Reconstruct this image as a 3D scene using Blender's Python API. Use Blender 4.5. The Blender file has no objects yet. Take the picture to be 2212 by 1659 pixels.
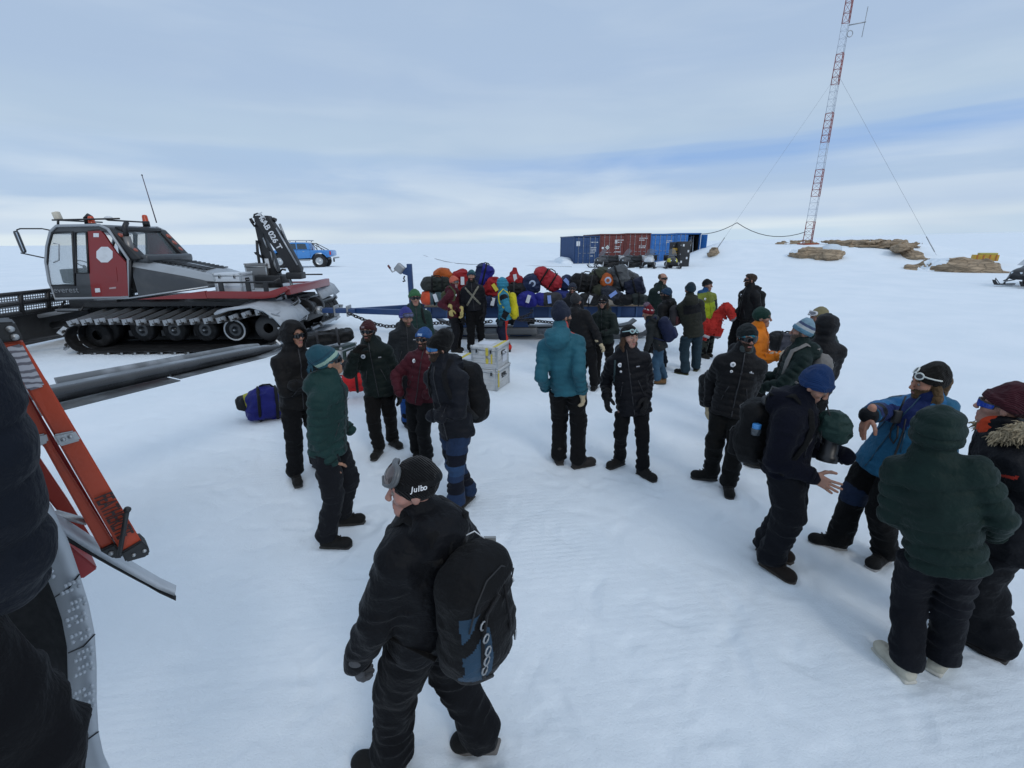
import bpy, bmesh, math, random
import numpy as np
from math import sin, cos, tan, atan2, pi, radians, hypot, sqrt
from mathutils import Matrix, Vector
rng = random.Random(7)
scene = bpy.context.scene
COL = scene.collection

# ------------------------------------------------------------------ camera model
FPX = 1000.0; PIT = radians(16.96); ROLL = radians(-.32); HC = 2.5
def _rx(a): return np.array([[1,0,0],[0,cos(a),-sin(a)],[0,sin(a),cos(a)]])
def _rz(a): return np.array([[cos(a),-sin(a),0],[sin(a),cos(a),0],[0,0,1]])
RC = _rx(pi/2-PIT) @ _rz(ROLL)
CAM = np.array([0,0,HC])
def ray(px, py): return RC @ np.array([(px-1106)/FPX, -(py-829.5)/FPX, -1.])
def at_z(px, py, z=0.):
    d = ray(px, py); return CAM + d*(z-HC)/d[2]
def at_d(px, py, r):
    d = ray(px, py); return CAM + d*r/hypot(d[0], d[1])
class Frame:
    """a vertical plane frame: u along the thing, v away from us, w up"""
    def __init__(s, O, U):
        s.O = np.array(O, float); u = np.array(U, float)-s.O; u[2] = 0; s.L = np.linalg.norm(u); s.u = u/s.L
        s.v = np.array([-s.u[1], s.u[0], 0]); s.w = np.array([0,0,1.])
    def on_v(s, px, py, v):
        d = ray(px, py); t = (s.O+s.v*v-CAM)@s.v/(d@s.v); p = CAM+d*t-s.O; return p@s.u, p[2]
    def mat(s):
        m = Matrix.Identity(4)
        for i in range(3): m[i][0] = s.u[i]; m[i][1] = s.v[i]; m[i][2] = s.w[i]; m[i][3] = s.O[i]
        return m
def sstep(a, b, x):
    t = np.clip((x-a)/(b-a), 0, 1); return t*t*(3-2*t)
def nrm(v):
    v = np.array(v, float); return v/max(np.linalg.norm(v), 1e-9)
def A(*v): return np.array(v, float)

# ------------------------------------------------------------------ terrain height
def gz(x, y):
    x = np.asarray(x, float); y = np.asarray(y, float); r = np.hypot(x, y)
    z = .55*sstep(13, 42, r)
    z = z + 1.55*np.exp(-(((x-27)/9.5)**2+((y-43.5)/8)**2)**1.7) + .85*np.exp(-(((x-19.5)/3.2)**2+((y-45)/3.5)**2)) + .95*np.exp(-(((x-36)/6)**2+((y-39)/5.5)**2))
    az = np.arctan2(x, y)
    z = z + r*np.tan(radians(.62)*sstep(.22, .85, az))*sstep(60, 220, r)
    z = z + (.25*np.sin(x*.021+1.3)*np.sin(y*.017+.4))*sstep(30, 120, r)
    return z

def on_ground(px, py, r0=2.):
    d = ray(px, py); d = d/hypot(d[0], d[1]); r = r0
    while r < 400:
        p = CAM+d*r
        if p[2] < gz(p[0], p[1]): break
        r += .1 if r < 60 else .5
    p = CAM+d*r; return A(p[0], p[1], float(gz(p[0], p[1])))
# ------------------------------------------------------------------ object helpers
def tag(o, label=None, cat=None, group=None, kind=None):
    if label: o['label'] = label
    if cat: o['category'] = cat
    if group: o['group'] = group
    if kind: o['kind'] = kind
    return o
def empty(name, loc, label, cat, group=None, M=None):
    o = bpy.data.objects.new(name, None); COL.objects.link(o); o.empty_display_size = .1
    o.matrix_world = M if M is not None else Matrix.Translation(Vector(loc))
    return tag(o, label, cat, group)
def mesh_np(name, V, quads=None, tris=None, mats=(), mi=None, smooth=True, parent=None, local=None):
    """V in WORLD coordinates unless local; converted into the parent's space so that the parent's origin is the base"""
    me = bpy.data.meshes.new(name)
    V = np.asarray(V, np.float32)
    nq = 0 if quads is None else len(quads); nt = 0 if tris is None else len(tris)
    me.vertices.add(len(V)); me.vertices.foreach_set('co', V.ravel())
    loops = []; starts = []
    if nq: loops.append(np.asarray(quads, np.int32).ravel())
    if nt: loops.append(np.asarray(tris, np.int32).ravel())
    L = np.concatenate(loops)
    me.loops.add(len(L)); me.loops.foreach_set('vertex_index', L)
    st = np.concatenate([np.arange(nq)*4, nq*4+np.arange(nt)*3]).astype(np.int32)
    me.polygons.add(nq+nt); me.polygons.foreach_set('loop_start', st)
    me.polygons.foreach_set('loop_total', np.concatenate([np.full(nq,4),np.full(nt,3)]).astype(np.int32))
    for m in mats: me.materials.append(m)
    if mi is not None: me.polygons.foreach_set('material_index', np.asarray(mi, np.int32))
    if smooth: me.polygons.foreach_set('use_smooth', np.ones(nq+nt, bool))
    me.update(calc_edges=True)
    o = bpy.data.objects.new(name, me); COL.objects.link(o)
    if parent is not None:
        o.parent = parent
        if local is None: o.matrix_parent_inverse = parent.matrix_world.inverted()
    return o

class MB:
    """collects shapes with bmesh, builds ONE mesh object"""
    def __init__(s): s.bm = bmesh.new(); s.mats = []
    def _m(s, m):
        if m not in s.mats: s.mats.append(m)
        return s.mats.index(m)
    def _fin(s, fs, m, smooth):
        k = s._m(m)
        for f in fs: f.material_index = k; f.smooth = smooth
    def box(s, c, size, m, rot=None, bev=0., taper=None):
        r = bmesh.new(); bmesh.ops.create_cube(r, size=1)
        for v in r.verts:
            v.co = Vector((v.co.x*size[0], v.co.y*size[1], v.co.z*size[2]))
            if taper and v.co.z > 0: v.co.x *= taper[0]; v.co.y *= taper[1]
        if bev: bmesh.ops.bevel(r, geom=r.edges[:], offset=bev, segments=2, affect='EDGES', profile=.6)
        M = Matrix.Translation(Vector(c)) @ (rot.to_4x4() if rot is not None else Matrix.Identity(4))
        s.add(r, M, m, bool(bev))
    def add(s, r, M, m, smooth):
        k = s._m(m); mp = {}
        for v in r.verts: mp[v] = s.bm.verts.new(M @ v.co)
        for f in r.faces:
            try:
                g = s.bm.faces.new([mp[v] for v in f.verts]); g.material_index = k; g.smooth = smooth
            except ValueError: pass
        r.free()
    def poly(s, pts, m, smooth=False):
        vs = [s.bm.verts.new(Vector(p)) for p in pts]
        f = s.bm.faces.new(vs); s._fin([f], m, smooth)
    def prism(s, prof, ext, m, o=(0,0,0), ax=((1,0,0),(0,0,1)), smooth=False, bev=0.):
        """closed 2-D profile (along the two axes ax, from o), extruded by the vector ext"""
        r = bmesh.new(); a, b = Vector(ax[0]), Vector(ax[1]); o = Vector(o); e = Vector(ext)
        v0 = [r.verts.new(o+a*p[0]+b*p[1]) for p in prof]; v1 = [r.verts.new(v.co+e) for v in v0]
        n = len(prof)
        r.faces.new(v0[::-1]); r.faces.new(v1)
        for i in range(n): r.faces.new([v0[i], v0[(i+1)%n], v1[(i+1)%n], v1[i]])
        bmesh.ops.recalc_face_normals(r, faces=r.faces[:])
        if bev: bmesh.ops.bevel(r, geom=r.edges[:], offset=bev, segments=2, affect='EDGES', profile=.6)
        s.add(r, Matrix.Identity(4), m, smooth or bool(bev))
    def tube(s, pts, rad, m, n=8, closed=False, flat=None, caps=True):
        pts = [Vector(p) for p in pts]; N = len(pts)
        rads = rad if isinstance(rad, (list, tuple)) else [rad]*N
        rings = []; up = None
        for i, p in enumerate(pts):
            a = pts[(i-1) % N] if (closed or i > 0) else pts[i]; b = pts[(i+1) % N] if (closed or i < N-1) else pts[i]
            t = (b-a).normalized() if (b-a).length > 1e-9 else Vector((0,0,1))
            if up is None: up = t.orthogonal().normalized() if flat is None else Vector(flat[0])
            if flat is not None and len(flat) > 2: up = Vector(flat[2][i])
            up = (up - t*up.dot(t)); up = up.normalized() if up.length > 1e-6 else t.orthogonal().normalized()
            w = t.cross(up); fl = 1 if flat is None else flat[1]
            rings.append([s.bm.verts.new(p + (up*cos(2*pi*k/n)*fl + w*sin(2*pi*k/n))*rads[i]) for k in range(n)])
        fs = []
        for i in range(N if closed else N-1):
            r0, r1 = rings[i], rings[(i+1) % N]
            for k in range(n): fs.append(s.bm.faces.new([r0[k], r0[(k+1)%n], r1[(k+1)%n], r1[k]]))
        s._fin(fs, m, n > 4)
        if caps and not closed:
            s._fin([s.bm.faces.new(rings[0][::-1]), s.bm.faces.new(rings[-1])], m, False)
    def cyl(s, a, b, r, m, n=16, r2=None): s.tube([a, b], [r, r if r2 is None else r2], m, n)
    def lathe(s, prof, c, axis, m, n=24):
        """prof: (radius, along axis)"""
        ax = Vector(axis).normalized(); u = ax.orthogonal().normalized(); w = ax.cross(u); c = Vector(c); rings = []
        for r, h in prof: rings.append([s.bm.verts.new(c+ax*h+(u*cos(2*pi*k/n)+w*sin(2*pi*k/n))*max(r,1e-4)) for k in range(n)])
        fs = []
        for i in range(len(prof)-1):
            for k in range(n): fs.append(s.bm.faces.new([rings[i][k], rings[i][(k+1)%n], rings[i+1][(k+1)%n], rings[i+1][k]]))
        s._fin(fs, m, True)
    def sphere(s, c, r, m, n=12):
        q = bmesh.new(); bmesh.ops.create_uvsphere(q, u_segments=n, v_segments=max(6, n//2), radius=1)
        rr = r if isinstance(r, (tuple, list)) else (r, r, r)
        s.add(q, Matrix.Translation(Vector(c)) @ Matrix.Diagonal((*rr, 1)), m, True)
    def grid(s, P, m, smooth=True):
        """P[i][j] points"""
        vs = [[s.bm.verts.new(Vector(p)) for p in row] for row in P]; fs = []
        for i in range(len(vs)-1):
            for j in range(len(vs[0])-1): fs.append(s.bm.faces.new([vs[i][j], vs[i+1][j], vs[i+1][j+1], vs[i][j+1]]))
        s._fin(fs, m, smooth)
    def build(s, name, parent=None, M=None, thick=None, recalc=True):
        """M: local frame of the coordinates used; the object's world placement equals M (or the parent's frame)"""
        if recalc: bmesh.ops.recalc_face_normals(s.bm, faces=s.bm.faces[:])
        me = bpy.data.meshes.new(name); s.bm.to_mesh(me); s.bm.free()
        for m in s.mats: me.materials.append(m)
        o = bpy.data.objects.new(name, me); COL.objects.link(o)
        if parent is not None:
            o.parent = parent
            if M is not None: o.matrix_parent_inverse = parent.matrix_world.inverted(); o.matrix_world = M
        elif M is not None: o.matrix_world = M
        if thick:
            md = o.modifiers.new('thickness', 'SOLIDIFY'); md.thickness = thick; md.offset = 0
        return o
def text_mesh(name, body, size, M, mat, parent, bold=0., shear=0., extr=.002, sx=1.0):
    """lettering as a mesh child; M places it in world space (x along the text, y up the letters, z out)"""
    cu = bpy.data.curves.new(name, 'FONT'); cu.body = body; cu.size = size; cu.extrude = extr; cu.offset = bold; cu.shear = shear; cu.resolution_u = 3
    cu.align_x = 'CENTER'; cu.align_y = 'CENTER'
    t = bpy.data.objects.new(name, cu); COL.objects.link(t)
    dg = bpy.context.evaluated_depsgraph_get(); me = bpy.data.meshes.new_from_object(t.evaluated_get(dg))
    bpy.data.objects.remove(t); bpy.data.curves.remove(cu)
    me.name = name; me.materials.clear(); me.materials.append(mat)
    o = bpy.data.objects.new(name, me); COL.objects.link(o)
    o.parent = parent; o.matrix_parent_inverse = parent.matrix_world.inverted(); o.matrix_world = M @ Matrix.Diagonal((sx,1,1,1))
    return o
def basis(x, y, o):
    x = Vector(x).normalized(); z = x.cross(Vector(y)).normalized(); y = z.cross(x)
    m = Matrix.Identity(4)
    for i in range(3): m[i][0] = x[i]; m[i][1] = y[i]; m[i][2] = z[i]; m[i][3] = o[i]
    return m

# ------------------------------------------------------------------ implicit surfaces (smooth unions of tapered limbs), meshed by surface nets
def _lin(n, lo, h, cell, g0):
    t = (lo + h*np.arange(n) - g0)/cell; i = np.floor(t).astype(int); f = t-i; f = f*f*(3-2*f)
    return i, f.astype(np.float32)
class SDF:
    def __init__(s, h): s.h = h; s.ops = []; s.lo = A(9e9,9e9,9e9); s.hi = -s.lo
    def _bb(s, lo, hi): s.lo = np.minimum(s.lo, lo); s.hi = np.maximum(s.hi, hi)
    def cone(s, a, b, ra, rb, k=.03, flat=None, quilt=None, sub=False):
        """tapered limb; flat=(axis, ratio): squashed along axis; quilt=(amplitude, period, phase)"""
        a = A(*a); b = A(*b); R = max(ra, rb)*max(1, flat[1] if flat else 1)+k+.02
        if not sub: s._bb(np.minimum(a, b)-R, np.maximum(a, b)+R)
        s.ops.append(('c', a, b, ra, rb, k, flat, quilt, sub, np.minimum(a,b)-R, np.maximum(a,b)+R))
    def chain(s, pts, rads, k=.02, **kw):
        for i in range(len(pts)-1): s.cone(pts[i], pts[i+1], rads[i], rads[i+1], k, **kw)
    def ell(s, c, r, k=.03, rot=None, sub=False, quilt=None):
        """ellipsoid; rot: 3x3 whose columns are the axes"""
        c = A(*c); r = A(*r); R = max(r)+k+.02
        if not sub: s._bb(c-R, c+R)
        s.ops.append(('e', c, r, k, None if rot is None else np.array(rot), sub, quilt, c-R, c+R))
    def rbox(s, c, size, rad, k=.02, rot=None, sub=False):
        c = A(*c); hs = A(*size)/2-rad; R = np.linalg.norm(A(*size)/2)+k+.02
        if not sub: s._bb(c-R, c+R)
        s.ops.append(('b', c, hs, rad, k, None if rot is None else np.array(rot), sub, c-R, c+R))
    def clip(s, p, n, k=.01): s.ops.append(('h', A(*p), nrm(n), k))      # keep the side opposite to n
    def noise(s, amp, cell, seed=0, ridge=False): s.ops.append(('n', amp, cell, seed, ridge))
    def func(s, f): s.ops.append(('f', f))
    def eval(s):
        h = s.h; s.org = s.lo - 2*h; n = np.ceil((s.hi+2*h-s.org)/h).astype(int)+1; s.n = n
        ax = [(s.org[i]+h*np.arange(n[i])).astype(np.float32) for i in range(3)]
        V = np.full(n, 9., np.float32); s.V = V
        def sl(lo, hi):
            i0 = np.clip(np.floor((lo-s.org)/h).astype(int), 0, n); i1 = np.clip(np.ceil((hi-s.org)/h).astype(int)+1, 0, n)
            q = tuple(slice(a, b) for a, b in zip(i0, i1))
            return q, ax[0][q[0]][:,None,None], ax[1][q[1]][None,:,None], ax[2][q[2]][None,None,:]
        def comb(q, d, k, sub):
            v = V[q]
            if sub:
                t = np.clip(.5-.5*(v+d)/k, 0, 1); V[q] = v*(1-t) - d*t + k*t*(1-t)
            else:
                t = np.clip(.5+.5*(v-d)/k, 0, 1); V[q] = v*(1-t) + d*t - k*t*(1-t)
        def dq(quilt, ss):
            amp, per, ph = quilt; return 2.1*amp*(np.abs(np.sin(pi*(ss+ph)/per))**.4*1.2-.85)
        for op in s.ops:
            t = op[0]
            if t == 'c':
                _, a, b, ra, rb, k, flat, quilt, sub, lo, hi = op
                q, x, y, z = sl(lo, hi)
                if 0 in V[q].shape: continue
                e = b-a; L = max(np.linalg.norm(e), 1e-6); X, Y, Z = x-a[0], y-a[1], z-a[2]
                tt0 = (X*e[0]+Y*e[1]+Z*e[2])/(L*L); tt = np.clip(tt0, 0, 1)
                X = X-tt*e[0]; Y = Y-tt*e[1]; Z = Z-tt*e[2]; d2 = X*X+Y*Y+Z*Z
                if flat is not None:
                    f = flat[0]; c = X*f[0]+Y*f[1]+Z*f[2]; d2 = d2 + c*c*(1/flat[1]**2-1)
                d = np.sqrt(np.maximum(d2, 1e-12)) - (ra+(rb-ra)*tt)
                if flat is not None and flat[1] < 1: d = d*(.5+.5*flat[1])
                if quilt is not None: d = d - dq(quilt, tt0*L)
                comb(q, d, k, sub)
            elif t == 'e':
                _, c, r, k, rot, sub, quilt, lo, hi = op
                q, x, y, z = sl(lo, hi)
                if 0 in V[q].shape: continue
                X, Y, Z = x-c[0], y-c[1], z-c[2]
                if rot is not None: X, Y, Z = [X*rot[0,i]+Y*rot[1,i]+Z*rot[2,i] for i in range(3)]
                k0 = np.sqrt((X/r[0])**2+(Y/r[1])**2+(Z/r[2])**2+1e-12)
                k1 = np.sqrt((X/r[0]**2)**2+(Y/r[1]**2)**2+(Z/r[2]**2)**2+1e-12)
                d = k0*(k0-1)/np.maximum(k1, 1e-3)
                if quilt is not None: d = d - dq(quilt, Z)
                comb(q, d, k, sub)
            elif t == 'b':
                _, c, hs, rad, k, rot, sub, lo, hi = op
                q, x, y, z = sl(lo, hi)
                if 0 in V[q].shape: continue
                X, Y, Z = x-c[0], y-c[1], z-c[2]
                if rot is not None: X, Y, Z = [X*rot[0,i]+Y*rot[1,i]+Z*rot[2,i] for i in range(3)]
                X, Y, Z = np.abs(X)-hs[0], np.abs(Y)-hs[1], np.abs(Z)-hs[2]
                d = np.sqrt(np.maximum(X,0)**2+np.maximum(Y,0)**2+np.maximum(Z,0)**2)+np.minimum(np.maximum(X,np.maximum(Y,Z)),0)-rad
                comb(q, d, k, sub)
            elif t == 'h':
                _, p, nn, k = op
                d = (ax[0][:,None,None]-p[0])*nn[0]+(ax[1][None,:,None]-p[1])*nn[1]+(ax[2][None,None,:]-p[2])*nn[2]
                tt = np.clip(.5+.5*(d-V)/k, 0, 1); V[:] = V*(1-tt)+d*tt+k*tt*(1-tt)
            elif t == 'n':
                _, amp, cell, seed, ridge = op
                if not isinstance(cell, (tuple, list)): cell = (cell,)*3
                gs = [int((n[i]*h)/cell[i])+3 for i in range(3)]
                G = np.random.default_rng(seed).uniform(-1, 1, gs).astype(np.float32)
                for i in range(3):
                    ii, f = _lin(n[i], 0, h, cell[i], -.37*cell[i])
                    shp = [1,1,1]; shp[i] = n[i]; f = f.reshape(shp)
                    G = np.take(G, ii, i)*(1-f)+np.take(G, ii+1, i)*f
                if ridge: G = 1-2.2*np.abs(G)
                V -= amp*G
            elif t == 'f': V[:] = op[1](V, ax)
        return s
    def surface(s, p, d, far=.6):
        """walk from inside point p along d to the surface"""
        d = nrm(d); p = A(*p); t = 0
        for _ in range(int(far/(s.h*.5))):
            i = np.round((p+d*t-s.org)/s.h).astype(int)
            if (i < 0).any() or (i >= s.n).any() or s.V[tuple(i)] > 0: break
            t += s.h*.5
        return p+d*t
    def mesh(s):
        V = s.V; ins = V < 0; n = V.shape
        c = [V[i:n[0]-1+i, j:n[1]-1+j, k:n[2]-1+k] for i in (0,1) for j in (0,1) for k in (0,1)]
        cnt = sum((x < 0).astype(np.int8) for x in c); act = (cnt > 0) & (cnt < 8)
        ijk = np.argwhere(act); cv = np.stack([x[act] for x in c], 1)
        off = A(*[(i,j,k) for i in (0,1) for j in (0,1) for k in (0,1)]).reshape(8,3)
        pos = np.zeros((len(ijk),3)); w = np.zeros(len(ijk))
        for a in range(8):
            for b in range(a+1, 8):
                if np.abs(off[a]-off[b]).sum() != 1: continue
                m = (cv[:,a] < 0) != (cv[:,b] < 0); va, vb = cv[m,a], cv[m,b]; t = va/(va-vb)
                pos[m] += off[a]+(off[b]-off[a])*t[:,None]; w[m] += 1
        P = (ijk+pos/np.maximum(w,1)[:,None])*s.h + s.org
        idx = np.full(act.shape, -1, np.int64); idx[act] = np.arange(len(ijk))
        Q = []
        for axn in range(3):
            a0 = [slice(None)]*3; a1 = [slice(None)]*3; a0[axn] = slice(0,-1); a1[axn] = slice(1,None)
            o1, o2 = [(1,2),(2,0),(0,1)][axn]
            for q in (o1, o2): a0[q] = slice(1,-1); a1[q] = slice(1,-1)
            i0 = ins[tuple(a0)]; i1 = ins[tuple(a1)]; e = np.argwhere(i0 != i1)
            if not len(e): continue
            flip = i0[tuple(e.T)]
            e[:, o1] += 1; e[:, o2] += 1
            def cell(d1, d2):
                f = e.copy(); f[:, o1] += d1; f[:, o2] += d2; return idx[f[:,0], f[:,1], f[:,2]]
            q = np.stack([cell(-1,-1), cell(0,-1), cell(0,0), cell(-1,0)], 1)
            q[~flip] = q[~flip][:, ::-1]; Q.append(q)
        Q = np.concatenate(Q); Q = Q[(Q >= 0).all(1)]
        return P, Q
def centers(P, Q): return P[Q].mean(1)
def sdf_obj(s, name, mats, parent, zone=None, M=None):
    P, Q = s.mesh(); mi = None
    if not isinstance(mats, (list, tuple)): mats = [mats]
    if zone is not None: mi = zone(centers(P, Q))
    if M is not None: P = P @ np.array(M.to_3x3()).T + np.array(M.translation)
    return mesh_np(name, P, Q, None, mats, mi, True, parent)
# ------------------------------------------------------------------ procedural materials
_mc = {}
def _new(name):
    m = bpy.data.materials.new(name); m.use_nodes = True; nt = m.node_tree
    b = nt.nodes['Principled BSDF']; return m, nt, b
def _n(nt, t, **kw):
    n = nt.nodes.new(t)
    for k, v in kw.items():
        if k in n.inputs: n.inputs[k].default_value = v
        else: setattr(n, k, v)
    return n
def _noise_mix(nt, b, c0, c1, scale, lo=.35, hi=.65, detail=4, coord='Object'):
    tc = _n(nt, 'ShaderNodeTexCoord'); nz = _n(nt, 'ShaderNodeTexNoise', Scale=scale, Detail=detail)
    mr = _n(nt, 'ShaderNodeMapRange'); mr.inputs[1].default_value = lo; mr.inputs[2].default_value = hi
    mx = _n(nt, 'ShaderNodeMix', data_type='RGBA'); mx.inputs[6].default_value = (*c0,1); mx.inputs[7].default_value = (*c1,1)
    nt.links.new(tc.outputs[coord], nz.inputs['Vector']); nt.links.new(nz.outputs[0], mr.inputs[0])
    nt.links.new(mr.outputs[0], mx.inputs[0]); nt.links.new(mx.outputs[2], b.inputs['Base Color'])
    return tc, nz, mr, mx
def _bump(nt, b, src, strength, dist):
    bp = _n(nt, 'ShaderNodeBump', Strength=strength, Distance=dist); nt.links.new(src, bp.inputs['Height']); nt.links.new(bp.outputs[0], b.inputs['Normal']); return bp
def sc(c, k): return tuple(min(1, x*k) for x in c)
def fabric(c, rough=.8, wr=.38, knit=False):
    """cloth: uneven tone, fine weave and small creases; knit: ribbed wool"""
    if max(c) < .03: c = sc(c, .62)
    key = ('fab', tuple(round(x,4) for x in c), rough, wr, knit)
    if key in _mc: return _mc[key]
    m, nt, b = _new('cloth'); b.inputs['Roughness'].default_value = rough
    b.inputs['Sheen Weight'].default_value = .03 if not knit else .08; b.inputs['Sheen Roughness'].default_value = .5
    b.inputs['Specular IOR Level'].default_value = .16
    tc, nz, mr, mx = _noise_mix(nt, b, sc(c,.86), sc(c,1.14), 5)
    n2 = _n(nt, 'ShaderNodeTexNoise', Scale=38 if not knit else 90, Detail=6); nt.links.new(tc.outputs['Object'], n2.inputs['Vector'])
    if knit:
        wv = _n(nt, 'ShaderNodeTexWave', Scale=42, Distortion=1.5); wv.bands_direction = 'DIAGONAL'; nt.links.new(tc.outputs['Object'], wv.inputs['Vector'])
        ad = _n(nt, 'ShaderNodeMath', operation='ADD'); nt.links.new(n2.outputs[0], ad.inputs[0]); nt.links.new(wv.outputs[0], ad.inputs[1]); _bump(nt, b, ad.outputs[0], .7, .006)
    else:
        n3 = _n(nt, 'ShaderNodeTexNoise', Scale=15, Detail=4, Distortion=1.8); nt.links.new(tc.outputs['Object'], n3.inputs['Vector'])
        ad = _n(nt, 'ShaderNodeMath', operation='MULTIPLY_ADD'); nt.links.new(n3.outputs[0], ad.inputs[0]); ad.inputs[1].default_value = 1.1; nt.links.new(n2.outputs[0], ad.inputs[2]); _bump(nt, b, ad.outputs[0], wr, .02)
    _mc[key] = m; return m
def paint(c, rough=.4, metal=0., dirt=.0, dc=(.05,.05,.05), dscale=3., coat=0.):
    key = ('pnt', tuple(round(x,4) for x in c), rough, metal, dirt, dc, dscale, coat)
    if key in _mc: return _mc[key]
    m, nt, b = _new('paint'); b.inputs['Roughness'].default_value = rough; b.inputs['Metallic'].default_value = metal; b.inputs['Coat Weight'].default_value = coat
    tc, nz, mr, mx = _noise_mix(nt, b, c, tuple(a*(1-dirt)+d*dirt for a, d in zip(c, dc)), dscale, .5, .72, 8)
    n2 = _n(nt, 'ShaderNodeTexNoise', Scale=dscale*9, Detail=5); nt.links.new(tc.outputs['Object'], n2.inputs['Vector'])
    r = _n(nt, 'ShaderNodeMapRange'); r.inputs[3].default_value = rough*.75; r.inputs[4].default_value = min(1, rough*1.35)
    nt.links.new(n2.outputs[0], r.inputs[0]); nt.links.new(r.outputs[0], b.inputs['Roughness']); _bump(nt, b, n2.outputs[0], .06, .01)
    _mc[key] = m; return m
def rubber(c=(.012,.012,.013), rough=.7): return paint(c, rough, 0, .5, (.05,.05,.055), 6)
def glass(c=(.5,.6,.65), alpha=.35, rough=.03):
    key = ('gls', c, alpha)
    if key in _mc: return _mc[key]
    m, nt, b = _new('glass'); b.inputs['Base Color'].default_value = (*c,1); b.inputs['Roughness'].default_value = rough
    b.inputs['Alpha'].default_value = alpha; b.inputs['Specular IOR Level'].default_value = .6
    _mc[key] = m; return m
def plain(c, rough=.5, metal=0.):
    key = ('pln', c, rough, metal)
    if key in _mc: return _mc[key]
    m, nt, b = _new('surface'); b.inputs['Base Color'].default_value = (*c,1); b.inputs['Roughness'].default_value = rough; b.inputs['Metallic'].default_value = metal
    _mc[key] = m; return m
def skin(c=(.42,.23,.16)):
    key = ('skin', c)
    if key in _mc: return _mc[key]
    m, nt, b = _new('skin'); b.inputs['Roughness'].default_value = .5
    b.inputs['Subsurface Weight'].default_value = .12; b.inputs['Subsurface Radius'].default_value = (.02,.008,.004)
    tc, nz, mr, mx = _noise_mix(nt, b, sc(c,.85), (min(1,c[0]*1.12), c[1]*.98, c[2]*.95), 28)
    n2 = _n(nt, 'ShaderNodeTexNoise', Scale=120, Detail=3); nt.links.new(tc.outputs['Object'], n2.inputs['Vector']); _bump(nt, b, n2.outputs[0], .25, .004)
    _mc[key] = m; return m
def hairmat(c=(.05,.03,.02)): return fabric(c, .6, .9)
def snow_mat(ground=True):
    key = ('snow', ground)
    if key in _mc: return _mc[key]
    m, nt, b = _new('snow'); b.inputs['Roughness'].default_value = .75; b.inputs['Specular IOR Level'].default_value = .25
    b.inputs['Base Color'].default_value = (.80,.84,.88,1)
    tc = _n(nt, 'ShaderNodeTexCoord'); L = nt.links.new
    mp = _n(nt, 'ShaderNodeMapping'); L(tc.outputs['Object'], mp.inputs['Vector'])
    n1 = _n(nt, 'ShaderNodeTexNoise', Scale=75, Detail=8, Roughness=.75); L(mp.outputs[0], n1.inputs['Vector'])
    n2 = _n(nt, 'ShaderNodeTexNoise', Scale=4.5, Detail=6, Roughness=.6); L(mp.outputs[0], n2.inputs['Vector'])
    h = _n(nt, 'ShaderNodeMath', operation='MULTIPLY_ADD'); L(n2.outputs[0], h.inputs[0]); h.inputs[1].default_value = 1.2; L(n1.outputs[0], h.inputs[2])
    # wind-packed tone: very slightly different albedo in soft patches (clean and dusty snow)
    mx = _n(nt, 'ShaderNodeMix', data_type='RGBA'); mx.inputs[6].default_value = (.765,.822,.868,1); mx.inputs[7].default_value = (.82,.864,.902,1)
    n3 = _n(nt, 'ShaderNodeTexNoise', Scale=.55, Detail=7, Roughness=.6); L(mp.outputs[0], n3.inputs['Vector'])
    r3 = _n(nt, 'ShaderNodeMapRange'); r3.inputs[1].default_value = .38; r3.inputs[2].default_value = .62; L(n3.outputs[0], r3.inputs[0]); L(r3.outputs[0], mx.inputs[0]); L(mx.outputs[2], b.inputs['Base Color'])
    out = h.outputs[0]
    if ground:   # groomed corduroy: parallel ridges, worn away in patches
        m2 = _n(nt, 'ShaderNodeMapping'); m2.inputs['Rotation'].default_value = (0,0,radians(83)); L(tc.outputs['Object'], m2.inputs['Vector'])
        wv = _n(nt, 'ShaderNodeTexWave', Scale=5.4, Distortion=1.6, Detail=4); wv.inputs['Detail Scale'].default_value = 1.2; wv.wave_profile = 'SIN'; L(m2.outputs[0], wv.inputs['Vector'])
        n4 = _n(nt, 'ShaderNodeTexNoise', Scale=.42, Detail=4); L(mp.outputs[0], n4.inputs['Vector'])
        r4 = _n(nt, 'ShaderNodeMapRange'); r4.inputs[1].default_value = .46; r4.inputs[2].default_value = .62; r4.inputs[4].default_value = .26; L(n4.outputs[0], r4.inputs[0])
        mu = _n(nt, 'ShaderNodeMath', operation='MULTIPLY_ADD'); L(wv.outputs[1], mu.inputs[0]); L(r4.outputs[0], mu.inputs[1]); L(h.outputs[0], mu.inputs[2]); out = mu.outputs[0]
    _bump(nt, b, out, .55, .02)
    _mc[key] = m; return m
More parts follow.
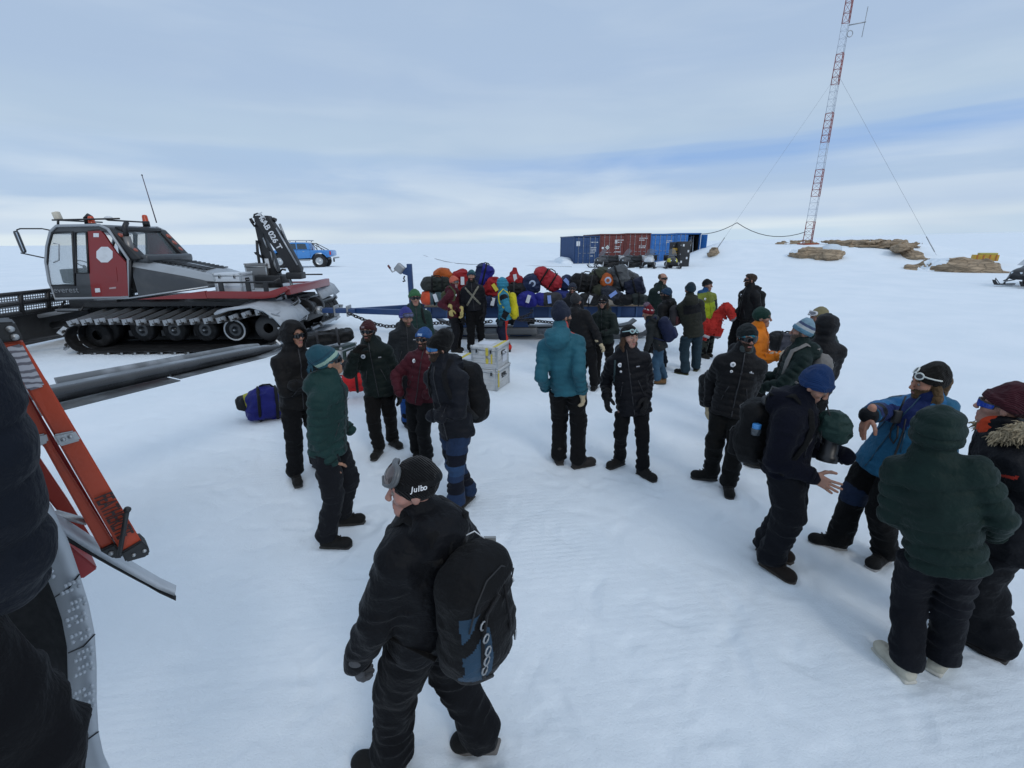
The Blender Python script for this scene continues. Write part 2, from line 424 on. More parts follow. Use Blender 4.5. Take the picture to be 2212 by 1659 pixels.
# ------------------------------------------------------------------ people
SK = (.30,.165,.115)
M_LIP = plain((.28,.10,.085), .5); M_EYEW = plain((.22,.19,.17), .4); M_IRIS = plain((.02,.014,.01), .15)
M_LENS = plain((.008,.009,.011), .07); M_FRAME = plain((.01,.01,.011), .35)
_tpl = {}; FEET = []
def head_tpl(kind, beard):
    key = ('head', kind, beard)
    if key in _tpl: return _tpl[key]
    s = SDF(.0045); j = .93 if kind == 'f' else 1.
    s.ell((0,-.012,.032), (.076,.094,.082), .02)
    s.cone((0,.02,-.005), (0,.043,-.083*j), .066, .043*j, .03)
    s.ell((0,.066,-.098*j), (.024*j,.02,.018), .02)
    for q in (-1,1):
        s.ell((q*.046,.052,-.018), (.026,.026,.024), .022)
        s.cone((q*.012,.083,.031), (q*.042,.07,.033), .011, .012, .014)
        s.ell((q*.03,.103,.01), (.019,.019,.014), .014, sub=True)
        s.ell((q*.079,-.008,-.004), (.011,.02,.032), .008)
        s.ell((q*.012,.1,-.029), (.009,.01,.008), .007)
    s.cone((0,.086,.016), (0,.107,-.024), .009, .0125*j, .01)
    s.cone((-.019,.084,-.057), (.019,.084,-.057), .0075, .0075, .009); s.cone((-.016,.083,-.07), (.016,.083,-.07), .008, .008, .009)
    s.cone((-.021,.094,-.0635), (.021,.094,-.0635), .0028, .0028, .004, sub=True)
    s.cone((0,-.022,-.05), (0,-.05,-.2), .054*j, .06*j, .022)
    s.eval(); P, Q = s.mesh(); c = centers(P, Q); x, y, z = c.T
    mi = np.zeros(len(Q), int)
    nz = np.sin(x*310)*np.sin(y*270+z*330)*.006
    if beard:
        lo = -.03 if beard > 1 else -.036
        b = (z < lo+nz+.18*np.abs(x)-.25*np.clip(y-.06,0,1)) & (y > -.01) & (z > -.135)
        b |= (np.abs(x) > .06) & (y > .0) & (y < .03) & (z < .01) & (z > -.06)
        mi[b] = 2
    if beard != 2: mi[(np.abs(z+.064) < .0115) & (y > .08) & (np.abs(x) < .023-.3*np.abs(z+.064))] = 1
    else: mi[(np.abs(z+.064) < .007) & (y > .083) & (np.abs(x) < .02)] = 1
    mi[(np.abs(z-.034-.1*np.abs(x)*0) < .0055) & (np.abs(x) > .011) & (np.abs(x) < .045) & (y > .068)] = 2
    # eyes
    eb = bmesh.new(); bmesh.ops.create_uvsphere(eb, u_segments=10, v_segments=8, radius=.0112)
    ev = A(*[v.co for v in eb.verts]).reshape(-1,3)[:, [0,2,1]]; ef = [[v.index for v in f.verts] for f in eb.faces]; eb.free()
    Vs = [P]; qs = [Q]; ms = [mi]; T = []; tm = []; n = len(P)
    for q in (-1,1):
        Vs.append(ev+A(q*.031,.0775,.009))
        for f in ef:
            cc = ev[f].mean(0); k = 4 if (cc[0]**2+cc[2]**2 < .0055**2 and cc[1] > 0) else 3
            if len(f) == 4: qs.append(np.array([f])[:, ::-1]+n); ms.append([k])
            else: T.append(np.array(f)[::-1]+n); tm.append(k)
        n += len(ev)
    _tpl[key] = (np.concatenate(Vs), np.concatenate(qs), np.array(T), np.concatenate([np.concatenate([np.atleast_1d(m) for m in ms]), tm]).astype(int))
    return _tpl[key]
def hand_tpl(curl, thick, spread=.1, thumb=1., mitt=False):
    key = ('hand', curl, thick, spread, thumb, mitt)
    if key in _tpl: return _tpl[key]
    s = SDF(.0042 if thick < .004 else .0055); g = thick
    s.rbox((.05,0,-.002), (.1,.082+g,.032+2*g), .014+g, .012)
    s.cone((-.055,0,0), (.02,0,0), .03+g, .031+g, .02, flat=((0,0,1),.8))
    for i, (y, L) in enumerate(((.03,.074),(.01,.083),(-.011,.077),(-.03,.06))):
        p = A(.096-.006*abs(i-1.2), y, .002); an = -.12-curl*.5-.05*i; yd = (1.2-i)*spread; r = .0095+g
        for k, f in enumerate((.47,.3,.25)):
            d = A(cos(an)*cos(yd), cos(an)*sin(yd), sin(an)); q = p+d*L*f
            s.cone(p, q, r, r*.93, .004 if not mitt else .016); p = q; r *= .93; an -= curl*(.95 if k == 0 else .8)
    p = A(.022,.034,-.006)
    for k, (d, L, r) in enumerate((((.55,.75*thumb,-.3),.042,.0135),((.8,.5*thumb,-.25-.3*curl),.034,.0115),((.92,.2*thumb,-.25-.5*curl),.028,.01))):
        q = p+nrm(d)*L; s.cone(p, q, r+g, r*.92+g, .008); p = q
    if thick > .003: s.cone((-.075,0,0), (-.01,0,0), .048+g*.5, .038+g, .012, flat=((0,0,1),.85)); s.noise(.0022, .02, 5)
    s.eval(); _tpl[key] = s.mesh(); return _tpl[key]
def boot_tpl(kind):
    key = ('boot', kind)
    if key in _tpl: return _tpl[key]
    s = SDF(.0065); hi = kind == 'boot'
    s.rbox((0,.055,.05), (.094,.27,.08), .036, .02); s.ell((0,.14,.05), (.049,.066,.046), .02)
    s.cone((0,.05,.075), (0,-.01,.13), .044, .05, .03)
    s.cone((0,-.015,.08), (0,-.02,.2 if hi else .13), .05, .05, .02)
    s.noise(.003, .04, 3)
    s.rbox((0,.058,.012), (.09,.275,.026), .012, .004); s.ell((0,.13,.013), (.05,.078,.014), .006)
    for i in range(4): s.cone((-.028,.07+.028*i-.012*i*0,.118-.014*i), (.028,.082+.028*i,.118-.014*i), .006, .006, .003)
    s.clip((0,0,.001), (0,0,-1), .002)
    s.eval(); P, Q = s.mesh(); c = centers(P, Q); mi = (c[:,2] < .03).astype(int)
    _tpl[key] = (P, Q, mi); return _tpl[key]
def hat_tpl(tall=.0, fold=True, slouch=0., low=0., slope=.42):
    key = ('hat', tall, fold, slouch, low, slope)
    if key in _tpl: return _tpl[key]
    s = SDF(.0055)
    s.ell((0,-.014,.036), (.089,.108,.09), .02)
    s.cone((0,-.02,.05), (0,-.03-slouch,.068+tall), .08, .068, .04)
    if slouch: s.ell((0,-.06-slouch*.6,.07+tall*.6), (.06,.07,.055), .05)
    s.noise(.004, (.05,.05,.035), 11); s.noise(.003, .03, 4, True)
    def pl(x, y, z): return (z - (.004-low) - slope*(y+.0))
    def f(V, ax):
        x, y, z = ax[0][:,None,None], ax[1][None,:,None], ax[2][None,None,:]
        d = pl(x, y, z)
        if fold: V = V - .0075*sstep(.0,.004,.052-d)*np.ones_like(V)
        return np.maximum(V, -d).astype(np.float32)
    s.func(f); s.eval(); P, Q = s.mesh(); c = centers(P, Q); h = pl(*c.T)
    _tpl[key] = (P, Q, h); return _tpl[key]
def shades_tpl():
    if 'shd' in _tpl: return _tpl['shd']
    s = SDF(.0036)
    s.ell((0,-.0,.01), (.09,.104,.2), .001)
    def f(V, ax):
        x, y, z = ax[0][:,None,None], ax[1][None,:,None], ax[2][None,None,:]
        sh = np.abs(V) - .0042; a = np.abs(x)
        hgt = np.maximum(z-(.033-.12*a), -(z+.017-.16*np.maximum(a-.03,0)-.9*np.maximum(.016-a,0)))
        lens = np.maximum(np.maximum(sh, hgt), .035-y)
        tem = np.maximum(np.maximum(sh, np.abs(z-.018)-.006), np.maximum(-y-.01, y-.05))
        return np.minimum(lens, tem).astype(np.float32)
    s.func(f); s._bb(A(-.1,-.03,-.03), A(.1,.12,.05)); s.eval(); P, Q = s.mesh(); c = centers(P, Q)
    mi = ((c[:,1] < .042) | (c[:,2] > .0265-.12*np.abs(c[:,0]))).astype(int)
    _tpl['shd'] = (P, Q, mi); return _tpl['shd']
def place(tpl, name, M3, t, mats, mi, parent, scale=1.):
    P, Q = tpl; P = (P*scale) @ np.array(M3).T + t
    if np.linalg.det(np.array(M3)) < 0: Q = Q[:, ::-1]
    return mesh_np(name, P, Q, None, mats, mi, True, parent)
def ik(a, b, l1, l2, pole):
    a = A(*a); b = A(*b); d = b-a; L = np.linalg.norm(d)
    if L > (l1+l2)*.995: b = a+d/L*(l1+l2)*.995; d = b-a; L = np.linalg.norm(d)
    L = max(L, abs(l1-l2)+.02); u = d/np.linalg.norm(d); x = (l1*l1-l2*l2+L*L)/(2*L); h = sqrt(max(l1*l1-x*x, 0))
    p = A(*pole); p = p-u*(p@u); p = nrm(p)
    return a+u*x+p*h, b
class Person: pass
def person(label, top=None, feet=None, base=None, dist=None, at=None, yaw=0, hyaw=None, hpitch=0, htilt=0, toes=None, wl=None, wr=None, el=None, er=None, hl='glove', hr='glove',
           jc=(.02,.02,.025), jrough=.6, quilt=.007, qper=.085, hood='down', hem=.1, bulk=1., jzone=None, jmats=None,
           pc=(.013,.013,.015), loose=1.08, pzone=None, pmats=None, boots=(.02,.018,.016), sole=(.03,.028,.025), bkind='boot',
           hat='beanie', hc=(.02,.02,.022), hzone=None, hmats=None, hk=None, eyes=None, lens=None, beard=0, sex='m', skinc=SK, hair=(.035,.022,.015), longhair=False,
           gc=(.012,.012,.013), curl=.35, ldir=None, rdir=None, lth=None, rth=None, badge=False, neck=None, sitdrop=0., pel=(0,0), shrug=0., H=None, vox=None, gaiter=None, armb=1., hoodc=None, details=True, cuffz=.045):
    p = Person(); z0 = None
    fw = []
    if feet:
        for f in feet:
            g = at_z(f[0], f[1], 0.); z = float(gz(g[0], g[1])); g = at_z(f[0], f[1], z+(f[2] if len(f) > 2 else 0)); fw.append((g, f[3] if len(f) > 3 else 0, z))
        Mid = (fw[0][0]+fw[1][0])/2
    elif at is not None: Mid = A(*at)
    else:
        g = at_z(base[0], base[1], 0.) if base else at_d(top[0], top[1], dist)
        z = float(gz(g[0], g[1]))
        if base: g = at_z(base[0], base[1], z)
        Mid = A(g[0], g[1], z)
    z0 = float(gz(Mid[0], Mid[1])) if at is None else at[2]; Mid = A(Mid[0], Mid[1], z0); R = hypot(Mid[0], Mid[1])
    r = A(Mid[0]/R, Mid[1]/R, 0); t = A(r[1], -r[0], 0)
    def face(a): a = radians(a); return sin(a)*t - cos(a)*r
    F = face(yaw); Rt = A(F[1], -F[0], 0); up = A(0,0,1)
    T = at_d(top[0], top[1], R) if top else Mid + A(0,0,H)
    ht = T[2]-z0; s = (H or ht)/1.75; p.s = s
    hd = face(yaw if hyaw is None else hyaw); hr_ = A(hd[1], -hd[0], 0)
    cp, sp = cos(radians(hpitch)), sin(radians(hpitch)); hf = hd*cp - up*sp; hu = up*cp + hd*sp
    ct, st = cos(radians(htilt)), sin(radians(htilt)); hr2 = hr_*ct - hu*st; hu2 = hu*ct + hr_*st
    HM = np.stack([hr2, hf, hu2], 1); hs = min(1.03, max(.93, s))*(.97 if sex == 'f' else 1.)
    C = T - hu2*(.137 if hat in ('beanie','hood') else .12)*hs
    if hat == 'hood': C = C - hu2*.015
    N = C - hu2*.115*s - hf*.035 - up*.055*s
    P = Mid*A(1,1,0) + (N-Mid)*A(.3,.3,0) + Rt*pel[0] + F*pel[1]; P[2] = z0 + .53*(H or ht) - sitdrop
    tv = nrm(N-P); Fb = nrm(F - tv*(F@tv)); Rb = np.cross(Fb, tv)
    Lt = np.linalg.norm(N-P)
    p.T, p.C, p.N, p.P, p.F, p.Rt, p.tv, p.Fb, p.Rb, p.HM, p.hs, p.R, p.r, p.t, p.Mid, p.face = T, C, N, P, F, Rt, tv, Fb, Rb, HM, hs, R, r, t, Mid, face
    b = bulk
    shL = N - tv*.125*s - Rb*.172*s + up*shrug; shR = N - tv*.125*s + Rb*.172*s + up*shrug
    hipL = P - Rb*.088*s - tv*.01; hipR = P + Rb*.088*s - tv*.01
    if not fw:
        for q in (-1,1): fw.append((Mid + Rt*q*.12*s + F*q*.04, 0, z0))
    tz = toes or [yaw-14, yaw+14]
    ank = []; tod = []
    for i, (g, pit, zz) in enumerate(fw):
        d = face(tz[i]); cpi, spi = cos(radians(pit)), sin(radians(pit)); dd = d*cpi - up*spi; uu = up*cpi + d*spi
        g = A(*g); (FEET.append((g[0], g[1], d)) if at is None else None); tod.append((g, dd, uu, d)); ank.append(g + uu*.1 - dd*.01)
    kn = []
    for i, hp in enumerate((hipL, hipR)):
        k, a = ik(hp, ank[i], .43*s*1.0, .41*s, tod[i][3]*.25+F*.8); kn.append(k)
    # arms
    def wrist(w, sh, q):
        if w is None: return sh + up*-.52*s + Rb*q*.055*s + Fb*.07*s
        if w[0] == 'p': return at_d(w[1], w[2], R+w[3])
        return Mid + Rt*w[0]*s + F*w[1]*s + up*w[2]*s
    WL, WR = wrist(wl, shL, -1), wrist(wr, shR, 1)
    def pole(e, q): return (-Fb*.85 + Rb*q*.2 - up*.2) if e is None else (Rt*e[0]+F*e[1]+up*e[2])
    EL, WL = ik(shL, WL, .295*s, .265*s, pole(el, -1)); ER, WR = ik(shR, WR, .295*s, .265*s, pole(er, 1))
    p.shL, p.shR, p.EL, p.ER, p.WL, p.WR, p.kn, p.ank, p.hip = shL, shR, EL, ER, WL, WR, kn, ank, (hipL, hipR)
    root = empty('person', (Mid[0], Mid[1], z0), label, 'person', 'people gathered on the snow'); p.root = root
    root.rotation_euler = (0,0,0); bpy.context.view_layer.update()
    vx = vox or (.0085 if R < 2.6 else .0105 if R < 4.5 else .0125 if R < 7 else .0155)
    sd = int(abs(top[0]*7+top[1]*13)) % 9973 if top else 77
    # ---- jacket
    J = SDF(vx); qt = (quilt, qper, (sd % 10)*.01) if quilt else None
    Wt = P + tv*Lt*.42; Ch = N - tv*.15*s
    J.cone(P - tv*(hem+.09), Wt, .193*b*s, .172*b*s, .03, flat=(Fb,.78), quilt=qt)
    J.cone(Wt, Ch, .172*b*s, .18*b*s, .05, flat=(Fb,.78), quilt=qt)
    for sh in (shL, shR): J.cone(N - tv*.055*s, sh + (N-sh)*.12, .1*b*s, .083*b*s, .05, flat=(Fb,.95))
    J.cone(N - tv*.06*s, N + tv*.01, .115*s*b, .085*s*b, .05)
    J.clip(P - tv*hem, -tv, .012)
    qa = (quilt*.9, qper*.92, .02) if quilt else None; ab = b*armb
    for sh, e, w in ((shL, EL, WL), (shR, ER, WR)):
        J.cone(sh, e, .08*ab*s, .068*ab*s, .035, quilt=qa); J.cone(e, w - nrm(w-e)*.012, .07*ab*s, .053*ab*s, .02, quilt=qa)
    nk = nrm(C-N)
    J.cone(N - tv*.01, N + nk*.085*s, .092*s, .079*s, .02)
    def hp(v): return C + HM @ (A(*v)*hs)
    if hood == 'up':
        J.ell(hp((0,-.02,.015)), A(.124,.145,.15)*hs, .03, HM, quilt=(quilt*.8, .07, .01) if quilt else None)
        J.ell(hp((0,-.045,-.13)), A(.115,.105,.05)*hs, .022, HM)
        J.ell(hp((0,.125,-.0)), A(.078,.1,.098)*hs, .012, HM, sub=True)
        J.cone(hp((0,.02,-.0)), hp((0,.1,-.0)), .083*hs, .08*hs, .012, sub=True)
    elif hood == 'down':
        J.cone(N - Fb*.085*s - Rb*.06*s + tv*.02, N - Fb*.085*s + Rb*.06*s + tv*.02, .062*s, .062*s, .03)
        J.ell(N - Fb*.125*s - tv*.03, A(.12,.075,.1)*s, .035, np.stack([Rb, Fb, tv], 1), quilt=(quilt*.7, .06, 0) if quilt else None)
        for q in (-1,1): J.cone(N - Fb*.07*s + Rb*q*.075*s + tv*.03, N + Fb*.045*s + Rb*q*.05*s + tv*.0, .045*s, .03*s, .025)
    elif hood == 'fleece': pass
    J.noise(.0055 if quilt else .009, (.1,.1,.055), sd, True); J.noise(.0035, .04, sd+1)
    J.eval(); p.J = J
    jm = [fabric(jc, jrough)] + [fabric(c, jrough) if isinstance(c, tuple) else c for c in (jmats or [])]
    zf = None
    if jzone:
        def zf(c):
            arm = {}
            q = dict(x=(c-N)@Rb, y=(c-N)@Fb, z=(c-P)@tv, c=c)
            for nm, (a0, a1, a2) in dict(l=(shL,EL,WL), r=(shR,ER,WR)).items():
                d1 = np.linalg.norm(c-np.clip(((c-a0)@(a1-a0))/((a1-a0)@(a1-a0)),0,1)[:,None]*(a1-a0)-a0, axis=1); t1 = np.clip(((c-a0)@(a1-a0))/((a1-a0)@(a1-a0)),-.5,1)
                d2 = np.linalg.norm(c-np.clip(((c-a1)@(a2-a1))/((a2-a1)@(a2-a1)),0,1)[:,None]*(a2-a1)-a1, axis=1); t2 = np.clip(((c-a1)@(a2-a1))/((a2-a1)@(a2-a1)),0,1.3)
                d = np.minimum(d1, d2); q['arm_'+nm] = np.where(d < .1*s*b, np.where(d1 < d2, t1, 1+t2), -9.)
            q['Lt'] = Lt
            return jzone(q)
    p.jacket = sdf_obj(J, 'jacket', jm, root, zf)
    if hoodc: pass
    # ---- trousers
    Tn = SDF(vx); l = loose*s
    Tn.ell(P - tv*.03, A(.148,.105,.13)*s*(.5+.5*b), .04, np.stack([Rb, Fb, tv], 1))
    for i, h in enumerate((hipL, hipR)):
        Tn.cone(h, kn[i], .1*l, .08*l, .03); e = ank[i] + (kn[i]-ank[i])*.02
        Tn.cone(kn[i], e, .077*l, .068*l, .02); Tn.cone(e+(kn[i]-e)*.18, e, .07*l, .078*l, .02)
    Tn.noise(.012, (.11,.11,.06), sd+2, True); Tn.noise(.005, .045, sd+3)
    zc = min(fw[0][0][2], fw[1][0][2]) + cuffz
    Tn.clip((0,0,zc), (0,0,-1), .006); Tn.clip(P - tv*(hem-.035), tv, .006)
    Tn.eval()
    pm = [fabric(pc, .85)] + [fabric(c, .85) for c in (pmats or [])]
    pz = None
    if pzone:
        def pz(c):
            q = dict(x=(c-P)@Rb, y=(c-P)@Fb, z=(c[:,2]-z0)/s, c=c)
            for nm, i in (('l',0),('r',1)):
                q['k'+nm] = np.linalg.norm(c-kn[i], axis=1)
            return pzone(q)
    p.trousers = sdf_obj(Tn, 'trousers', pm, root, pz)
    # ---- boots
    bt = boot_tpl(bkind)
    for (g, dd, uu, d) in tod:
        rr = np.cross(dd, uu); place(bt[:2], 'boot', np.stack([rr, dd, uu], 1), g - up*.015, [fabric(boots, .75), plain(sole, .7)], bt[2], root, s*1.0)
    if gaiter:
        for i in (0,1):
            G = SDF(vx); a = ank[i]; G.cone(a+up*.02, a+(kn[i]-a)*.75, .082*s, .088*s, .02); G.noise(.006, (.08,.08,.03), sd+7, True); G.eval()
            sdf_obj(G, 'gaiter', fabric(gaiter, .8), root)
    # ---- body: one mesh with head, neck, trunk, arms, legs (and bare hands)
    hp_ = head_tpl(sex, beard); B = SDF(.02)
    B.chain([N-tv*.0, Ch, Wt, P], [.06,.11,.1,.11], .03, flat=(Fb,.75)); B.cone(shL, shR, .05, .05, .03)
    for sh, e, w in ((shL,EL,WL),(shR,ER,WR)): B.chain([sh, e, w], [.045,.04,.03], .02)
    for i, h in enumerate((hipL,hipR)): B.chain([h, kn[i], ank[i]], [.07,.05,.04], .02)
    B.cone(N-tv*.02, C-hu2*.1, .05, .05, .02)
    B.eval(); bp, bq = B.mesh()
    Vs = [C + (hp_[0]*hs) @ HM.T, bp]; Qs = [hp_[1], bq+len(hp_[0])]; Ts = hp_[2]
    mis = [hp_[3][:len(hp_[1])], np.zeros(len(bq), int)]; n = len(hp_[0])+len(bp)
    def handframe(w, e, d, th, q):
        f = nrm(nrm(w-e)*.8 - up*.35) if d is None else nrm(Rt*d[0]+F*d[1]+up*d[2])
        thv = (Fb*.9 - Rb*q*.35) if th is None else (Rt*th[0]+F*th[1]+up*th[2]); thv = nrm(thv - f*(thv@f))
        bk = np.cross(f, thv)*q; return np.stack([f, thv, bk], 1), f
    for nm, w, e, d, th, q in ((hl, WL, EL, ldir, lth, -1), (hr, WR, ER, rdir, rth, 1)):
        if nm == 'none': continue
        cu = curl
        if isinstance(nm, tuple): nm, cu = nm
        Hm, f = handframe(w, e, d, th, q)
        if nm == 'bare':
            tp = hand_tpl(cu, .001, .16 if cu < .3 else .08); V = (tp[0]*s) @ Hm.T + w; q2 = tp[1] if np.linalg.det(Hm) > 0 else tp[1][:, ::-1]
            Vs.append(V); Qs.append(q2+n); mis.append(np.zeros(len(q2), int)); n += len(V)
        else:
            tp = hand_tpl(cu, .0065, .1, 1., nm == 'mitt'); place(tp, 'glove', Hm, w + f*.012, [fabric(gc, .75)], None, root, s*1.04)
    mi = np.concatenate(mis + [hp_[3][len(hp_[1]):]])
    if details: jacket_details(p, hem, jc)
    p.body = mesh_np('body', np.concatenate(Vs), np.concatenate(Qs), Ts, [skin(skinc), M_LIP, hairmat(hair), M_EYEW, M_IRIS], mi, True, root)
    # ---- headwear, hair, eyewear
    if hat == 'beanie':
        k = dict(tall=.0, fold=True); k.update(hk or {}); P_, Q_, h_ = hat_tpl(**k)
        zz = hzone(h_, centers(P_, Q_)) if hzone else None
        p.hat = place((P_, Q_), 'beanie', HM, C, [fabric(hc, .95, .6, True)] + [fabric(c, .95, .6, True) for c in (hmats or [])], zz, root, hs)
    if hat in ('hair','bald') or longhair:
        h = SDF(.006 if R < 6 else .008)
        if hat in ('hair','bald'):
            h.ell(hp((0,-.022,.036)), A(.086,.1,.09)*hs if hat == 'hair' else A(.082,.094,.078)*hs, .02, HM)
            h.ell(hp((0,.02,.075 if hat == 'hair' else .03)), A(.07,.075,.045)*hs, .03, HM)
            h.noise(.007, .022, sd); h.noise(.006, .012, sd+1, True)
            h.clip(hp((0,.04,.03) if hat == 'hair' else (0,.0,.05)), HM @ nrm((0,.75,-.62) if hat == 'hair' else (0,.93,.36)), .01)
            h.clip(hp((0,-.02,-.055)), HM @ A(0,.25,-.97), .01)
            if hat == 'bald': h.ell(hp((0,-.0,.11)), A(.055,.08,.05)*hs, .02, HM, sub=True)
        if longhair:
            for q in (-1,1): h.chain([hp((q*.07,-.01,.0)), hp((q*.082,-.02,-.09)), hp((q*.075,.02,-.17))], [.028,.03,.014], .02)
            h.cone(hp((0,-.08,-.0)), hp((0,-.085,-.14)), .06, .03, .03); h.noise(.006, .018, sd, True)
        h.eval(); sdf_obj(h, 'hair', hairmat(hair), root)
    if eyes == 'shades':
        sp_ = shades_tpl(); place(sp_[:2], 'sunglasses', HM, C, [lens or M_LENS, M_FRAME], sp_[2], root, hs)
    if neck:
        g = SDF(.008); g.cone(C-hu2*.17*s-hf*.02, C-hu2*.095*s+hf*.0, .085*s, .074*s, .02); g.noise(.003, (.05,.05,.02), sd, True); g.eval(); sdf_obj(g, 'neck_gaiter', fabric(neck, .9), root)
    if badge:
        for (bx, bz, rad) in (((.0,.0,.026),) if badge is True else badge):
            st_ = Ch + tv*(.03+bz) + Rb*(.085+bx); q = J.surface(st_, Fb); m = MB()
            m.lathe([(0,0),(rad,0),(rad,.004),(.6*rad,.006),(0,.006)], q, Fb, plain((.7,.7,.72), .6), 14)
            m.lathe([(.45*rad,.0065),(.3*rad,.007),(0,.0072)], q, Fb, plain((.25,.28,.3), .6), 10)
            o = m.build('badge'); o.parent = root; o.matrix_parent_inverse = root.matrix_world.inverted()
    return p
def jacket_details(p, hem, jc):
    """front zip, slanted pocket zips, cuffs and hem band: they follow the jacket's surface"""
    s, tv, Fb, Rb = p.s, p.tv, p.Fb, p.Rb; zc = plain(sc(jc,.45) if sum(jc) > .08 else (.016,.016,.019), .35)
    pts = []
    for t in np.linspace(0,1,16):
        st = p.P-tv*(hem-.02)+(p.N+tv*.04-(p.P-tv*(hem-.02)))*t; pts.append(p.J.surface(st,Fb)+Fb*.0015)
    m = MB(); m.tube(pts,.0055*s,zc,6,flat=(Fb,.5)); attach(m,'front_zip',p.root)
    for q in (-1,1):
        m = MB(); m.tube([p.J.surface(p.P+tv*z+Rb*q*x,Fb)+Fb*.001 for x,z in ((.08,.2),(.10,.13),(.12,.05))],.004*s,zc,6); attach(m,'pocket_zip',p.root)
    for e, w in ((p.EL,p.WL),(p.ER,p.WR)):
        d = nrm(w-e); a = d if abs(d[2]) < .9 else A(1,0,0); u = nrm(np.cross(d,A(.3,.5,.8))); v = np.cross(d,u)
        c = w-d*.022; m = MB(); m.tube([c+(u*cos(t)+v*sin(t))*.055*s for t in np.linspace(0,2*pi,15)[:-1]],.012*s,fabric(sc(jc,.8),.7),6,closed=True); attach(m,'cuff',p.root)
    if p.R < 7:
        q = p.J.surface(p.N-tv*.16*s-Rb*.1*s,Fb); m = MB(); m.box(q+Fb*.001,(.035,.004,.012),plain((.3,.3,.32),.5),Matrix(np.stack([Rb,Fb,tv],1).tolist())); attach(m,'chest_logo',p.root)
def lim(c, lo, hi): return (c > lo) & (c < hi)

def backpack(p, label, c, size=(.3,.18,.48), up_=.0, side=0., c2=None, straps=True, group='backpacks worn by people', pocket=True, gap=.0, sc_=None, lift=0., zone=None, zc=None):
    """a rucksack worn on the back of p; a thing of its own"""
    w, d, h = A(*size)*p.s; Rb, Fb, tv = p.Rb, p.Fb, p.tv
    Ch = p.N - tv*(.1*p.s) + tv*up_
    back = p.J.surface(Ch - tv*.12, -Fb); off = -(back-Ch)@Fb
    M3 = np.stack([Rb, Fb, tv], 1); ctr = Ch - tv*(h*.5-.05) - Fb*(off+d*.5-.02+gap) + Rb*side
    root = empty('backpack', ctr - tv*h/2, label, 'backpack', group); bpy.context.view_layer.update()
    vx = .008 if p.R < 3 else .011 if p.R < 6 else .014
    def L(x, y, z): return ctr + M3 @ A(x*w, y*d, z*h)
    s = SDF(vx); s.rbox(ctr, (w*.92, d*.85, h*.96), min(w,d)*.36, .03, M3)
    s.ell(L(0,-.1,-.12), (w*.5, d*.55, h*.38), .05, M3); s.ell(L(0,-.02,.3), (w*.47, d*.46, h*.22), .05, M3)
    s.noise(.008, (.1,.1,.07), 3, True); s.noise(.004, .04, 4); s.eval(); p.packS = s
    sdf_obj(s, 'pack_body', [fabric(c, .7)]+([fabric(zc,.6)] if zc else []), root, (lambda q: zone(((q-ctr)@M3)/A(w,d,h)).astype(int)) if zone else None)
    c2 = c2 or sc(c, 1.5)
    if pocket:
        q = SDF(vx); q.rbox(L(0,-.52,-.2), (w*.66, d*.35, h*.42), d*.14, .02, M3); q.noise(.006, .06, 8, True); q.eval(); sdf_obj(q, 'pocket', fabric(c2, .7), root)
        m = MB(); m.tube([L(-.28,-.71,-.02), L(0,-.74,.0), L(.28,-.71,-.02)], .004, plain((.05,.05,.05), .5), 5); m.tube([L(-.4,-.3,.3), L(-.2,-.52,.4), L(.2,-.52,.4), L(.4,-.3,.3)], .004, plain((.05,.05,.05), .5), 5)
        m.build('zip').parent = root; bpy.context.view_layer.update(); o = root.children[-1]; o.matrix_parent_inverse = root.matrix_world.inverted()
    if straps:
        for q in (-1,1):
            pts = [L(q*.25,.45,.42)]
            for (a, f, z) in ((.085,-.1,.0),(.09,.0,.02),(.1,.1,-.03),(.115,.14,-.13),(.14,.13,-.25),(.2,.02,-.36)):
                st = p.N - tv*(.13-0*z)*p.s + Rb*q*a*p.s*.8; tgt = p.N + Rb*q*a*p.s + Fb*f*p.s + tv*(z-.02)*p.s; dd = tgt-st
                e = p.J.surface(st, dd); pts.append(e + nrm(dd)*.006)
            pts.append(L(q*.4,.4,-.35))
            m = MB(); nn = [nrm(a-(p.N-tv*.15)) for a in pts]; m.tube(pts, .026*p.s, fabric(sc(c,1.2), .8), 8, flat=(nn[0], .28, nn))
            o = m.build('shoulder_strap'); o.parent = root; o.matrix_parent_inverse = root.matrix_world.inverted()
    m = MB(); m.tube([L(-.12,.35,.47), L(-.1,.35,.56), L(.1,.35,.56), L(.12,.35,.47)], .008, fabric(sc(c,1.2), .8), 6)
    o = m.build('grab_loop'); o.parent = root; o.matrix_parent_inverse = root.matrix_world.inverted()
    p.pack = root; p.packL = L; p.packM = M3
    return root
def attach(m, name, root):
    o = m.build(name); o.parent = root; o.matrix_parent_inverse = root.matrix_world.inverted(); return o

def pick(J, px, py):
    """first point of a jacket on the line of sight"""
    d = nrm(ray(px, py)); t = .3
    while t < 14:
        p = CAM+d*t; i = np.round((p-J.org)/J.h).astype(int)
        if (i >= 0).all() and (i < J.n).all() and J.V[tuple(i)] < 0: return p
        t += J.h*.5
    return None
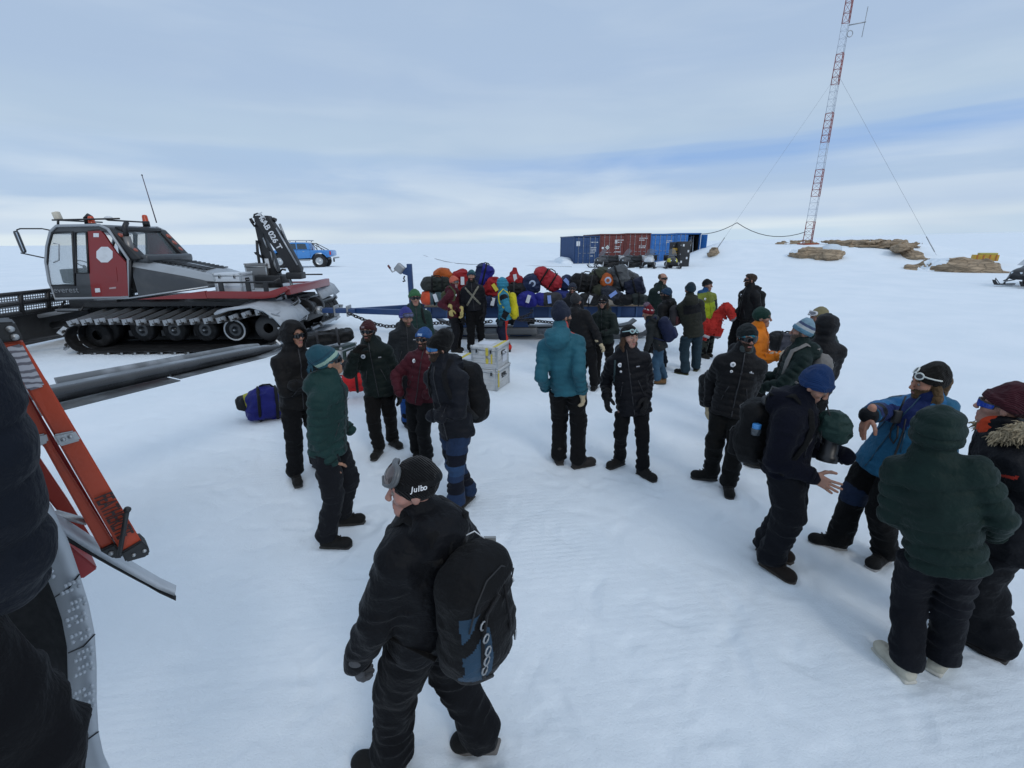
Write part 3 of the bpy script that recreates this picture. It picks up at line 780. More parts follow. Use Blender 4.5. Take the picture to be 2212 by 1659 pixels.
# ------------------------------------------------------------------ camera, light, sky, ground
cam = bpy.data.cameras.new('camera'); cam.sensor_width = 36; cam.lens = 36*FPX/2212; cam.clip_start = .05; cam.clip_end = 20000
co = bpy.data.objects.new('camera', cam); COL.objects.link(co); scene.camera = co
m4 = Matrix.Identity(4)
for i in range(3):
    for j in range(3): m4[i][j] = RC[i,j]
    m4[i][3] = CAM[i]
co.matrix_world = m4
SUN_AZ, SUN_EL = radians(150), radians(36)      # compass-like: 0 = straight ahead (+Y), clockwise to +X
ld = bpy.data.lights.new('sun', 'SUN'); ld.energy = .75; ld.angle = radians(17); ld.color = (1,.96,.9)
lo = bpy.data.objects.new('sun', ld); COL.objects.link(lo)
sdv = Vector((sin(SUN_AZ)*cos(SUN_EL), cos(SUN_AZ)*cos(SUN_EL), sin(SUN_EL))); lo.rotation_euler = sdv.to_track_quat('Z','Y').to_euler(); lo.location = (0,-5,30)
w = bpy.data.worlds.new('World'); scene.world = w; w.use_nodes = True; nt = w.node_tree; L = nt.links.new; bg = nt.nodes['Background']; bg.inputs['Strength'].default_value = .1
sky = _n(nt, 'ShaderNodeTexSky'); sky.sky_type = 'NISHITA'; sky.sun_disc = False; sky.sun_elevation = SUN_EL; sky.sun_rotation = SUN_AZ; sky.dust_density = 2; sky.altitude = 1200
tc = _n(nt, 'ShaderNodeTexCoord'); sx = _n(nt, 'ShaderNodeSeparateXYZ'); L(tc.outputs['Generated'], sx.inputs[0])
def MA(op, a, b=None, c=None):
    n = nt.nodes.new('ShaderNodeMath'); n.operation = op
    for i, v in enumerate((a, b, c)):
        if v is None: continue
        if hasattr(v, 'links') or hasattr(v, 'node'): L(v, n.inputs[i])
        else: n.inputs[i].default_value = v
    return n.outputs[0]
def MIX(f, a, b):
    n = nt.nodes.new('ShaderNodeMix'); n.data_type = 'RGBA'
    for i, v in ((0, f), (6, a), (7, b)):
        if isinstance(v, tuple): n.inputs[i].default_value = (*v, 1)
        elif isinstance(v, float): n.inputs[i].default_value = v
        else: L(v, n.inputs[i])
    return n.outputs[2]
def RAMP(f, stops, interp='EASE'):
    n = nt.nodes.new('ShaderNodeValToRGB'); n.color_ramp.interpolation = interp; e = n.color_ramp.elements
    while len(e) < len(stops): e.new(.5)
    for i, (p, c) in enumerate(stops): e[i].position = p; e[i].color = (*c, 1) if isinstance(c, tuple) else (c, c, c, 1)
    L(f, n.inputs[0]); return n.outputs[0]
el = MA('ARCSINE', sx.outputs[2]); az = MA('ARCTAN2', sx.outputs[0], sx.outputs[1]); eld = MA('MULTIPLY', el, 180/pi); azd = MA('MULTIPLY', az, 180/pi)
def NOISE(sa, se, off, scale, det, rough=.55, dist=0.):
    cx = nt.nodes.new('ShaderNodeCombineXYZ'); L(MA('MULTIPLY', azd, sa), cx.inputs[0]); L(MA('MULTIPLY', eld, se), cx.inputs[1]); cx.inputs[2].default_value = off
    n = nt.nodes.new('ShaderNodeTexNoise'); n.inputs['Scale'].default_value = scale; n.inputs['Detail'].default_value = det; n.inputs['Roughness'].default_value = rough; n.inputs['Distortion'].default_value = dist
    L(cx.outputs[0], n.inputs['Vector']); return n.outputs[0]
S = 10.
def K(r, g, b): # sRGB 0..255 of the photographed cloud -> radiance (divided by the background strength)
    f = lambda v: ((v/255+.055)/1.055)**2.4 if v/255 > .04045 else v/255/12.92
    return (f(r)*S, f(g)*S, f(b)*S)
n1 = NOISE(.05, .28, 1.3, 1.0, 5, .5, .3); n2 = NOISE(.03, .5, 7.7, 1.0, 4, .5, .4); n3 = NOISE(.06, 1.1, 3.1, 1.0, 3)
# slow bands by height: the layers tilt a little up to the right
h = MA('ADD', eld, MA('MULTIPLY', MA('SUBTRACT', n2, .5), 3.2)); h = MA('SUBTRACT', h, MA('MULTIPLY', azd, .028))
u = MA('DIVIDE', MA('ADD', h, 4.), 40.)
def E(d): return (d+4.)/40.
base = RAMP(u, [(0, (.0,)*3) if False else (0., K(196,216,234)), (E(.2), K(205,225,240)), (E(1.1), K(226,238,244)), (E(2.4), K(196,214,235)), (E(3.4), K(203,219,236)), (E(5.), K(177,200,227)), (E(7.), K(181,203,229)), (E(8.6), K(173,198,227)), (E(11.), K(184,205,226)), (E(17.), K(173,195,223)), (E(30), K(168,190,218))], 'EASE')
bandc = MA('SUBTRACT', eld, MA('ADD', 9.1, MA('MULTIPLY', MA('SUBTRACT', azd, 30.), .035))); bandc = MA('ADD', bandc, MA('MULTIPLY', MA('SUBTRACT', n3, .5), 1.6))
band = RAMP(MA('DIVIDE', MA('ADD', bandc, 3.), 6.), [(0,0.05), (.22,.3), (.47,.78), (.6,.5), (.70,.0)], 'EASE')
band = MA('MULTIPLY', band, RAMP(MA('DIVIDE', MA('ADD', azd, 40.), 80.), [(0,0.), (.33,.15), (.5,.6), (.75,1.), (1,1.)]))
c1 = MIX(band, base, K(138,176,228))
puff = MA('MULTIPLY', RAMP(n1, [(.42,0.), (.66,1.)]), RAMP(MA('DIVIDE', eld, 30.), [(0,.75), (.15,.6), (.35,.18), (1,.12)]))
c2 = MIX(puff, c1, K(221,233,243))
pale = RAMP(NOISE(.022, .07, 5.5, 1.0, 4), [(.38,0.), (.68,.5)]); c3 = MIX(pale, c2, K(172,193,219))
# overhead the overcast is brighter than the strip in the picture
top = RAMP(MA('DIVIDE', eld, 90.), [(.0,0.), (.3,.0), (.6,1.), (1,1.)]); c4 = MIX(MA('MULTIPLY', top, .8), c3, (7.3,8.65,10.4))
fin = MIX(.97, sky.outputs[0], c4)
L(fin, bg.inputs['Color'])
scene.view_settings.view_transform = 'Standard'; scene.view_settings.look = 'None'; scene.view_settings.exposure = 0; scene.view_settings.gamma = 1
# ------------------------------------------------------------------ far things: containers, mast, rocks, snowmobiles, pickup
def P8(x, y): return ((900+x/3.686)/1.8228, (800+y/3.686)/1.8228)
def P1_(x, y): return (x*.3637, 329.2+y*.3637)
def child(m, name, root): return m.build(name, root)
M_STEEL = paint((.32,.33,.34), .4, .6, .3, (.12,.11,.1)); M_DARK = paint((.012,.012,.013), .5, 0, .3, (.04,.04,.04)); M_WHT = paint((.62,.64,.66), .5, 0, .25, (.3,.3,.3), 8)
M_ALU = paint((.55,.57,.58), .35, .75, .3, (.25,.25,.25), 5)
def container(org, ud, col, label, marks, opened=False, tall=2.59, sticker=None):
    W, D, Ht = 2.438, 6.06, tall
    u = nrm(A(*ud,0)); v = A(-u[1], u[0], 0); M = basis(u, v, org)
    root = empty('shipping_container', None, label, 'shipping container', 'shipping containers in a row', M)
    c = paint(col, .55, 0, .35, sc(col,.55), 1.6); fr = paint(sc(col,.75), .5, 0, .3, sc(col,.4), 2)
    m = MB()   # corrugated sides and back
    def corr(x0, y0, x1, y1, n, out):
        pts = []
        for i in range(n):
            for k, o in ((0,0),(.3,0),(.5,1),(.8,1)):
                t = (i+k)/n; pts.append((x0+(x1-x0)*t+out[0]*o*-.036, y0+(y1-y0)*t+out[1]*o*-.036))
        m.grid([[(p[0],p[1],.15) for p in pts], [(p[0],p[1],Ht-.1) for p in pts]], c, False)
    corr(.03,.1,.03,D-.05,21,(-1,0)); corr(W-.03,.1,W-.03,D-.05,21,(1,0)); corr(.05,D-.04,W-.05,D-.04,9,(0,1))
    m.box((W/2,D/2,Ht-.06), (W-.1,D-.1,.03), c); m.box((W/2,D/2,.14), (W-.1,D-.1,.05), M_DARK)
    if opened: m.box((W/2,D-.2,Ht/2), (W-.2,.03,Ht-.3), M_DARK); m.box((.09,D/2,Ht/2),(.02,D-.4,Ht-.3),M_DARK); m.box((W-.09,D/2,Ht/2),(.02,D-.4,Ht-.3),M_DARK)
    child(m, 'walls', root)
    m = MB()
    for x in (.06, W-.06):
        for y in (.06, D-.06): m.box((x,y,Ht/2), (.12,.12,Ht-.03), fr, bev=.012)
    for z in (.09, Ht-.06): m.box((W/2,.07,z), (W-.26,.1,.13), fr, bev=.01); m.box((W/2,D-.07,z), (W-.26,.1,.12), fr, bev=.01)
    for z in (.09, Ht-.06):
        for x in (.05, W-.05): m.box((x,D/2,z), (.08,D-.26,.11), fr, bev=.01)
    for x in (.06, W-.06):
        for y in (.06, D-.06):
            for z in (.055, Ht-.055): m.box((x,y,z), (.17,.17,.115), fr, bev=.015)
    child(m, 'frame', root)
    dw = (W-.26)/2
    for k in (0,1):
        x0 = .13+k*dw
        if opened and k == 1:
            m = MB(); m.box((W+.02,-.62,Ht/2), (.05,1.1,Ht-.32), c, bev=.01); child(m, 'door', root); continue
        m = MB(); m.box((x0+dw/2,.045,Ht/2), (dw-.012,.045,Ht-.32), c, bev=.008)
        for z in (.55,1.1,1.65,2.1): m.box((x0+dw/2,.018,z), (dw-.12,.02,.18), c, bev=.008)
        d = child(m, 'door', root)
        for q in (.3,.72):
            b = MB(); x = x0+dw*q; b.cyl((x,-.012,.12), (x,-.012,Ht-.1), .017, M_STEEL, 8)
            for z in (.2,.8,1.7,2.4): b.box((x,-.008,z), (.08,.035,.05), M_STEEL)
            b.box((x+(.12 if k == 0 else -.12),-.02,1.05), (.24,.02,.03), M_STEEL); child(b, 'locking_bar', d)
    m = MB()
    for (x, z, w, h) in marks: m.box((x*W,-.002,z), (w,.012,h), M_WHT)
    if marks: child(m, 'markings', root)
    if sticker:
        m = MB(); x, z, a = sticker; r = Matrix.Rotation(radians(a), 3, 'Y'); m.box((x*W,-.003,z), (.3,.012,.3), M_WHT, r); m.box((x*W,-.008,z), (.2,.012,.2), paint((.35,.42,.36),.6), r); child(m, 'placard', root)
    return root, M
cu = nrm(A(1,.105,0)); c0 = at_d(1238,575,45); c0[2] = float(gz(c0[0], c0[1]))-.08
def code(x0, rows, seed):
    r = random.Random(seed); out = []
    for z, w0 in rows:
        x = x0
        while x < x0+w0:
            w_ = r.choice((.05,.09,.12)); out.append((x+w_/2/2.438, z, w_, .075)); x += w_/2.438+.018
    return out
DB = (.012,.05,.15); BR = (.13,.022,.017); BL = (.02,.14,.42)
def corg(i, dz=0): return c0+cu*2.447*i+A(0,0,.055*i+dz)
container(corg(0), cu[:2], DB, 'dark navy shipping container at the left end of the row, its long side showing', code(.66,((2.02,.25),(1.55,.2),(1.4,.2),(1.25,.2),(1.08,.15),(.8,.08)),1)+[(.17,1.9,.34,.42)])
container(corg(1), cu[:2], BR, 'rust brown container with a diamond placard, next to the dark navy one', code(.6,((2.15,.3),(1.95,.25),(1.55,.2),(1.4,.15),(1.1,.2)),2)+[(.64,2.0,.22,.3),(.13,1.45,.2,.18),(.3,1.05,.2,.06)], tall=2.7, sticker=(.31,1.5,45))
container(corg(2), cu[:2], BR, 'rust brown container without placard, between its twin and the bright blue ones', code(.55,((2.25,.3),(2.08,.2),(1.55,.25),(1.4,.2)),3), tall=2.7)
container(corg(3), cu[:2], BL, 'bright blue container with both doors shut, right of the brown ones', code(.62,((1.95,.25),(1.82,.1)),4))
oc, OM = container(corg(4), cu[:2], BL, 'bright blue container with its right door open, at the right end of the row', [], True)
m = MB()
for i, (x, dx) in enumerate(((1.45,.35),(1.62,.33),(1.72,.3),(2.05,.1))): m.tube([(x,.5,.2),(x+dx,.9,2.35)], .055 if i else .07, [M_ALU, M_WHT, M_STEEL, M_WHT][i], 8)
o = m.build('pole_bundle', None, OM); tag(o, 'long pale poles leaning inside the open blue container', 'poles')
m = MB(); m.prism([(-.9,-.02),(0,.5),(3.2,.42),(3.4,-.02)], (0,1.0,0), snow_mat(False), (-.75,-.3,0)); 
# drifted snow against the container's long side
s = SDF(.07); b = c0-cu*.4+A(*(-cu[1],cu[0],0))*2.6
s.ell(b+A(0,0,.05), (.7,3.6,.55), .2, np.stack([cu, A(-cu[1],cu[0],0), A(0,0,1)],1)); s.ell(c0-cu*.3+A(-.3,-.1,.05), (.6,.5,.3), .2); s.noise(.12,.8,3); s.eval(); tag(sdf_obj(s, 'snow_drift', snow_mat(False), None), kind='structure', label='snow drift banked along the container')
m.bm.free()
# mast
mb = A(26.18,42.6,2.05); R_M = 50.
def mz(py): x = 1745+(1835-1745)*(532-py)/532.; return float(at_d(x, py, R_M)[2])
segs = [535,479,424,366,307,244,182,116,49,-40]
RED = paint((.26,.06,.055), .5, 0, .2, (.2,.05,.04)); WHI = paint((.42,.45,.5), .5, 0, .2, (.3,.3,.3))
root = empty('lattice_mast', mb, 'tall red and white lattice radio mast on the rocky snow mound', 'radio mast')
ztop = mz(segs[-1])
def leg(k, z):
    w_ = .43-.14*(z-mb[2])/(ztop-mb[2]); a = radians(20+120*k); return A(w_*cos(a), w_*sin(a), z-mb[2])
for i in range(len(segs)-1):
    z0, z1 = mz(segs[i]), mz(segs[i+1]); mt = RED if i % 2 == 0 else WHI; m = MB(); rr = .027 if i % 2 == 0 else .016
    nst = 4
    for k in range(3):
        m.tube([leg(k,z0), leg(k,z1)], rr*1.2, mt, 6)
        for j in range(nst+1):
            z = z0+(z1-z0)*j/nst; a, b = leg(k,z), leg((k+1)%3,z); m.tube([a,b], rr*.7, mt, 4)
            if j < nst: m.tube([leg(k,z), leg((k+1)%3, z0+(z1-z0)*(j+1)/nst)], rr*.42, mt, 4)
    child(m, 'mast_section', root)
m = MB(); m.prism([(-.75,-.25),(.75,-.25),(.6,.28),(-.6,.28)], (0,1.2,0), paint((.3,.07,.03),.7,0,.4,(.1,.05,.03)), (0,-.6,0)); child(m, 'base', root)
za = mz(55)-mb[2]; m = MB(); m.tube([(0.2,0,za),(1.3,-.3,za+.1)], .04, M_STEEL, 6); m.tube([(1.2,-.3,za-.9),(1.25,-.3,za+1.1)], .025, M_STEEL, 6); m.tube([(.35+.22*cos(t),-.1,za-.6+.22*sin(t)) for t in np.linspace(0,2*pi,14)], .03, M_STEEL, 5); child(m, 'antenna', root)
zg = mz(160); M_WIRE = plain((.22,.24,.27), .5)
anch = []
for (px, py), lb, mid in (((1541,549),'thin guy wire from the mast down to the snow beside the open container',None),((2023,552),'thin guy wire from the mast down to the large right rock',None),((1802,529),'thin guy wire running from the mast straight down behind the rocks',None)):
    a = on_ground(px, py, 20) if px != 1802 else A(28.9,46.5,2.0); anch.append(a); top_ = A(mb[0],mb[1],zg); m = MB()
    m.tube([top_-a, (0,0,.0)], .008, M_WIRE, 4); d = nrm(top_-a); m.tube([d*.3, d*1.6], .035, M_STEEL, 6); o = m.build('guy_wire'); o.location = a; tag(o, lb, 'guy wire', 'guy wires of the mast')
pA = A(*(c0+cu*12.1)); pA[2] = 3.2; q1 = at_d(1592,481,47.5); q2 = A(mb[0]-.5, mb[1]-.3, 3.3); pts = []
for a, b, sag in ((pA,q1,.25),(q1,q2,.75)):
    for t in np.linspace(0,1,10): p = a+(b-a)*t; p[2] -= sag*4*t*(1-t); pts.append(p)
m = MB(); m.tube(pts, .03, M_DARK, 5); o = m.build('power_cable'); tag(o, 'black cable sagging between the container roof and the mast', 'cable')
# rocks
def rockm():
    m, nt, b = _new('rock'); b.inputs['Roughness'].default_value = .9
    tc, nz, mr, mx = _noise_mix(nt, b, (.25,.18,.115), (.44,.33,.22), 1.1, .35, .68, 9); mp = _n(nt, 'ShaderNodeMapping'); mp.inputs['Scale'].default_value = (1,1,3.5); nt.links.new(tc.outputs['Object'], mp.inputs[0]); nt.links.new(mp.outputs[0], nz.inputs[0])
    vo = _n(nt, 'ShaderNodeTexVoronoi', Scale=1.6); vo.feature = 'DISTANCE_TO_EDGE'; nt.links.new(mp.outputs[0], vo.inputs['Vector']); rr = _n(nt, 'ShaderNodeMapRange'); rr.inputs[2].default_value = .09; nt.links.new(vo.outputs['Distance'], rr.inputs[0]); ad = _n(nt, 'ShaderNodeMath', operation='MULTIPLY_ADD'); nt.links.new(rr.outputs[0], ad.inputs[0]); ad.inputs[1].default_value = .5; nt.links.new(nz.outputs[0], ad.inputs[2]); _bump(nt, b, ad.outputs[0], .8, .2); return m
ROCK = rockm()
def rock(cx, cy, w_, h_, label, seed, parts=((0,0,1,1),), dep=1.2, cell=.8):
    b = on_ground(cx, cy+h_*.4, 15); R_ = hypot(b[0], b[1]); k = R_/1000*1.02; r = A(b[0]/R_, b[1]/R_, 0); t = A(r[1],-r[0],0); s = SDF(.09)
    for (x, z, a, c) in parts:
        p = b+t*x*w_*k*.5+r*.5; p[2] = gz(p[0],p[1])
        s.ell(p+A(0,0,z*h_*k), A(w_*k*.5*a, dep*(.5+.5*a), h_*k*.62*c), .2, np.stack([t,r,A(0,0,1)],1))
    s.noise(.15,cell,seed,True); s.noise(.07,.4,seed+1,True); s.noise(.03,.2,seed+5,True); s.noise(.09,(1.8,1.8,.4),seed+2,True); s.eval(); P, Q = s.mesh(); c = centers(P, Q)
    # wind-blown snow lies in the hollows of its upper faces
    n = np.cross(P[Q[:,1]]-P[Q[:,0]], P[Q[:,2]]-P[Q[:,0]]); n = n/np.linalg.norm(n,axis=1)[:,None]
    sn = (np.sin(c[:,0]*1.9+seed*2)+np.sin(c[:,1]*2.3+seed)+np.sin((c[:,0]-c[:,1])*1.1) > 1.25) & (n[:,2] > .25)
    o = mesh_np('rock', P-b, Q, None, [ROCK, snow_mat(False)], sn.astype(int), True); o.location = b; return tag(o, label, 'rock', 'bare rocks on the snow mound')
rock(1718,524,70,13,'brown rock hump directly behind the mast foot',1,((-.3,0,.6,.9),(.35,-.1,.6,1.1)))
rock(1760,548,78,20,'layered brown rock in the snow below the mast foot',2,((-.35,0,.6,.7),(.25,0,.7,.6)))
rock(1850,527,72,5,'low sliver of brown rock on the crest right of the mast',3)
rock(1925,530,60,7,'small rock ridge between the low sliver and the stepped one',4)
rock(1965,545,44,26,'stepped brown rock ledge running downhill toward the big boulder',5,((-.5,.35,.5,.35),(.1,.0,.5,.4),(.6,-.4,.45,.3)))
rock(2058,574,112,30,'largest brown boulder at the right with a patch of snow',6,((-.45,-.15,.6,.55),(.05,.1,.75,.75),(.65,-.25,.45,.6)),1.4)
rock(1541,548,14,9,'tiny rock beside the open blue container',8)
s = SDF(.1); b = on_ground(1797,552,15); s.ell(b+A(0,.2,.1), (.7,.8,.6), .3); s.noise(.2,.8,5,True); s.eval(); tag(sdf_obj(s, 'ice_block', paint((.55,.62,.68),.5,0,.4,(.75,.78,.8),2), None), 'pale ice clump beside the layered rock', 'ice')
b = on_ground(2124,568,15); fr = Frame(b, b+A(1,-.55,0)); root = empty('cargo_box', None, 'low yellow and orange cargo box behind the largest boulder', 'cargo box', None, fr.mat())
m = MB(); Y_ = paint((.5,.3,.03),.6,0,.5,(.3,.15,.03),4); m.box((0,0,.35),(1.3,.7,.42),Y_,bev=.04); child(m,'box',root); m = MB(); m.box((.1,0,.62),(.95,.5,.14),paint((.45,.4,.1),.6),bev=.03); child(m,'lid',root)
m = MB(); [m.box((x,-.36,.35),(.06,.03,.42),paint((.4,.12,.03),.6)) for x in (-.5,-.17,.17,.5)]; child(m,'ribs',root)
# rope lying on the snow toward the containers
pts = [on_ground(x, y, 10)+A(0,0,.03) for x, y in ((915,552),(935,558),(960,565),(985,569.5),(1020,572),(1060,572.5),(1100,574),(1160,575.5),(1235,577.5))]
m = MB(); m.tube(pts, .022, plain((.06,.06,.07),.8), 5); o = m.build('rope'); tag(o, 'thin dark rope lying on the snow toward the dark navy container', 'rope')
# ---- snowmobiles (local: +x right of the machine, -y its nose, z up)
def snowmobile_parts(body, accent, cowl):
    root = empty('snowmobile', (0,0,0), None, 'snowmobile')
    bm_ = paint(body,.3,0,.2,(.1,.1,.1)); ac = paint(accent,.3); dk = M_DARK
    s = SDF(.03); s.ell((0,-.62,.62),(.36,.55,.26),.1); s.cone((-.16,-.95,.52),(.16,-.95,.52),.17,.17,.12); s.ell((0,-.3,.82),(.27,.38,.2),.1); s.cone((0,-.1,.6),(0,1.1,.6),.2,.16,.1); s.rbox((0,-.5,.42),(.7,.9,.22),.08,.08); s.eval()
    sdf_obj(s,'cowling',[bm_,ac,dk],root,lambda c: np.where((c[:,2] < .5),2,np.where((np.abs(c[:,0]) > .2)&(c[:,1] < -.35)&(c[:,2] < .78),1,0)))
    s = SDF(.03); s.cone((0,.0,.82),(0,.95,.76),.17,.15,.05); s.rbox((0,1.0,.82),(.3,.3,.25),.06,.05); s.eval(); sdf_obj(s,'seat',rubber((.015,.015,.016)),root)
    m = MB(); P = [[(sin(a)*.34*(1-.25*t),-.62+.42*t-.16*cos(a)*1,.95+.55*t-.1*abs(a)*t) for a in np.linspace(-1.25,1.25,9)] for t in np.linspace(0,1,6)]; m.grid(P, glass((.1,.12,.14),.55)); child(m,'windscreen',root)
    for q in (-1,1):
        m = MB(); m.prism([(-1.5,.16),(-1.62,.3),(-1.4,.05),(-.2,.03),(-.15,.09),(-1.35,.1)],(.14,0,0),dk,(q*.5-.07,0,0),((0,1,0),(0,0,1)),bev=.01); m.tube([(q*.5,-1.45,.12),(q*.5,-1.52,.36),(q*.5,-1.15,.1)],.018,dk,6); ski = child(m,'ski',root)
        m = MB(); m.tube([(q*.5,-.85,.1),(q*.42,-.75,.5)],.04,M_STEEL,8); m.tube([(q*.5,-.8,.2),(q*.2,-.7,.3)],.025,dk,6); m.tube([(q*.5,-.95,.22),(q*.2,-1.0,.42)],.025,dk,6); child(m,'suspension',ski)
        m = MB(); m.box((q*.12,-1.12,.62),(.17,.05,.09),plain((.6,.65,.7),.1),bev=.02); child(m,'headlight',root)
    s = SDF(.035); s.cone((0,-.1,.22),(0,1.35,.26),.2,.22,.05,flat=((1,0,0),1.0)); s.noise(.03,.1,2,True); s.eval(); sdf_obj(s,'track',rubber(),root)
    m = MB(); m.tube([(-.38,-.12,1.12),(-.2,-.2,1.08),(.2,-.2,1.08),(.38,-.12,1.12)],.022,dk,6); m.tube([(0,-.2,1.08),(0,-.35,.85)],.03,dk,6); child(m,'handlebar',root)
    m = MB(); m.box((0,1.45,.72),(.55,.4,.42),cowl,bev=.04); m.tube([(-.3,1.2,.95),(-.3,1.7,.95),(.3,1.7,.95),(.3,1.2,.95)],.02,dk,6); child(m,'rear_box',root)
    return root
def setpose(root, px, py, yaw, label, d=39):
    b = at_d(px, py, d); b[2] = float(gz(b[0], b[1])); root.location = b; root.rotation_euler = (0,0,radians(yaw)); tag(root, label, 'snowmobile', 'snowmobiles parked before the containers')
def dup(root):
    r = root.copy(); COL.objects.link(r)
    for ch in list(root.children):
        c = ch.copy(); COL.objects.link(c); c.parent = r
        for g in ch.children: e = g.copy(); COL.objects.link(e); e.parent = c
    return r
sm1 = snowmobile_parts((.02,.021,.023),(.05,.052,.055),M_WHT)
setpose(sm1,1310,578,-58,'dark snowmobile with white rear box, leftmost in front of the containers')
sm2 = dup(sm1); setpose(sm2,1362,578,-55,'dark snowmobile with white rear box, second from the left in the row')
sm3 = snowmobile_parts((.5,.53,.56),(.6,.62,.64),M_DARK); setpose(sm3,1404,579,-25,'white nosed snowmobile between the dark one and the yellow one')
sm4 = snowmobile_parts((.02,.02,.02),(.5,.45,.02),M_DARK); setpose(sm4,1447,580,-8,'black snowmobile with yellow panels, nose to the camera, beside the black cases')
sm5 = dup(sm1); setpose(sm5,2236,577,-75,'dark snowmobile alone at the right edge of the photo',33)
def case(px, py, d, size, col, label, yaw=5, labels=()):
    b = at_d(px, py, d); b[2] = float(gz(b[0],b[1])); root = empty('transport_case', None, label, 'case', 'black transport cases by the snowmobiles', Matrix.Translation(Vector(b)) @ Matrix.Rotation(radians(yaw),4,'Z'))
    m = MB(); m.box((0,0,size[2]/2),size,paint(col,.5,0,.3,(.05,.05,.05)),bev=.03); child(m,'shell',root); m = MB()
    for x in (-.5,.5):
        for z in (.15,.5,.85): m.box((x*size[0]*.93,-size[1]/2-.004,size[2]*z),(.06,.03,.1),M_STEEL,bev=.01)
    child(m,'latches',root); m = MB()
    for (x,z) in labels: m.box((x*size[0],-size[1]/2-.006,z*size[2]),(.13,.012,.17),M_WHT)
    if labels: child(m,'paper_labels',root)
    return root
case(1472,577,41,(.85,.8,1.95),(.012,.012,.013),'tall black transport case with white labels in front of the blue containers',labels=((-.2,.85),(.3,.62),(.2,.35),(-.3,.2)))
case(1456,575,41.6,(.75,.8,1.9),(.016,.016,.016),'black case with a yellow front panel, behind the yellow snowmobile',labels=((.3,.8),(.3,.5)))
m = MB(); b = at_d(1462,546,41.1); m.box((0,0,0),(.7,.3,.5),paint((.5,.28,.02),.5),bev=.03); m.box((0,-.16,.0),(.3,.03,.08),M_DARK); o = m.build('yellow_box'); o.location = (b[0],b[1],float(gz(b[0],b[1]))+1.2); tag(o,'yellow orange box strapped high between the black cases','box')
# ---- blue pickup on huge tyres (local x to the right = its tail, y away)
tb = at_d(692,577,43.5); tb[2] = float(gz(tb[0],tb[1])); tyaw = 8
TM = Matrix.Translation(Vector(tb)) @ Matrix.Rotation(radians(tyaw),4,'Z')
root = empty('pickup_truck', None, 'bright blue double cab pickup on oversized tyres, half hidden by the crane', 'pickup truck', None, TM)
TB = paint((.05,.23,.56),.3,0,.1,(.1,.25,.5),2,.4)
m = MB(); W_ = 1.85
prof = [(-4.35,.82),(-4.4,1.2),(-4.25,1.38),(-3.1,1.48),(-2.95,1.46),(.95,1.43),(1.05,1.3),(1.05,.98),(.75,.85),(.66,.88),(.5,1.1),(.2,1.27),(-.2,1.27),(-.5,1.1),(-.66,.8),(-2.6,.72),(-2.75,1.05),(-3.0,1.25),(-3.35,1.25),(-3.65,1.05),(-3.8,.78)]
m.prism(prof,(0,W_,0),TB,bev=.03); child(m,'body',root)
m = MB(); m.prism([(-3.05,1.47),(-2.3,2.02),(-2.1,2.08),(-.92,2.06),(-.78,1.98),(-.66,1.45)],(0,W_-.2,0),TB,(0,.1,0),bev=.04); child(m,'cab',root)
for (a,nm) in (([(-2.75,1.52),(-2.25,1.96),(-1.78,1.97),(-1.78,1.52)],'front_window'),([(-1.68,1.52),(-1.68,1.97),(-1.0,1.96),(-.9,1.52)],'rear_window')):
    m = MB(); m.prism(a,(0,.03,0),glass((.05,.07,.08),.85),(0,.085,0)); child(m,nm,root)
for xx, nm in ((0,'wheel'),(-3.18,'wheel')):
    for y in (-.12, W_-.26):
        m = MB(); m.lathe([(.3,0),(.5,.0),(.555,.06),(.56,.2),(.555,.34),(.5,.4),(.3,.4)],(xx,y,.55),(0,1,0),rubber(),28)
        for k in range(28): a = 2*pi*k/28; m.box((xx+.56*cos(a),y+.2,.55+.56*sin(a)),(.05,.36,.045),rubber(),Matrix.Rotation(-a,3,'Y'))
        t_ = child(m,nm,root); m = MB(); m.lathe([(0,.04),(.06,.02),(.1,.05),(.2,.08),(.29,.03),(.31,.0),(.3,.39),(0,.36)],(xx,y-.004,.55),(0,1,0),M_ALU,20); child(m,'rim',t_)
m = MB(); m.prism([(-.72,.78),(-.52,1.12),(-.2,1.31),(.2,1.31),(.52,1.12),(.72,.86),(.62,.86),(.45,1.07),(.18,1.23),(-.18,1.23),(-.45,1.07),(-.62,.78)],(0,.1,0),TB,(0,-.1,0),bev=.01); child(m,'wheel_arch',root)
m = MB(); [m.box((-1.55,y,2.2),(1.7,.07,.06),M_ALU) for y in (.15,W_-.15)]; [m.box((x,W_/2,2.24),(.06,W_-.2,.04),M_ALU) for x in np.linspace(-2.3,-.8,7)]; [m.box((x,y,2.13),(.05,.05,.1),M_DARK) for x in (-2.2,-.9) for y in (.15,W_-.15)]; child(m,'roof_rack',root)
m = MB()
for y in (.2,W_-.2): m.tube([(-.5,y,1.43),(-.5,y,1.98),(.45,y,1.45)],.035,M_DARK,6); m.tube([(-.5,y,1.98),(-.1,y,1.43)],.03,M_DARK,6)
m.tube([(-.5,.2,1.98),(-.5,W_-.2,1.98)],.035,M_DARK,6); child(m,'roll_bar',root)
m = MB(); m.box((.93,-.012,1.2),(.13,.04,.3),plain((.5,.02,.015),.25),bev=.015); child(m,'tail_light',root)
m = MB(); m.box((1.2,W_/2,.8),(.16,W_-.1,.12),M_STEEL,bev=.03); m.box((1.1,.35,.62),(.12,.06,.3),M_DARK); child(m,'rear_bumper',root)
m = MB(); m.box((-1.6,-.03,.62),(1.7,.16,.06),M_STEEL,bev=.02); m.box((-1.6,W_/2,.72),(4.4,.9,.12),M_DARK); m.cyl((0,.1,.55),(0,W_-.1,.55),.07,M_DARK,8); child(m,'chassis',root)
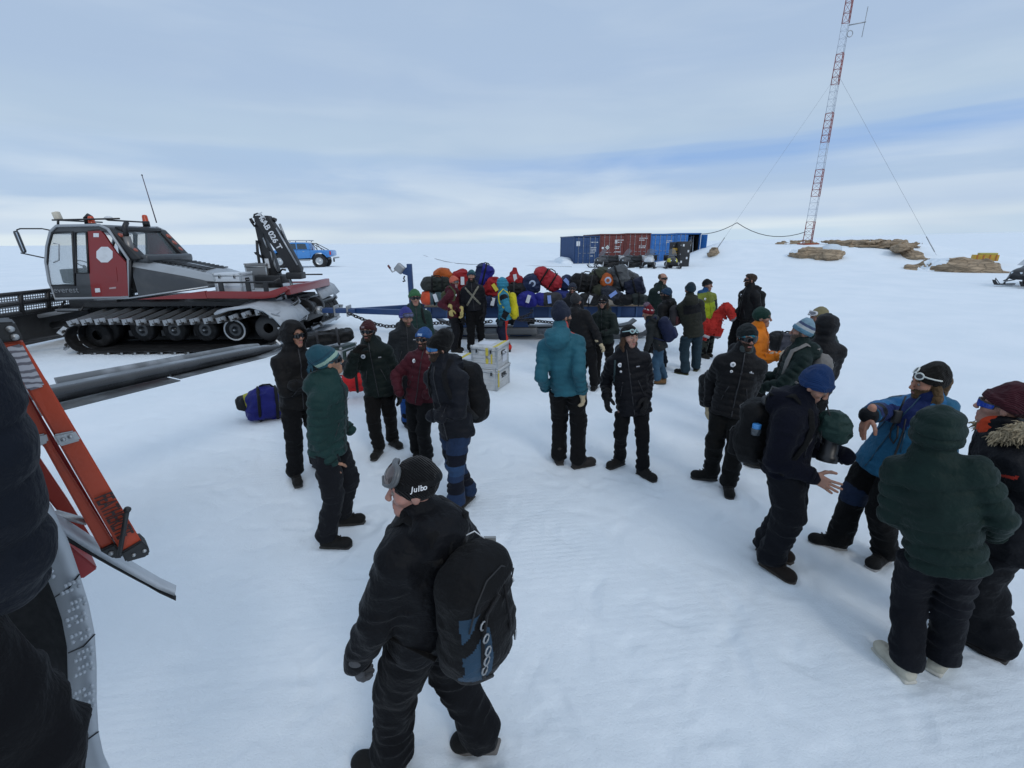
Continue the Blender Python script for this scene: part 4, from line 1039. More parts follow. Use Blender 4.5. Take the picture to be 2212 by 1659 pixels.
m = MB(); m.box((-1.2,-.01,1.33),(.16,.03,.035),M_ALU,bev=.01); m.box((-2.05,-.01,1.33),(.16,.03,.035),M_ALU,bev=.01); child(m,'door_handles',root)
m = MB(); [m.box((x,-.001,1.15),(.012,.008,.75),M_DARK) for x in (-.68,-1.73,-2.75)]; child(m,'door_seams',root)
# ------------------------------------------------------------------ the tracked snow groomer (local: u to its tail, v away from us, w up)
g = Frame(at_z(183,767.5), at_z(440,765.3)); GM = g.mat()
groomer = empty('snow_groomer', None, 'large red and grey tracked snow groomer with a folding crane behind its cab', 'snow groomer', None, GM)
def gp(x, y, v): u, w_ = g.on_v(*P1_(x, y), v); return (u, v, w_)       # crop pixel -> local point on the plane v
def gp8(x, y, v): u, w_ = g.on_v(*P8(x, y), v); return (u, v, w_)
GRY = paint((.035,.038,.042),.35,0,.25,(.1,.1,.1),3,.3); SIL = paint((.30,.32,.34),.35,.3,.2,(.2,.2,.2),4,.2); GRED = paint((.21,.012,.012),.35,0,.25,(.16,.03,.03),3,.3); BLKP = paint((.011,.011,.012),.45,0,.3,(.05,.05,.05),5); RUB = rubber((.006,.006,.0065),.8)
V0, V1 = 1.1, 3.1
def loop2(n=96):
    """belt path in (u,w): round the front idler and rear sprocket"""
    pts = []
    segs = [((.25,.05),(3.85,.05))]
    P = []
    for t in np.linspace(.2,3.85,26): P.append((t,.05))
    for a in np.linspace(-1.1,pi/2,13): P.append((4.3+.37*cos(a),.57+.37*sin(a)))
    for t in np.linspace(4.1,.25,26): P.append((t,.725+.2*max(0,(t-3.2)/.9)**1.5+.02*sin(t*2.4)))
    for a in np.linspace(pi/2,3*pi/2,17): P.append((-.02+.37*cos(a),.385+.335*sin(a)))
    P = A(*[p for p in P]).reshape(-1,2); d = np.r_[0,np.cumsum(np.linalg.norm(np.diff(np.r_[P,P[:1]],axis=0),axis=1))]; L_ = d[-1]; Pc = np.r_[P,P[:1]]
    s_ = np.linspace(0,L_,n,endpoint=False); return np.stack([np.interp(s_,d,Pc[:,0]),np.interp(s_,d,Pc[:,1])],1)
SILV = paint((.36,.375,.39),.3,.7,.35,(.25,.25,.25),9); TRK = paint((.03,.027,.024),.6,0,.5,(.10,.10,.10),7)
LP = loop2(105); TN = np.roll(LP,-1,0)-np.roll(LP,1,0); TN /= np.linalg.norm(TN,axis=1)[:,None]; NO = np.stack([TN[:,1],-TN[:,0]],1)   # outward
for v0 in (0.,2.72):
    m = MB()
    for k in range(4):
        va = v0+.03+k*.36
        lift = lambda v_,w_: .2*(v_-v0)/1.45*float(sstep(.4,.68,w_))*(v0 == 0)
        P = [[(LP[i][0]+NO[i][0]*o,va+b,LP[i][1]+NO[i][1]*o+lift(va+b,LP[i][1])) for (b,o) in ((0,0),(.31,0),(.31,-.025),(0,-.025),(0,0))] for i in list(range(len(LP)))+[0]]; m.grid(P, RUB, False)
    tr = child(m,'track',groomer); m = MB(); m2 = MB()
    for i in range(0,len(LP),3):
        p, n_, t_ = LP[i], NO[i], TN[i]; lf = lift(v0+1.44,p[1]); rot = Matrix.Rotation(atan2(lf,1.44),3,'X')@Matrix(((t_[0],0,n_[0]),(0,1,0),(t_[1],0,n_[1])))
        m.box((p[0]+n_[0]*.02,v0+.72,p[1]+n_[1]*.02+lf/2),(.09,1.46,.035),TRK,rot)
        m.prism([(-.016,0),(.016,0),(.006,.085),(-.006,.085)],(0,1.44,lf),SILV,(p[0]+n_[0]*.03,v0,p[1]+n_[1]*.03),((t_[0],0,t_[1]),(n_[0],0,n_[1])))
        for q in (0,1): # bent bright end of each bar
            e = v0+.0 if q == 0 else v0+1.44
            m.box((p[0]+n_[0]*.05,e+(.05 if q == 0 else -.05),p[1]+n_[1]*.06+lf*q),(.04,.2,.13),SILV,rot@Matrix.Rotation((.75 if q == 0 else -.75),3,'Z'))
    child(m,'grousers',tr)
    for x in (229,305,375,442,507):
        vv = v0+.62; u_, w_ = g.on_v(x,711,.62); m = MB(); m.lathe([(.16,0),(.26,.0),(.29,.03),(.29,.2),(.26,.23),(.15,.23)],(u_,vv,w_-.02),(0,1,0),RUB,24); wh = child(m,'road_wheel',groomer)
        m = MB(); m.lathe([(0,-.02),(.05,-.02),(.06,.01),(.14,.03),(.17,.0),(.17,.2),(0,.2)],(u_,vv,w_-.02),(0,1,0),GRY,16); m.lathe([(0,-.05),(.035,-.05),(.04,-.01)],(u_,vv,w_-.02),(0,1,0),SILV,10)
        child(m,'hub',wh)
    m = MB(); m.lathe([(.12,0),(.28,0),(.3,.04),(.3,.3),(.28,.34),(.12,.34)],(-.02,v0+.5,.385),(0,1,0),RUB,24); child(m,'idler',groomer)
    m = MB(); m.lathe([(.12,0),(.3,0),(.33,.03),(.33,.9),(.3,.93),(.12,.93)],(4.3,v0+.25,.57),(0,1,0),BLKP,20); child(m,'drive_sprocket',groomer)
m = MB(); u_, w_ = g.on_v(507,711,.62); m.lathe([(.23,-.005),(.26,-.012),(.27,0)],(u_,.61,w_-.02),(0,1,0),M_WHT,28); child(m,'wheel_ring',groomer)
m = MB(); m.box((1.7,2.1,.8),(5.4,1.2,.55),BLKP,bev=.05); m.box((1.9,2.1,1.08),(4.8,2.4,.1),BLKP); [m.box((2.05,v,.4),(4.3,.25,.5),BLKP) for v in (1.22,2.98)]; [m.box((u,2.1,.4),(.12,2.9,.14),BLKP) for u in (.7,1.5,2.3,3.1)]; m.tube([(-1.0,1.3,.9),(-.3,1.3,1.1)],.06,BLKP,8); m.box((-.4,1.15,1.08),(1.2,.2,.2),BLKP,bev=.02); child(m,'chassis',groomer)
# cab
out = [(330,870),(292,770),(272,650),(278,560),(300,470),(335,437),(590,432),(640,455),(700,545),(762,635),(770,862)]
pc = [gp(x,y,V0) for x,y in out]
def pv(p, v): return (p[0], v, p[2])
def face_panel(pts, v, name, mat, th=.05, bev=.0):
    m = MB(); m.prism([(p[0],p[2]) for p in pts],(0,th,0),mat,(0,v,0)); return child(m,name,groomer)
low = [gp(*q,V0) for q in ((330,868),(300,790),(447,790),(452,722),(530,720),(545,850),(548,866))]
redp = [gp(*q,V0) for q in ((520,462),(590,456),(620,490),(690,595),(748,655),(765,852),(548,866),(545,850),(530,720))]
rim = [gp(x,y,V0-.01) for x,y in out]
side = {}
for v, th in ((V0,.05),(V1-.05,.05)):
    l_ = face_panel([pv(p,v) for p in low], v, 'door_panel', GRY); 
    face_panel([pv(p,v) for p in redp], v, 'side_panel', GRED)
    m = MB(); m.tube([pv(p, v if v > 2 else v-.005) for p in rim],.035,SIL,8,closed=True); child(m,'cab_frame',groomer)
    for nm, q in (('door_window',((300,790),(278,690),(288,560),(312,478),(430,470),(447,790))),('side_window',((447,476),(515,474),(528,716),(452,716)))):
        pts = [pv(gp(*z,V0),v) for z in q]; m = MB(); m.prism([(p[0],p[2]) for p in pts],(0,.012,0),glass((.35,.42,.45),.22),(0,v+.02,0)); wn = child(m,nm,groomer)
        m = MB(); m.tube([pv(p,v) for p in pts],.028,BLKP,6,closed=True); child(m,'window_seal',wn)
fr_ = [gp(*q,V0) for q in ((330,868),(300,790),(278,690),(275,620),(285,560),(303,480),(335,440))]
m = MB(); m.grid([[ (p[0]-.16*sin(pi*t)*(.6 if i > 0 else .3), V0+(V1-V0)*t, p[2]) for t in np.linspace(0,1,9)] for i, p in enumerate(fr_[1:])],glass((.35,.42,.45),.22)); child(m,'windscreen',groomer)
m = MB(); m.grid([[ (p[0]-.16*sin(pi*t)*.45, V0+(V1-V0)*t, p[2]) for t in np.linspace(0,1,9)] for i, p in enumerate(fr_[:2])],GRY); child(m,'front_panel',groomer)
rp = [gp(*q,V0) for q in ((300,468),(338,432),(590,428),(640,452))]
m = MB(); m.prism([(p[0],p[2]) for p in rp]+[(rp[3][0],rp[3][2]-.06),(rp[0][0],rp[0][2]-.07)],(0,V1-V0,0),GRY,(0,V0,0),bev=.02); child(m,'roof',groomer)
# sloping rear of the cab: pillars with lamps, glass, lower bulkhead
ra, rb = gp(640,455,V0), gp(800,628,V0)
for v in (V0+.02, V1-.3):
    m = MB(); m.prism([(ra[0]-.1,ra[2]),(ra[0]+.02,ra[2]+.03),(rb[0]+.12,rb[2]-.02),(rb[0]-.12,rb[2]-.06)],(0,.28,0),BLKP,(0,v,0),bev=.02); pl = child(m,'rear_pillar',groomer)
    for t in (.25,.5,.75):
        m = MB(); c_ = (ra[0]+.04+(rb[0]-ra[0])*t,v+.14,ra[2]+.02+(rb[2]-ra[2])*t); m.lathe([(0,.03),(.05,.035),(.075,.02),(.08,0)],c_,(.7,0,.7),paint((.3,.06,.03),.3),12); child(m,'rear_lamp',pl)
m = MB(); m.poly([(ra[0]+.03,V0+.3,ra[2]-.05),(rb[0]-.05,V0+.3,rb[2]+.0),(rb[0]-.05,V1-.3,rb[2]),(ra[0]+.03,V1-.3,ra[2]-.05)],glass((.35,.42,.45),.2)); child(m,'rear_window',groomer)
m = MB(); m.box((ra[0]+.02,2.1,ra[2]+.02),(.1,1.5,.09),BLKP,bev=.02); child(m,'rear_crossbar',groomer)
m = MB(); q = gp(548,866,V0); m.box((q[0]-.4,2.1,q[2]+.06),(1.3,1.9,.08),BLKP); m.box((gp(765,700,V0)[0]-.04,2.1,1.75),(.06,1.9,.75),BLKP); child(m,'cab_floor',groomer)
for vv in (1.6,2.6):
    m = MB(); c_ = gp(420,700,V0); m.box((c_[0]+.05,vv,1.75),(.5,.5,.16),BLKP,bev=.05); m.box((c_[0]+.3,vv,2.12),(.14,.48,.75),BLKP,Matrix.Rotation(.15,3,'Y'),bev=.05); m.box((c_[0]+.36,vv,2.55),(.1,.26,.2),BLKP,bev=.04); child(m,'seat',groomer)
m = MB(); c_ = gp(330,690,V0); m.tube([(c_[0]+.1,1.7,1.6),(c_[0]+.2,1.7,2.0)],.03,BLKP,6); m.lathe([(.17,-.012),(.19,0),(.17,.012),(.16,0)],(c_[0]+.22,1.7,2.03),(.5,0,.8),BLKP,18); m.box((c_[0]-.02,2.1,1.75),(.2,1.6,.35),BLKP,bev=.04); child(m,'dashboard',groomer)
# paper, octagon blank plate, door handle, lettering
def plate(pts, name, mat, v=V0-.008, th=.008): return face_panel([pv(gp(*q,V0),v) for q in pts], v, name, mat, th)
plate([(622+52*cos(a+.39)*1,607+50*sin(a+.39)) for a in np.arange(8)*pi/4],'octagonal_plate',M_WHT)
plate([(556,480),(588,480),(588,503),(556,503)],'sticker',M_WHT); plate([(565,808),(593,806),(597,830),(568,832)],'sticker',M_WHT); plate([(650,803),(690,798),(690,808),(650,812)],'sticker',paint((.4,.3,.3),.5))
plate([(610,690),(690,680),(700,765),(622,770)],'hatch',GRED)
b0 = gp(378,818,V0-.006); text_mesh('lettering','everest',.2,GM@basis((1,0,-.0),(0,0,1),(b0[0]+.06,V0-.012,b0[2])),SILV,groomer,sx=1.05)
m = MB(); h0 = gp(332,545,V0); m.tube([gp(318,540,V0-.06),gp(350,545,V0-.06),gp(350,640,V0-.06),gp(318,655,V0-.06)],.015,SIL,6); child(m,'grab_handle',groomer)
# step under the cab
m = MB(); a = gp(385,885,V0); b_ = gp(480,940,V0-.25); m.tube([a,(a[0],V0-.25,b_[2]),(b_[0],V0-.25,b_[2]),(b_[0],V0,a[2])],.03,BLKP,6); m.box(((a[0]+b_[0])/2,V0-.25,b_[2]+.03),(abs(b_[0]-a[0]),.14,.03),SILV); child(m,'step',groomer)
# hood
h = []
f0, r0 = gp(768,640,V0)[0], gp(1275,740,V0)[0]
wA, wB, wC, wD = gp(770,640,V0)[2], gp(1275,735,V0)[2], gp(775,862,V0)[2], gp(1240,800,V0)[2]
def ring(u_, top, bot, va, vb, sh): return [(u_,va+.02,bot),(u_,va,bot+(top-bot)*.55),(u_,va+.05,top-sh),(u_,va+.14,top-.03),(u_,va+.3,top),(u_,(va+vb)/2,top+.05),(u_,vb-.3,top),(u_,vb-.14,top-.03),(u_,vb-.05,top-sh),(u_,vb,bot+(top-bot)*.55),(u_,vb-.02,bot)]
m = MB(); rings = [ring(f0+(r0-f0)*t, wA+(wB-wA)*t-.06*t**6, wC+(wD-wC)*t, V0+.12*t, V1-.12*t, .17) for t in (0,.2,.4,.6,.8,.95,1)]
rings.append(ring(r0+.12, wB-.18, wD+.02, V0+.2, V1-.2, .1)); m.grid(rings,GRY); m.poly(rings[-1],GRY); child(m,'hood',groomer)
m = MB(); m.grid([[ (p[0],p[1]+(-.006 if j < 2 else 0),p[2]+.006) for j, p in enumerate(r[2:5])] for r in rings[:-1]],SIL); m.grid([[ (p[0]+0,p[1],p[2]+.008) for p in r[4:7]] for r in rings[2:-1]],SIL); child(m,'hood_trim',groomer)
m = MB()
for i in range(9):
    u_ = f0+.5+i*.12; t = (u_-f0)/(r0-f0); z = wA+(wB-wA)*t+.03; m.box((u_,2.1,z+.012),(.05,1.15,.03),BLKP,Matrix.Rotation(.13,3,'Y'))
m.box((f0+.98,2.1,wA+(wB-wA)*.53+.012),(1.2,1.25,.02),BLKP,Matrix.Rotation(.21,3,'Y')); child(m,'vent_grille',groomer)
m = MB(); c_ = (f0+.12,2.1,wA+.02); m.box(c_,(.5,1.75,.2),GRY,bev=.06); child(m,'cowl',groomer)
m = MB(); m.tube([gp(775,640,V0-.01),gp(772,862,V0-.01)],.03,BLKP,6); m.tube([gp(560,880,V0-.02),gp(775,866,V0-.02),gp(1240,798,V0-.02)],.028,SILV,8); child(m,'trim_strip',groomer)
# exhaust
m = MB(); m.tube([gp(790,625,V0+.12),gp(750,500,V0+.12)],.085,paint((.2,.19,.18),.4,.7,.5,(.06,.05,.05),9),14); m.tube([gp(750,500,V0+.12),gp(742,440,V0+.12),gp(752,415,V0+.2)],[.06,.06,.055],BLKP,12); child(m,'exhaust_stack',groomer)
# roof gear
m = MB(); m.tube([gp(310,402,V0+.2),gp(710,393,V0+.2)],.02,BLKP,6); m.tube([gp(310,402,V0+1.2),gp(700,393,V0+1.2)],.02,BLKP,6); [m.tube([gp(x,402,V0+.2),gp(x,435,V0+.2)],.025,BLKP,6) for x in (345,)]; [m.tube([(gp(x,402,V0+.2)[0],V0+.2,gp(x,402,V0+.2)[2]),(gp(x,402,V0+.2)[0],V0+1.5,gp(x,402,V0+.2)[2])],.02,BLKP,6) for x in (345,640)]; child(m,'roof_rack',groomer)
for (x,y,v) in ((543,405,V0+.3),(862,395,V1-.3)):
    c_ = gp(x,y,v); m = MB(); m.lathe([(.075,-.13),(.075,-.06),(.07,-.05),(.065,.06),(.05,.1),(0,.11)],c_,(0,0,1),plain((.5,.06,.015),.25),14); bc = child(m,'beacon',groomer); m = MB(); m.cyl((c_[0],v,c_[2]-.2),(c_[0],v,c_[2]-.06),.085,BLKP,12); child(m,'beacon_base',bc)
c_ = gp(522,388,V0+.35); m = MB(); m.tube([(c_[0]-.05,c_[1],c_[2]-.28),(c_[0]-.05,c_[1],c_[2]),(c_[0]+.02,c_[1],c_[2]+.05),(c_[0]+.08,c_[1],c_[2])],.055,BLKP,10); child(m,'roof_intake',groomer)
c_ = gp(340,378,V0+.3); m = MB(); m.box(c_,(.14,.12,.2),paint((.55,.5,.4),.5),Matrix.Rotation(-.2,3,'Y'),bev=.03); child(m,'work_lamp',groomer)
c_ = gp(645,392,V0+1.); m = MB(); m.sphere(c_,(.1,.1,.06),M_WHT); child(m,'antenna_dome',groomer)
a, b_ = gp(930,418,V1-.2), gp(843,135,V1-.2); m = MB(); m.tube([a,b_],[.016,.011],plain((.12,.10,.12),.5),5); m.sphere(b_,.02,BLKP,6); child(m,'whip_antenna',groomer)
# mirror
m = MB(); m.tube([gp(295,462,V0),gp(250,453,V0-.05),gp(120,453,V0-.12),gp(100,460,V0-.12),gp(105,480,V0-.12)],.016,BLKP,6); m.tube([gp(268,628,V0),gp(160,605,V0-.12),gp(125,598,V0-.12)],.016,BLKP,6); mi_ = child(m,'mirror_arm',groomer)
c_ = gp(119,532,V0-.12); m = MB(); m.box(c_,(.10,.30,.52),M_WHT if False else GRY,Matrix.Rotation(.75,3,'Z')@Matrix.Rotation(-.08,3,'Y'),bev=.05); child(m,'mirror_housing',mi_); m = MB(); m.box((c_[0]+.045,c_[1]-.04,c_[2]),(.02,.26,.44),plain((.55,.6,.65),.08,.9),Matrix.Rotation(.75,3,'Z')@Matrix.Rotation(-.08,3,'Y'),bev=.008); child(m,'mirror_glass',mi_)
# load bed
VB = .55
bz = gp(1400,850,VB); 
m = MB(); pts = [gp(x,y,VB) for x,y in ((815,874),(1215,823),(1228,868))]; m.prism([(p[0],p[2]) for p in pts],(0,.1,0),GRED,(0,VB,0)); pts = [gp(x,y,VB) for x,y in ((1220,826),(1590,828),(1690,795),(1715,812),(1630,862),(1560,870),(1228,868))]; m.prism([(p[0],p[2]) for p in pts],(0,.12,0),GRED,(0,VB,0),bev=.01)
w_t = gp(1400,828,VB)[2]; ub0, ub1 = gp(1235,840,VB)[0], gp(1600,840,VB)[0]
m.box(((ub0+ub1)/2+.1,3.55,w_t-.09),(ub1-ub0+.3,.12,.2),GRED,bev=.01); ue = ub1+.25; m.box((ue+.1,2.1,w_t+.0),(.12,2.7,.2),GRED,bev=.01); child(m,'bed_frame',groomer)
m = MB(); m.box(((ub0+ub1)/2,2.05,w_t-.05),(ub1-ub0+.5,2.95,.05),paint((.4,.42,.44),.6,.2,.5,(.6,.62,.65),2)); child(m,'bed_floor',groomer)
m = MB(); rz = gp(1400,772,VB+.08)[2]; m.tube([(ub0,VB+.08,rz),(ub1+.1,VB+.08,rz),(ub1+.25,VB+.1,rz+.08)],.022,BLKP,6); [m.box((u,VB+.08,(rz+w_t)/2-.05),(.1,.05,rz-w_t+.1),BLKP) for u in (ub0+.3,ub0+.95,ub1-.1)]; m.tube([(ub0,3.5,rz),(ub1+.2,3.5,rz)],.022,BLKP,6); child(m,'bed_rail',groomer)
# snow-caked mudguards over the rear of both tracks
ICE = paint((.36,.385,.41),.6,0,.7,(.16,.17,.18),2.5)
for v0, nm in ((0.,'mudguard'),(2.75,'mudguard')):
    prof = [(3.3,.98),(3.65,1.06),(4.05,1.12),(4.4,1.06),(4.68,.9),(4.85,.66)] if v0 == 0 else [(3.9,1.2),(4.15,1.35),(4.4,1.4),(4.62,1.28),(4.75,1.02)]
    P = [[(p[0]+.05*sin(7*t+p[0]*5),v0-.05+1.45*t,p[1]+.03*sin(9*t+i)+(.06*t if v0 == 0 else .0)-.1*max(0,(.25-t))) for t in np.linspace(0,1,9)] for i, p in enumerate(prof)]; m = MB(); m.grid(P,ICE); o = m.build(nm,groomer,thick=.05)
# rear machinery, hitch
m = MB(); [m.cyl((4.62,v,.85),(4.62,v+.18,.85),r_,BLKP,18) for v, r_ in ((1.7,.2),(2.0,.14),(2.35,.22))]; m.box((4.6,2.1,.7),(.3,1.2,.35),BLKP,bev=.04); m.tube([(4.6,1.3,.9),(4.75,1.6,.75),(4.75,2.1,.74)],.04,BLKP,8); m.tube([(4.4,1.5,1.2),(4.7,1.9,1.0),(4.72,2.2,.8)],.03,BLKP,8); m.cyl((4.7,2.1,.74),(4.9,2.1,.74),.11,M_STEEL,12); child(m,'rear_hitch',groomer)
# crane
VC = 2.0
def poly8(pts, v): return [(p[0],p[2]) for p in (gp8(x,y,v) for x,y in pts)]
crane = MB(); crane.prism(poly8([(375,330),(400,215),(470,200),(500,420),(560,600),(640,760),(730,1040),(715,1100),(525,1120),(530,1030),(440,620)],VC),(0,.2,0),BLKP,(0,VC,0),bev=.015)
cr = child(crane,'crane_column',groomer)
m = MB(); m.prism(poly8([(362,200),(390,178),(572,180),(625,265),(860,610),(1048,955),(1030,1035),(905,1050),(860,960),(690,700),(520,470),(420,330),(375,270)],VC-.22),(0,.2,0),BLKP,(0,VC-.22,0),bev=.015); bm2 = child(m,'crane_boom',groomer)
a, b_ = gp8(520,275,VC-.225), gp8(672,535,VC-.225); dd = Vector(b_)-Vector(a); mid = (Vector(a)+Vector(b_))/2; text_mesh('lettering','HIAB 026 T',.2,GM@basis(dd,(-dd.z,0,dd.x),(mid.x,VC-.236,mid.z)),M_WHT,groomer,bold=.006)
m = MB(); pts = [gp8(x,y,VC-.23) for x,y in ((465,210),(520,192),(545,262),(492,285))]; m.prism([(p[0],p[2]) for p in pts],(0,.012,0),M_WHT,(0,VC-.233,0)); bdg = child(m,'crane_badge',groomer)
pts = [gp8(x,y,VC-.24) for x,y in ((492,225),(520,215),(527,240),(508,250),(512,265))]; m = MB(); m.tube([(p[0],VC-.24,p[2]) for p in pts],.014,BLKP,6); child(m,'emblem',bdg)
m = MB()
for (p0,p1,v,r_,mt) in (((640,300),(1030,960),VC-.18,.035,BLKP),((690,360),(1000,900),VC-.26,.022,SILV),((740,300),(830,520),VC-.1,.03,M_STEEL),((505,500),(560,650),VC+.02,.03,SILV),((610,700),(700,1000),VC-.03,.03,M_STEEL),((760,420),(1040,1000),VC-.05,.04,BLKP)): m.tube([gp8(*p0,v),gp8(*p1,v)],r_,mt,8)
child(m,'hydraulic_rams',groomer)
m = MB()
for pts, r_ in ((((380,340),(330,270),(310,225),(325,222),(370,290)),.025),(((365,215),(375,165),(420,150),(465,165),(485,190)),.022),(((410,540),(420,700),(460,960),(520,1080),(570,1100)),.035),(((495,800),(400,740),(375,715),(400,715),(490,780)),.02),(((580,640),(640,720),(650,900),(700,1000)),.018),(((600,240),(660,235),(690,250)),.05),(((730,1010),(780,960),(830,970)),.025)): m.tube([gp8(x,y,VC-.05) for x,y in pts],r_,BLKP,7)
child(m,'hydraulic_hoses',groomer)
m = MB(); pts = [gp8(x,y,VC-.01) for x,y in ((520,805),(575,805),(605,940),(545,945))]; m.prism([(p[0],p[2]) for p in pts],(0,.012,0),M_WHT,(0,VC-.012,0)); child(m,'notice_plate',groomer)
c_ = gp8(630,1090,VC); m = MB(); m.box((c_[0],VC+.05,c_[2]-.02),(.7,.6,.22),BLKP,bev=.03); m.cyl((c_[0],VC+.05,c_[2]-.3),(c_[0],VC+.05,c_[2]),.22,BLKP,16); child(m,'crane_base',groomer)
c_ = gp8(960,1080,VC-.22); m = MB(); m.box((c_[0],VC-.12,c_[2]+.05),(.4,.35,.18),BLKP,bev=.04); m.tube([(c_[0]-.2,VC-.1,c_[2]),(c_[0]-.15,VC-.1,c_[2]-.25),(c_[0]-.05,VC-.1,c_[2]-.3)],.04,M_STEEL,8); child(m,'boom_hook',groomer)
# front blade with mesh windows
bl = MB(); UB = -1.75
def bp_(v, w_): return (UB-.02-.22*(1-min(1,w_/1.5))**2*2 + .1*(w_ > 1.05)*(w_-1.05), v, w_)
prof = [.1,.26,.44,.62,.8,.92]
bl.grid([[bp_(v,w_) for w_ in prof] for v in np.linspace(-.75,4.9,12)],BLKP); o = bl.build('blade',groomer,thick=.06)
m = MB(); [m.tube([bp_(-.75,w_),bp_(4.9,w_)],.045,BLKP,6) for w_ in (.92,1.16,1.4)]; [m.tube([bp_(v,.9),bp_(v,1.42)],.055,BLKP,6) for v in np.linspace(-.75,4.9,9)]; m.tube([bp_(-.75,.88),bp_(4.9,.88)],.03,SILV,6); child(m,'blade_frame',groomer)
def meshmat():
    m, nt, b = _new('mesh'); b.inputs['Base Color'].default_value = (.5,.52,.54,1); b.inputs['Metallic'].default_value = .6; b.inputs['Roughness'].default_value = .4
    tc = _n(nt,'ShaderNodeTexCoord'); vo = _n(nt,'ShaderNodeTexVoronoi',Scale=16); vo.inputs['Randomness'].default_value = 0; nt.links.new(tc.outputs['Object'],vo.inputs['Vector']); gt = _n(nt,'ShaderNodeMath',operation='GREATER_THAN'); gt.inputs[1].default_value = .33; nt.links.new(vo.outputs['Distance'],gt.inputs[0]); nt.links.new(gt.outputs[0],b.inputs['Alpha']); return m
MSH = meshmat(); vs = np.linspace(-.75,4.9,9)
for i in range(8):
    for w0 in (.94,1.18):
        m = MB(); m.poly([bp_(vs[i]+.05,w0),bp_(vs[i+1]-.05,w0),bp_(vs[i+1]-.05,w0+.2),bp_(vs[i]+.05,w0+.2)],MSH); child(m,'mesh_window',groomer)
m = MB(); [m.tube([(UB-.05,v,.5),(-.8,v,.7)],.09,BLKP,8) for v in (1.3,2.9)]; m.box((-.85,2.1,.68),(.16,1.9,.16),BLKP,bev=.02); child(m,'push_frame',groomer); m = MB(); m.tube([(UB+.05,.9,.8),(-.6,1.3,1.0)],.05,M_STEEL,8); child(m,'blade_ram',groomer); m = MB(); m.box((UB+.15,-.6,.35),(.25,.3,.5),BLKP,bev=.04); m.tube([(UB,-.3,.3),(-.4,.7,.45),(0,1.2,.8)],.04,BLKP,6); child(m,'blade_bracket',groomer)
# aluminium boxes riding on the bed
def alubox(name, c, size, rotz, label, cat, group=None, lid=True, col=None, latch=True, M=None, base=None):
    MM = (M or Matrix.Identity(4)) @ Matrix.Translation(Vector(c)) @ Matrix.Rotation(radians(rotz),4,'Z')
    root = empty(name, None, label, cat, group, MM); L_, W_, H_ = size; mt = col or M_ALU; dk = sc((.4,.41,.42),.8)
    m = MB(); m.box((0,0,H_*.42),(L_,W_,H_*.84),mt,bev=.012)
    for z in (.3,.55): 
        m.box((0,-W_/2-.004,H_*z),(L_*.96,.012,.022),mt,bev=.003); m.box((-L_/2-.004,0,H_*z),(.012,W_*.96,.022),mt,bev=.003); m.box((L_/2+.004,0,H_*z),(.012,W_*.96,.022),mt,bev=.003)
    child(m,'shell',root); ed = paint((.42,.44,.45),.35,.7,.3,(.2,.2,.2),6)
    for x in (-1,1):
        for y in (-1,1): m = MB(); m.box((x*(L_/2-.012),y*(W_/2-.012),H_*.42),(.04,.04,H_*.85),ed,bev=.008); child(m,'edge_profile',root)
    m = MB(); m.box((0,0,H_*.925),(L_+.02,W_+.02,H_*.15),mt,bev=.015); m.tube([(x*(L_/2+.006),y*(W_/2+.006),H_*.86) for x,y in ((-1,-1),(1,-1),(1,1),(-1,1))],.014,ed,6,closed=True); l_ = child(m,'lid',root); m = MB()
    for x in (-1,1):
        for y in (-1,1): m.sphere((x*L_/2,y*W_/2,H_*.97),.028,ed,8)
    child(m,'lid_corners',l_)
    if latch:
        for x in (-.28,.28):
            m = MB(); m.box((x*L_,-W_/2-.014,H_*.82),(.05,.02,.1),ed,bev=.006); m.box((x*L_,-W_/2-.026,H_*.8),(.03,.012,.06),BLKP); child(m,'latch',root)
        for q in (-1,1): m = MB(); m.box((q*(L_/2+.008),0,H_*.62),(.014,.17,.09),BLKP,bev=.004); m.tube([(q*(L_/2+.014),-.07,H_*.64),(q*(L_/2+.045),-.06,H_*.6),(q*(L_/2+.045),.06,H_*.6),(q*(L_/2+.014),.07,H_*.64)],.01,M_STEEL,6); child(m,'handle',root)
    return root, MM
a, b_ = gp(1272,815,VB+.2), gp(1445,815,VB+.2); ht = gp(1360,712,VB+.2)[2]-w_t
alubox('aluminium_case',((a[0]+b_[0])/2,VB+.5,w_t-.02),(b_[0]-a[0]-.06,.55,ht),0,'bright aluminium case on the groomer bed behind the railing','case',None,col=paint((.6,.62,.64),.4,.4,.2,(.4,.4,.4),6),M=GM)
a, b_ = gp(1478,750,1.9), gp(1580,750,1.9); alubox('aluminium_case',((a[0]+b_[0])/2,2.2,w_t-.02),(b_[0]-a[0]+.1,.6,gp(1500,655,1.9)[2]-w_t),0,'dull grey metal box with pale lid beside the crane column','case',None,col=paint((.2,.2,.2),.45,.6,.4,(.35,.33,.3),3),M=GM,latch=False)
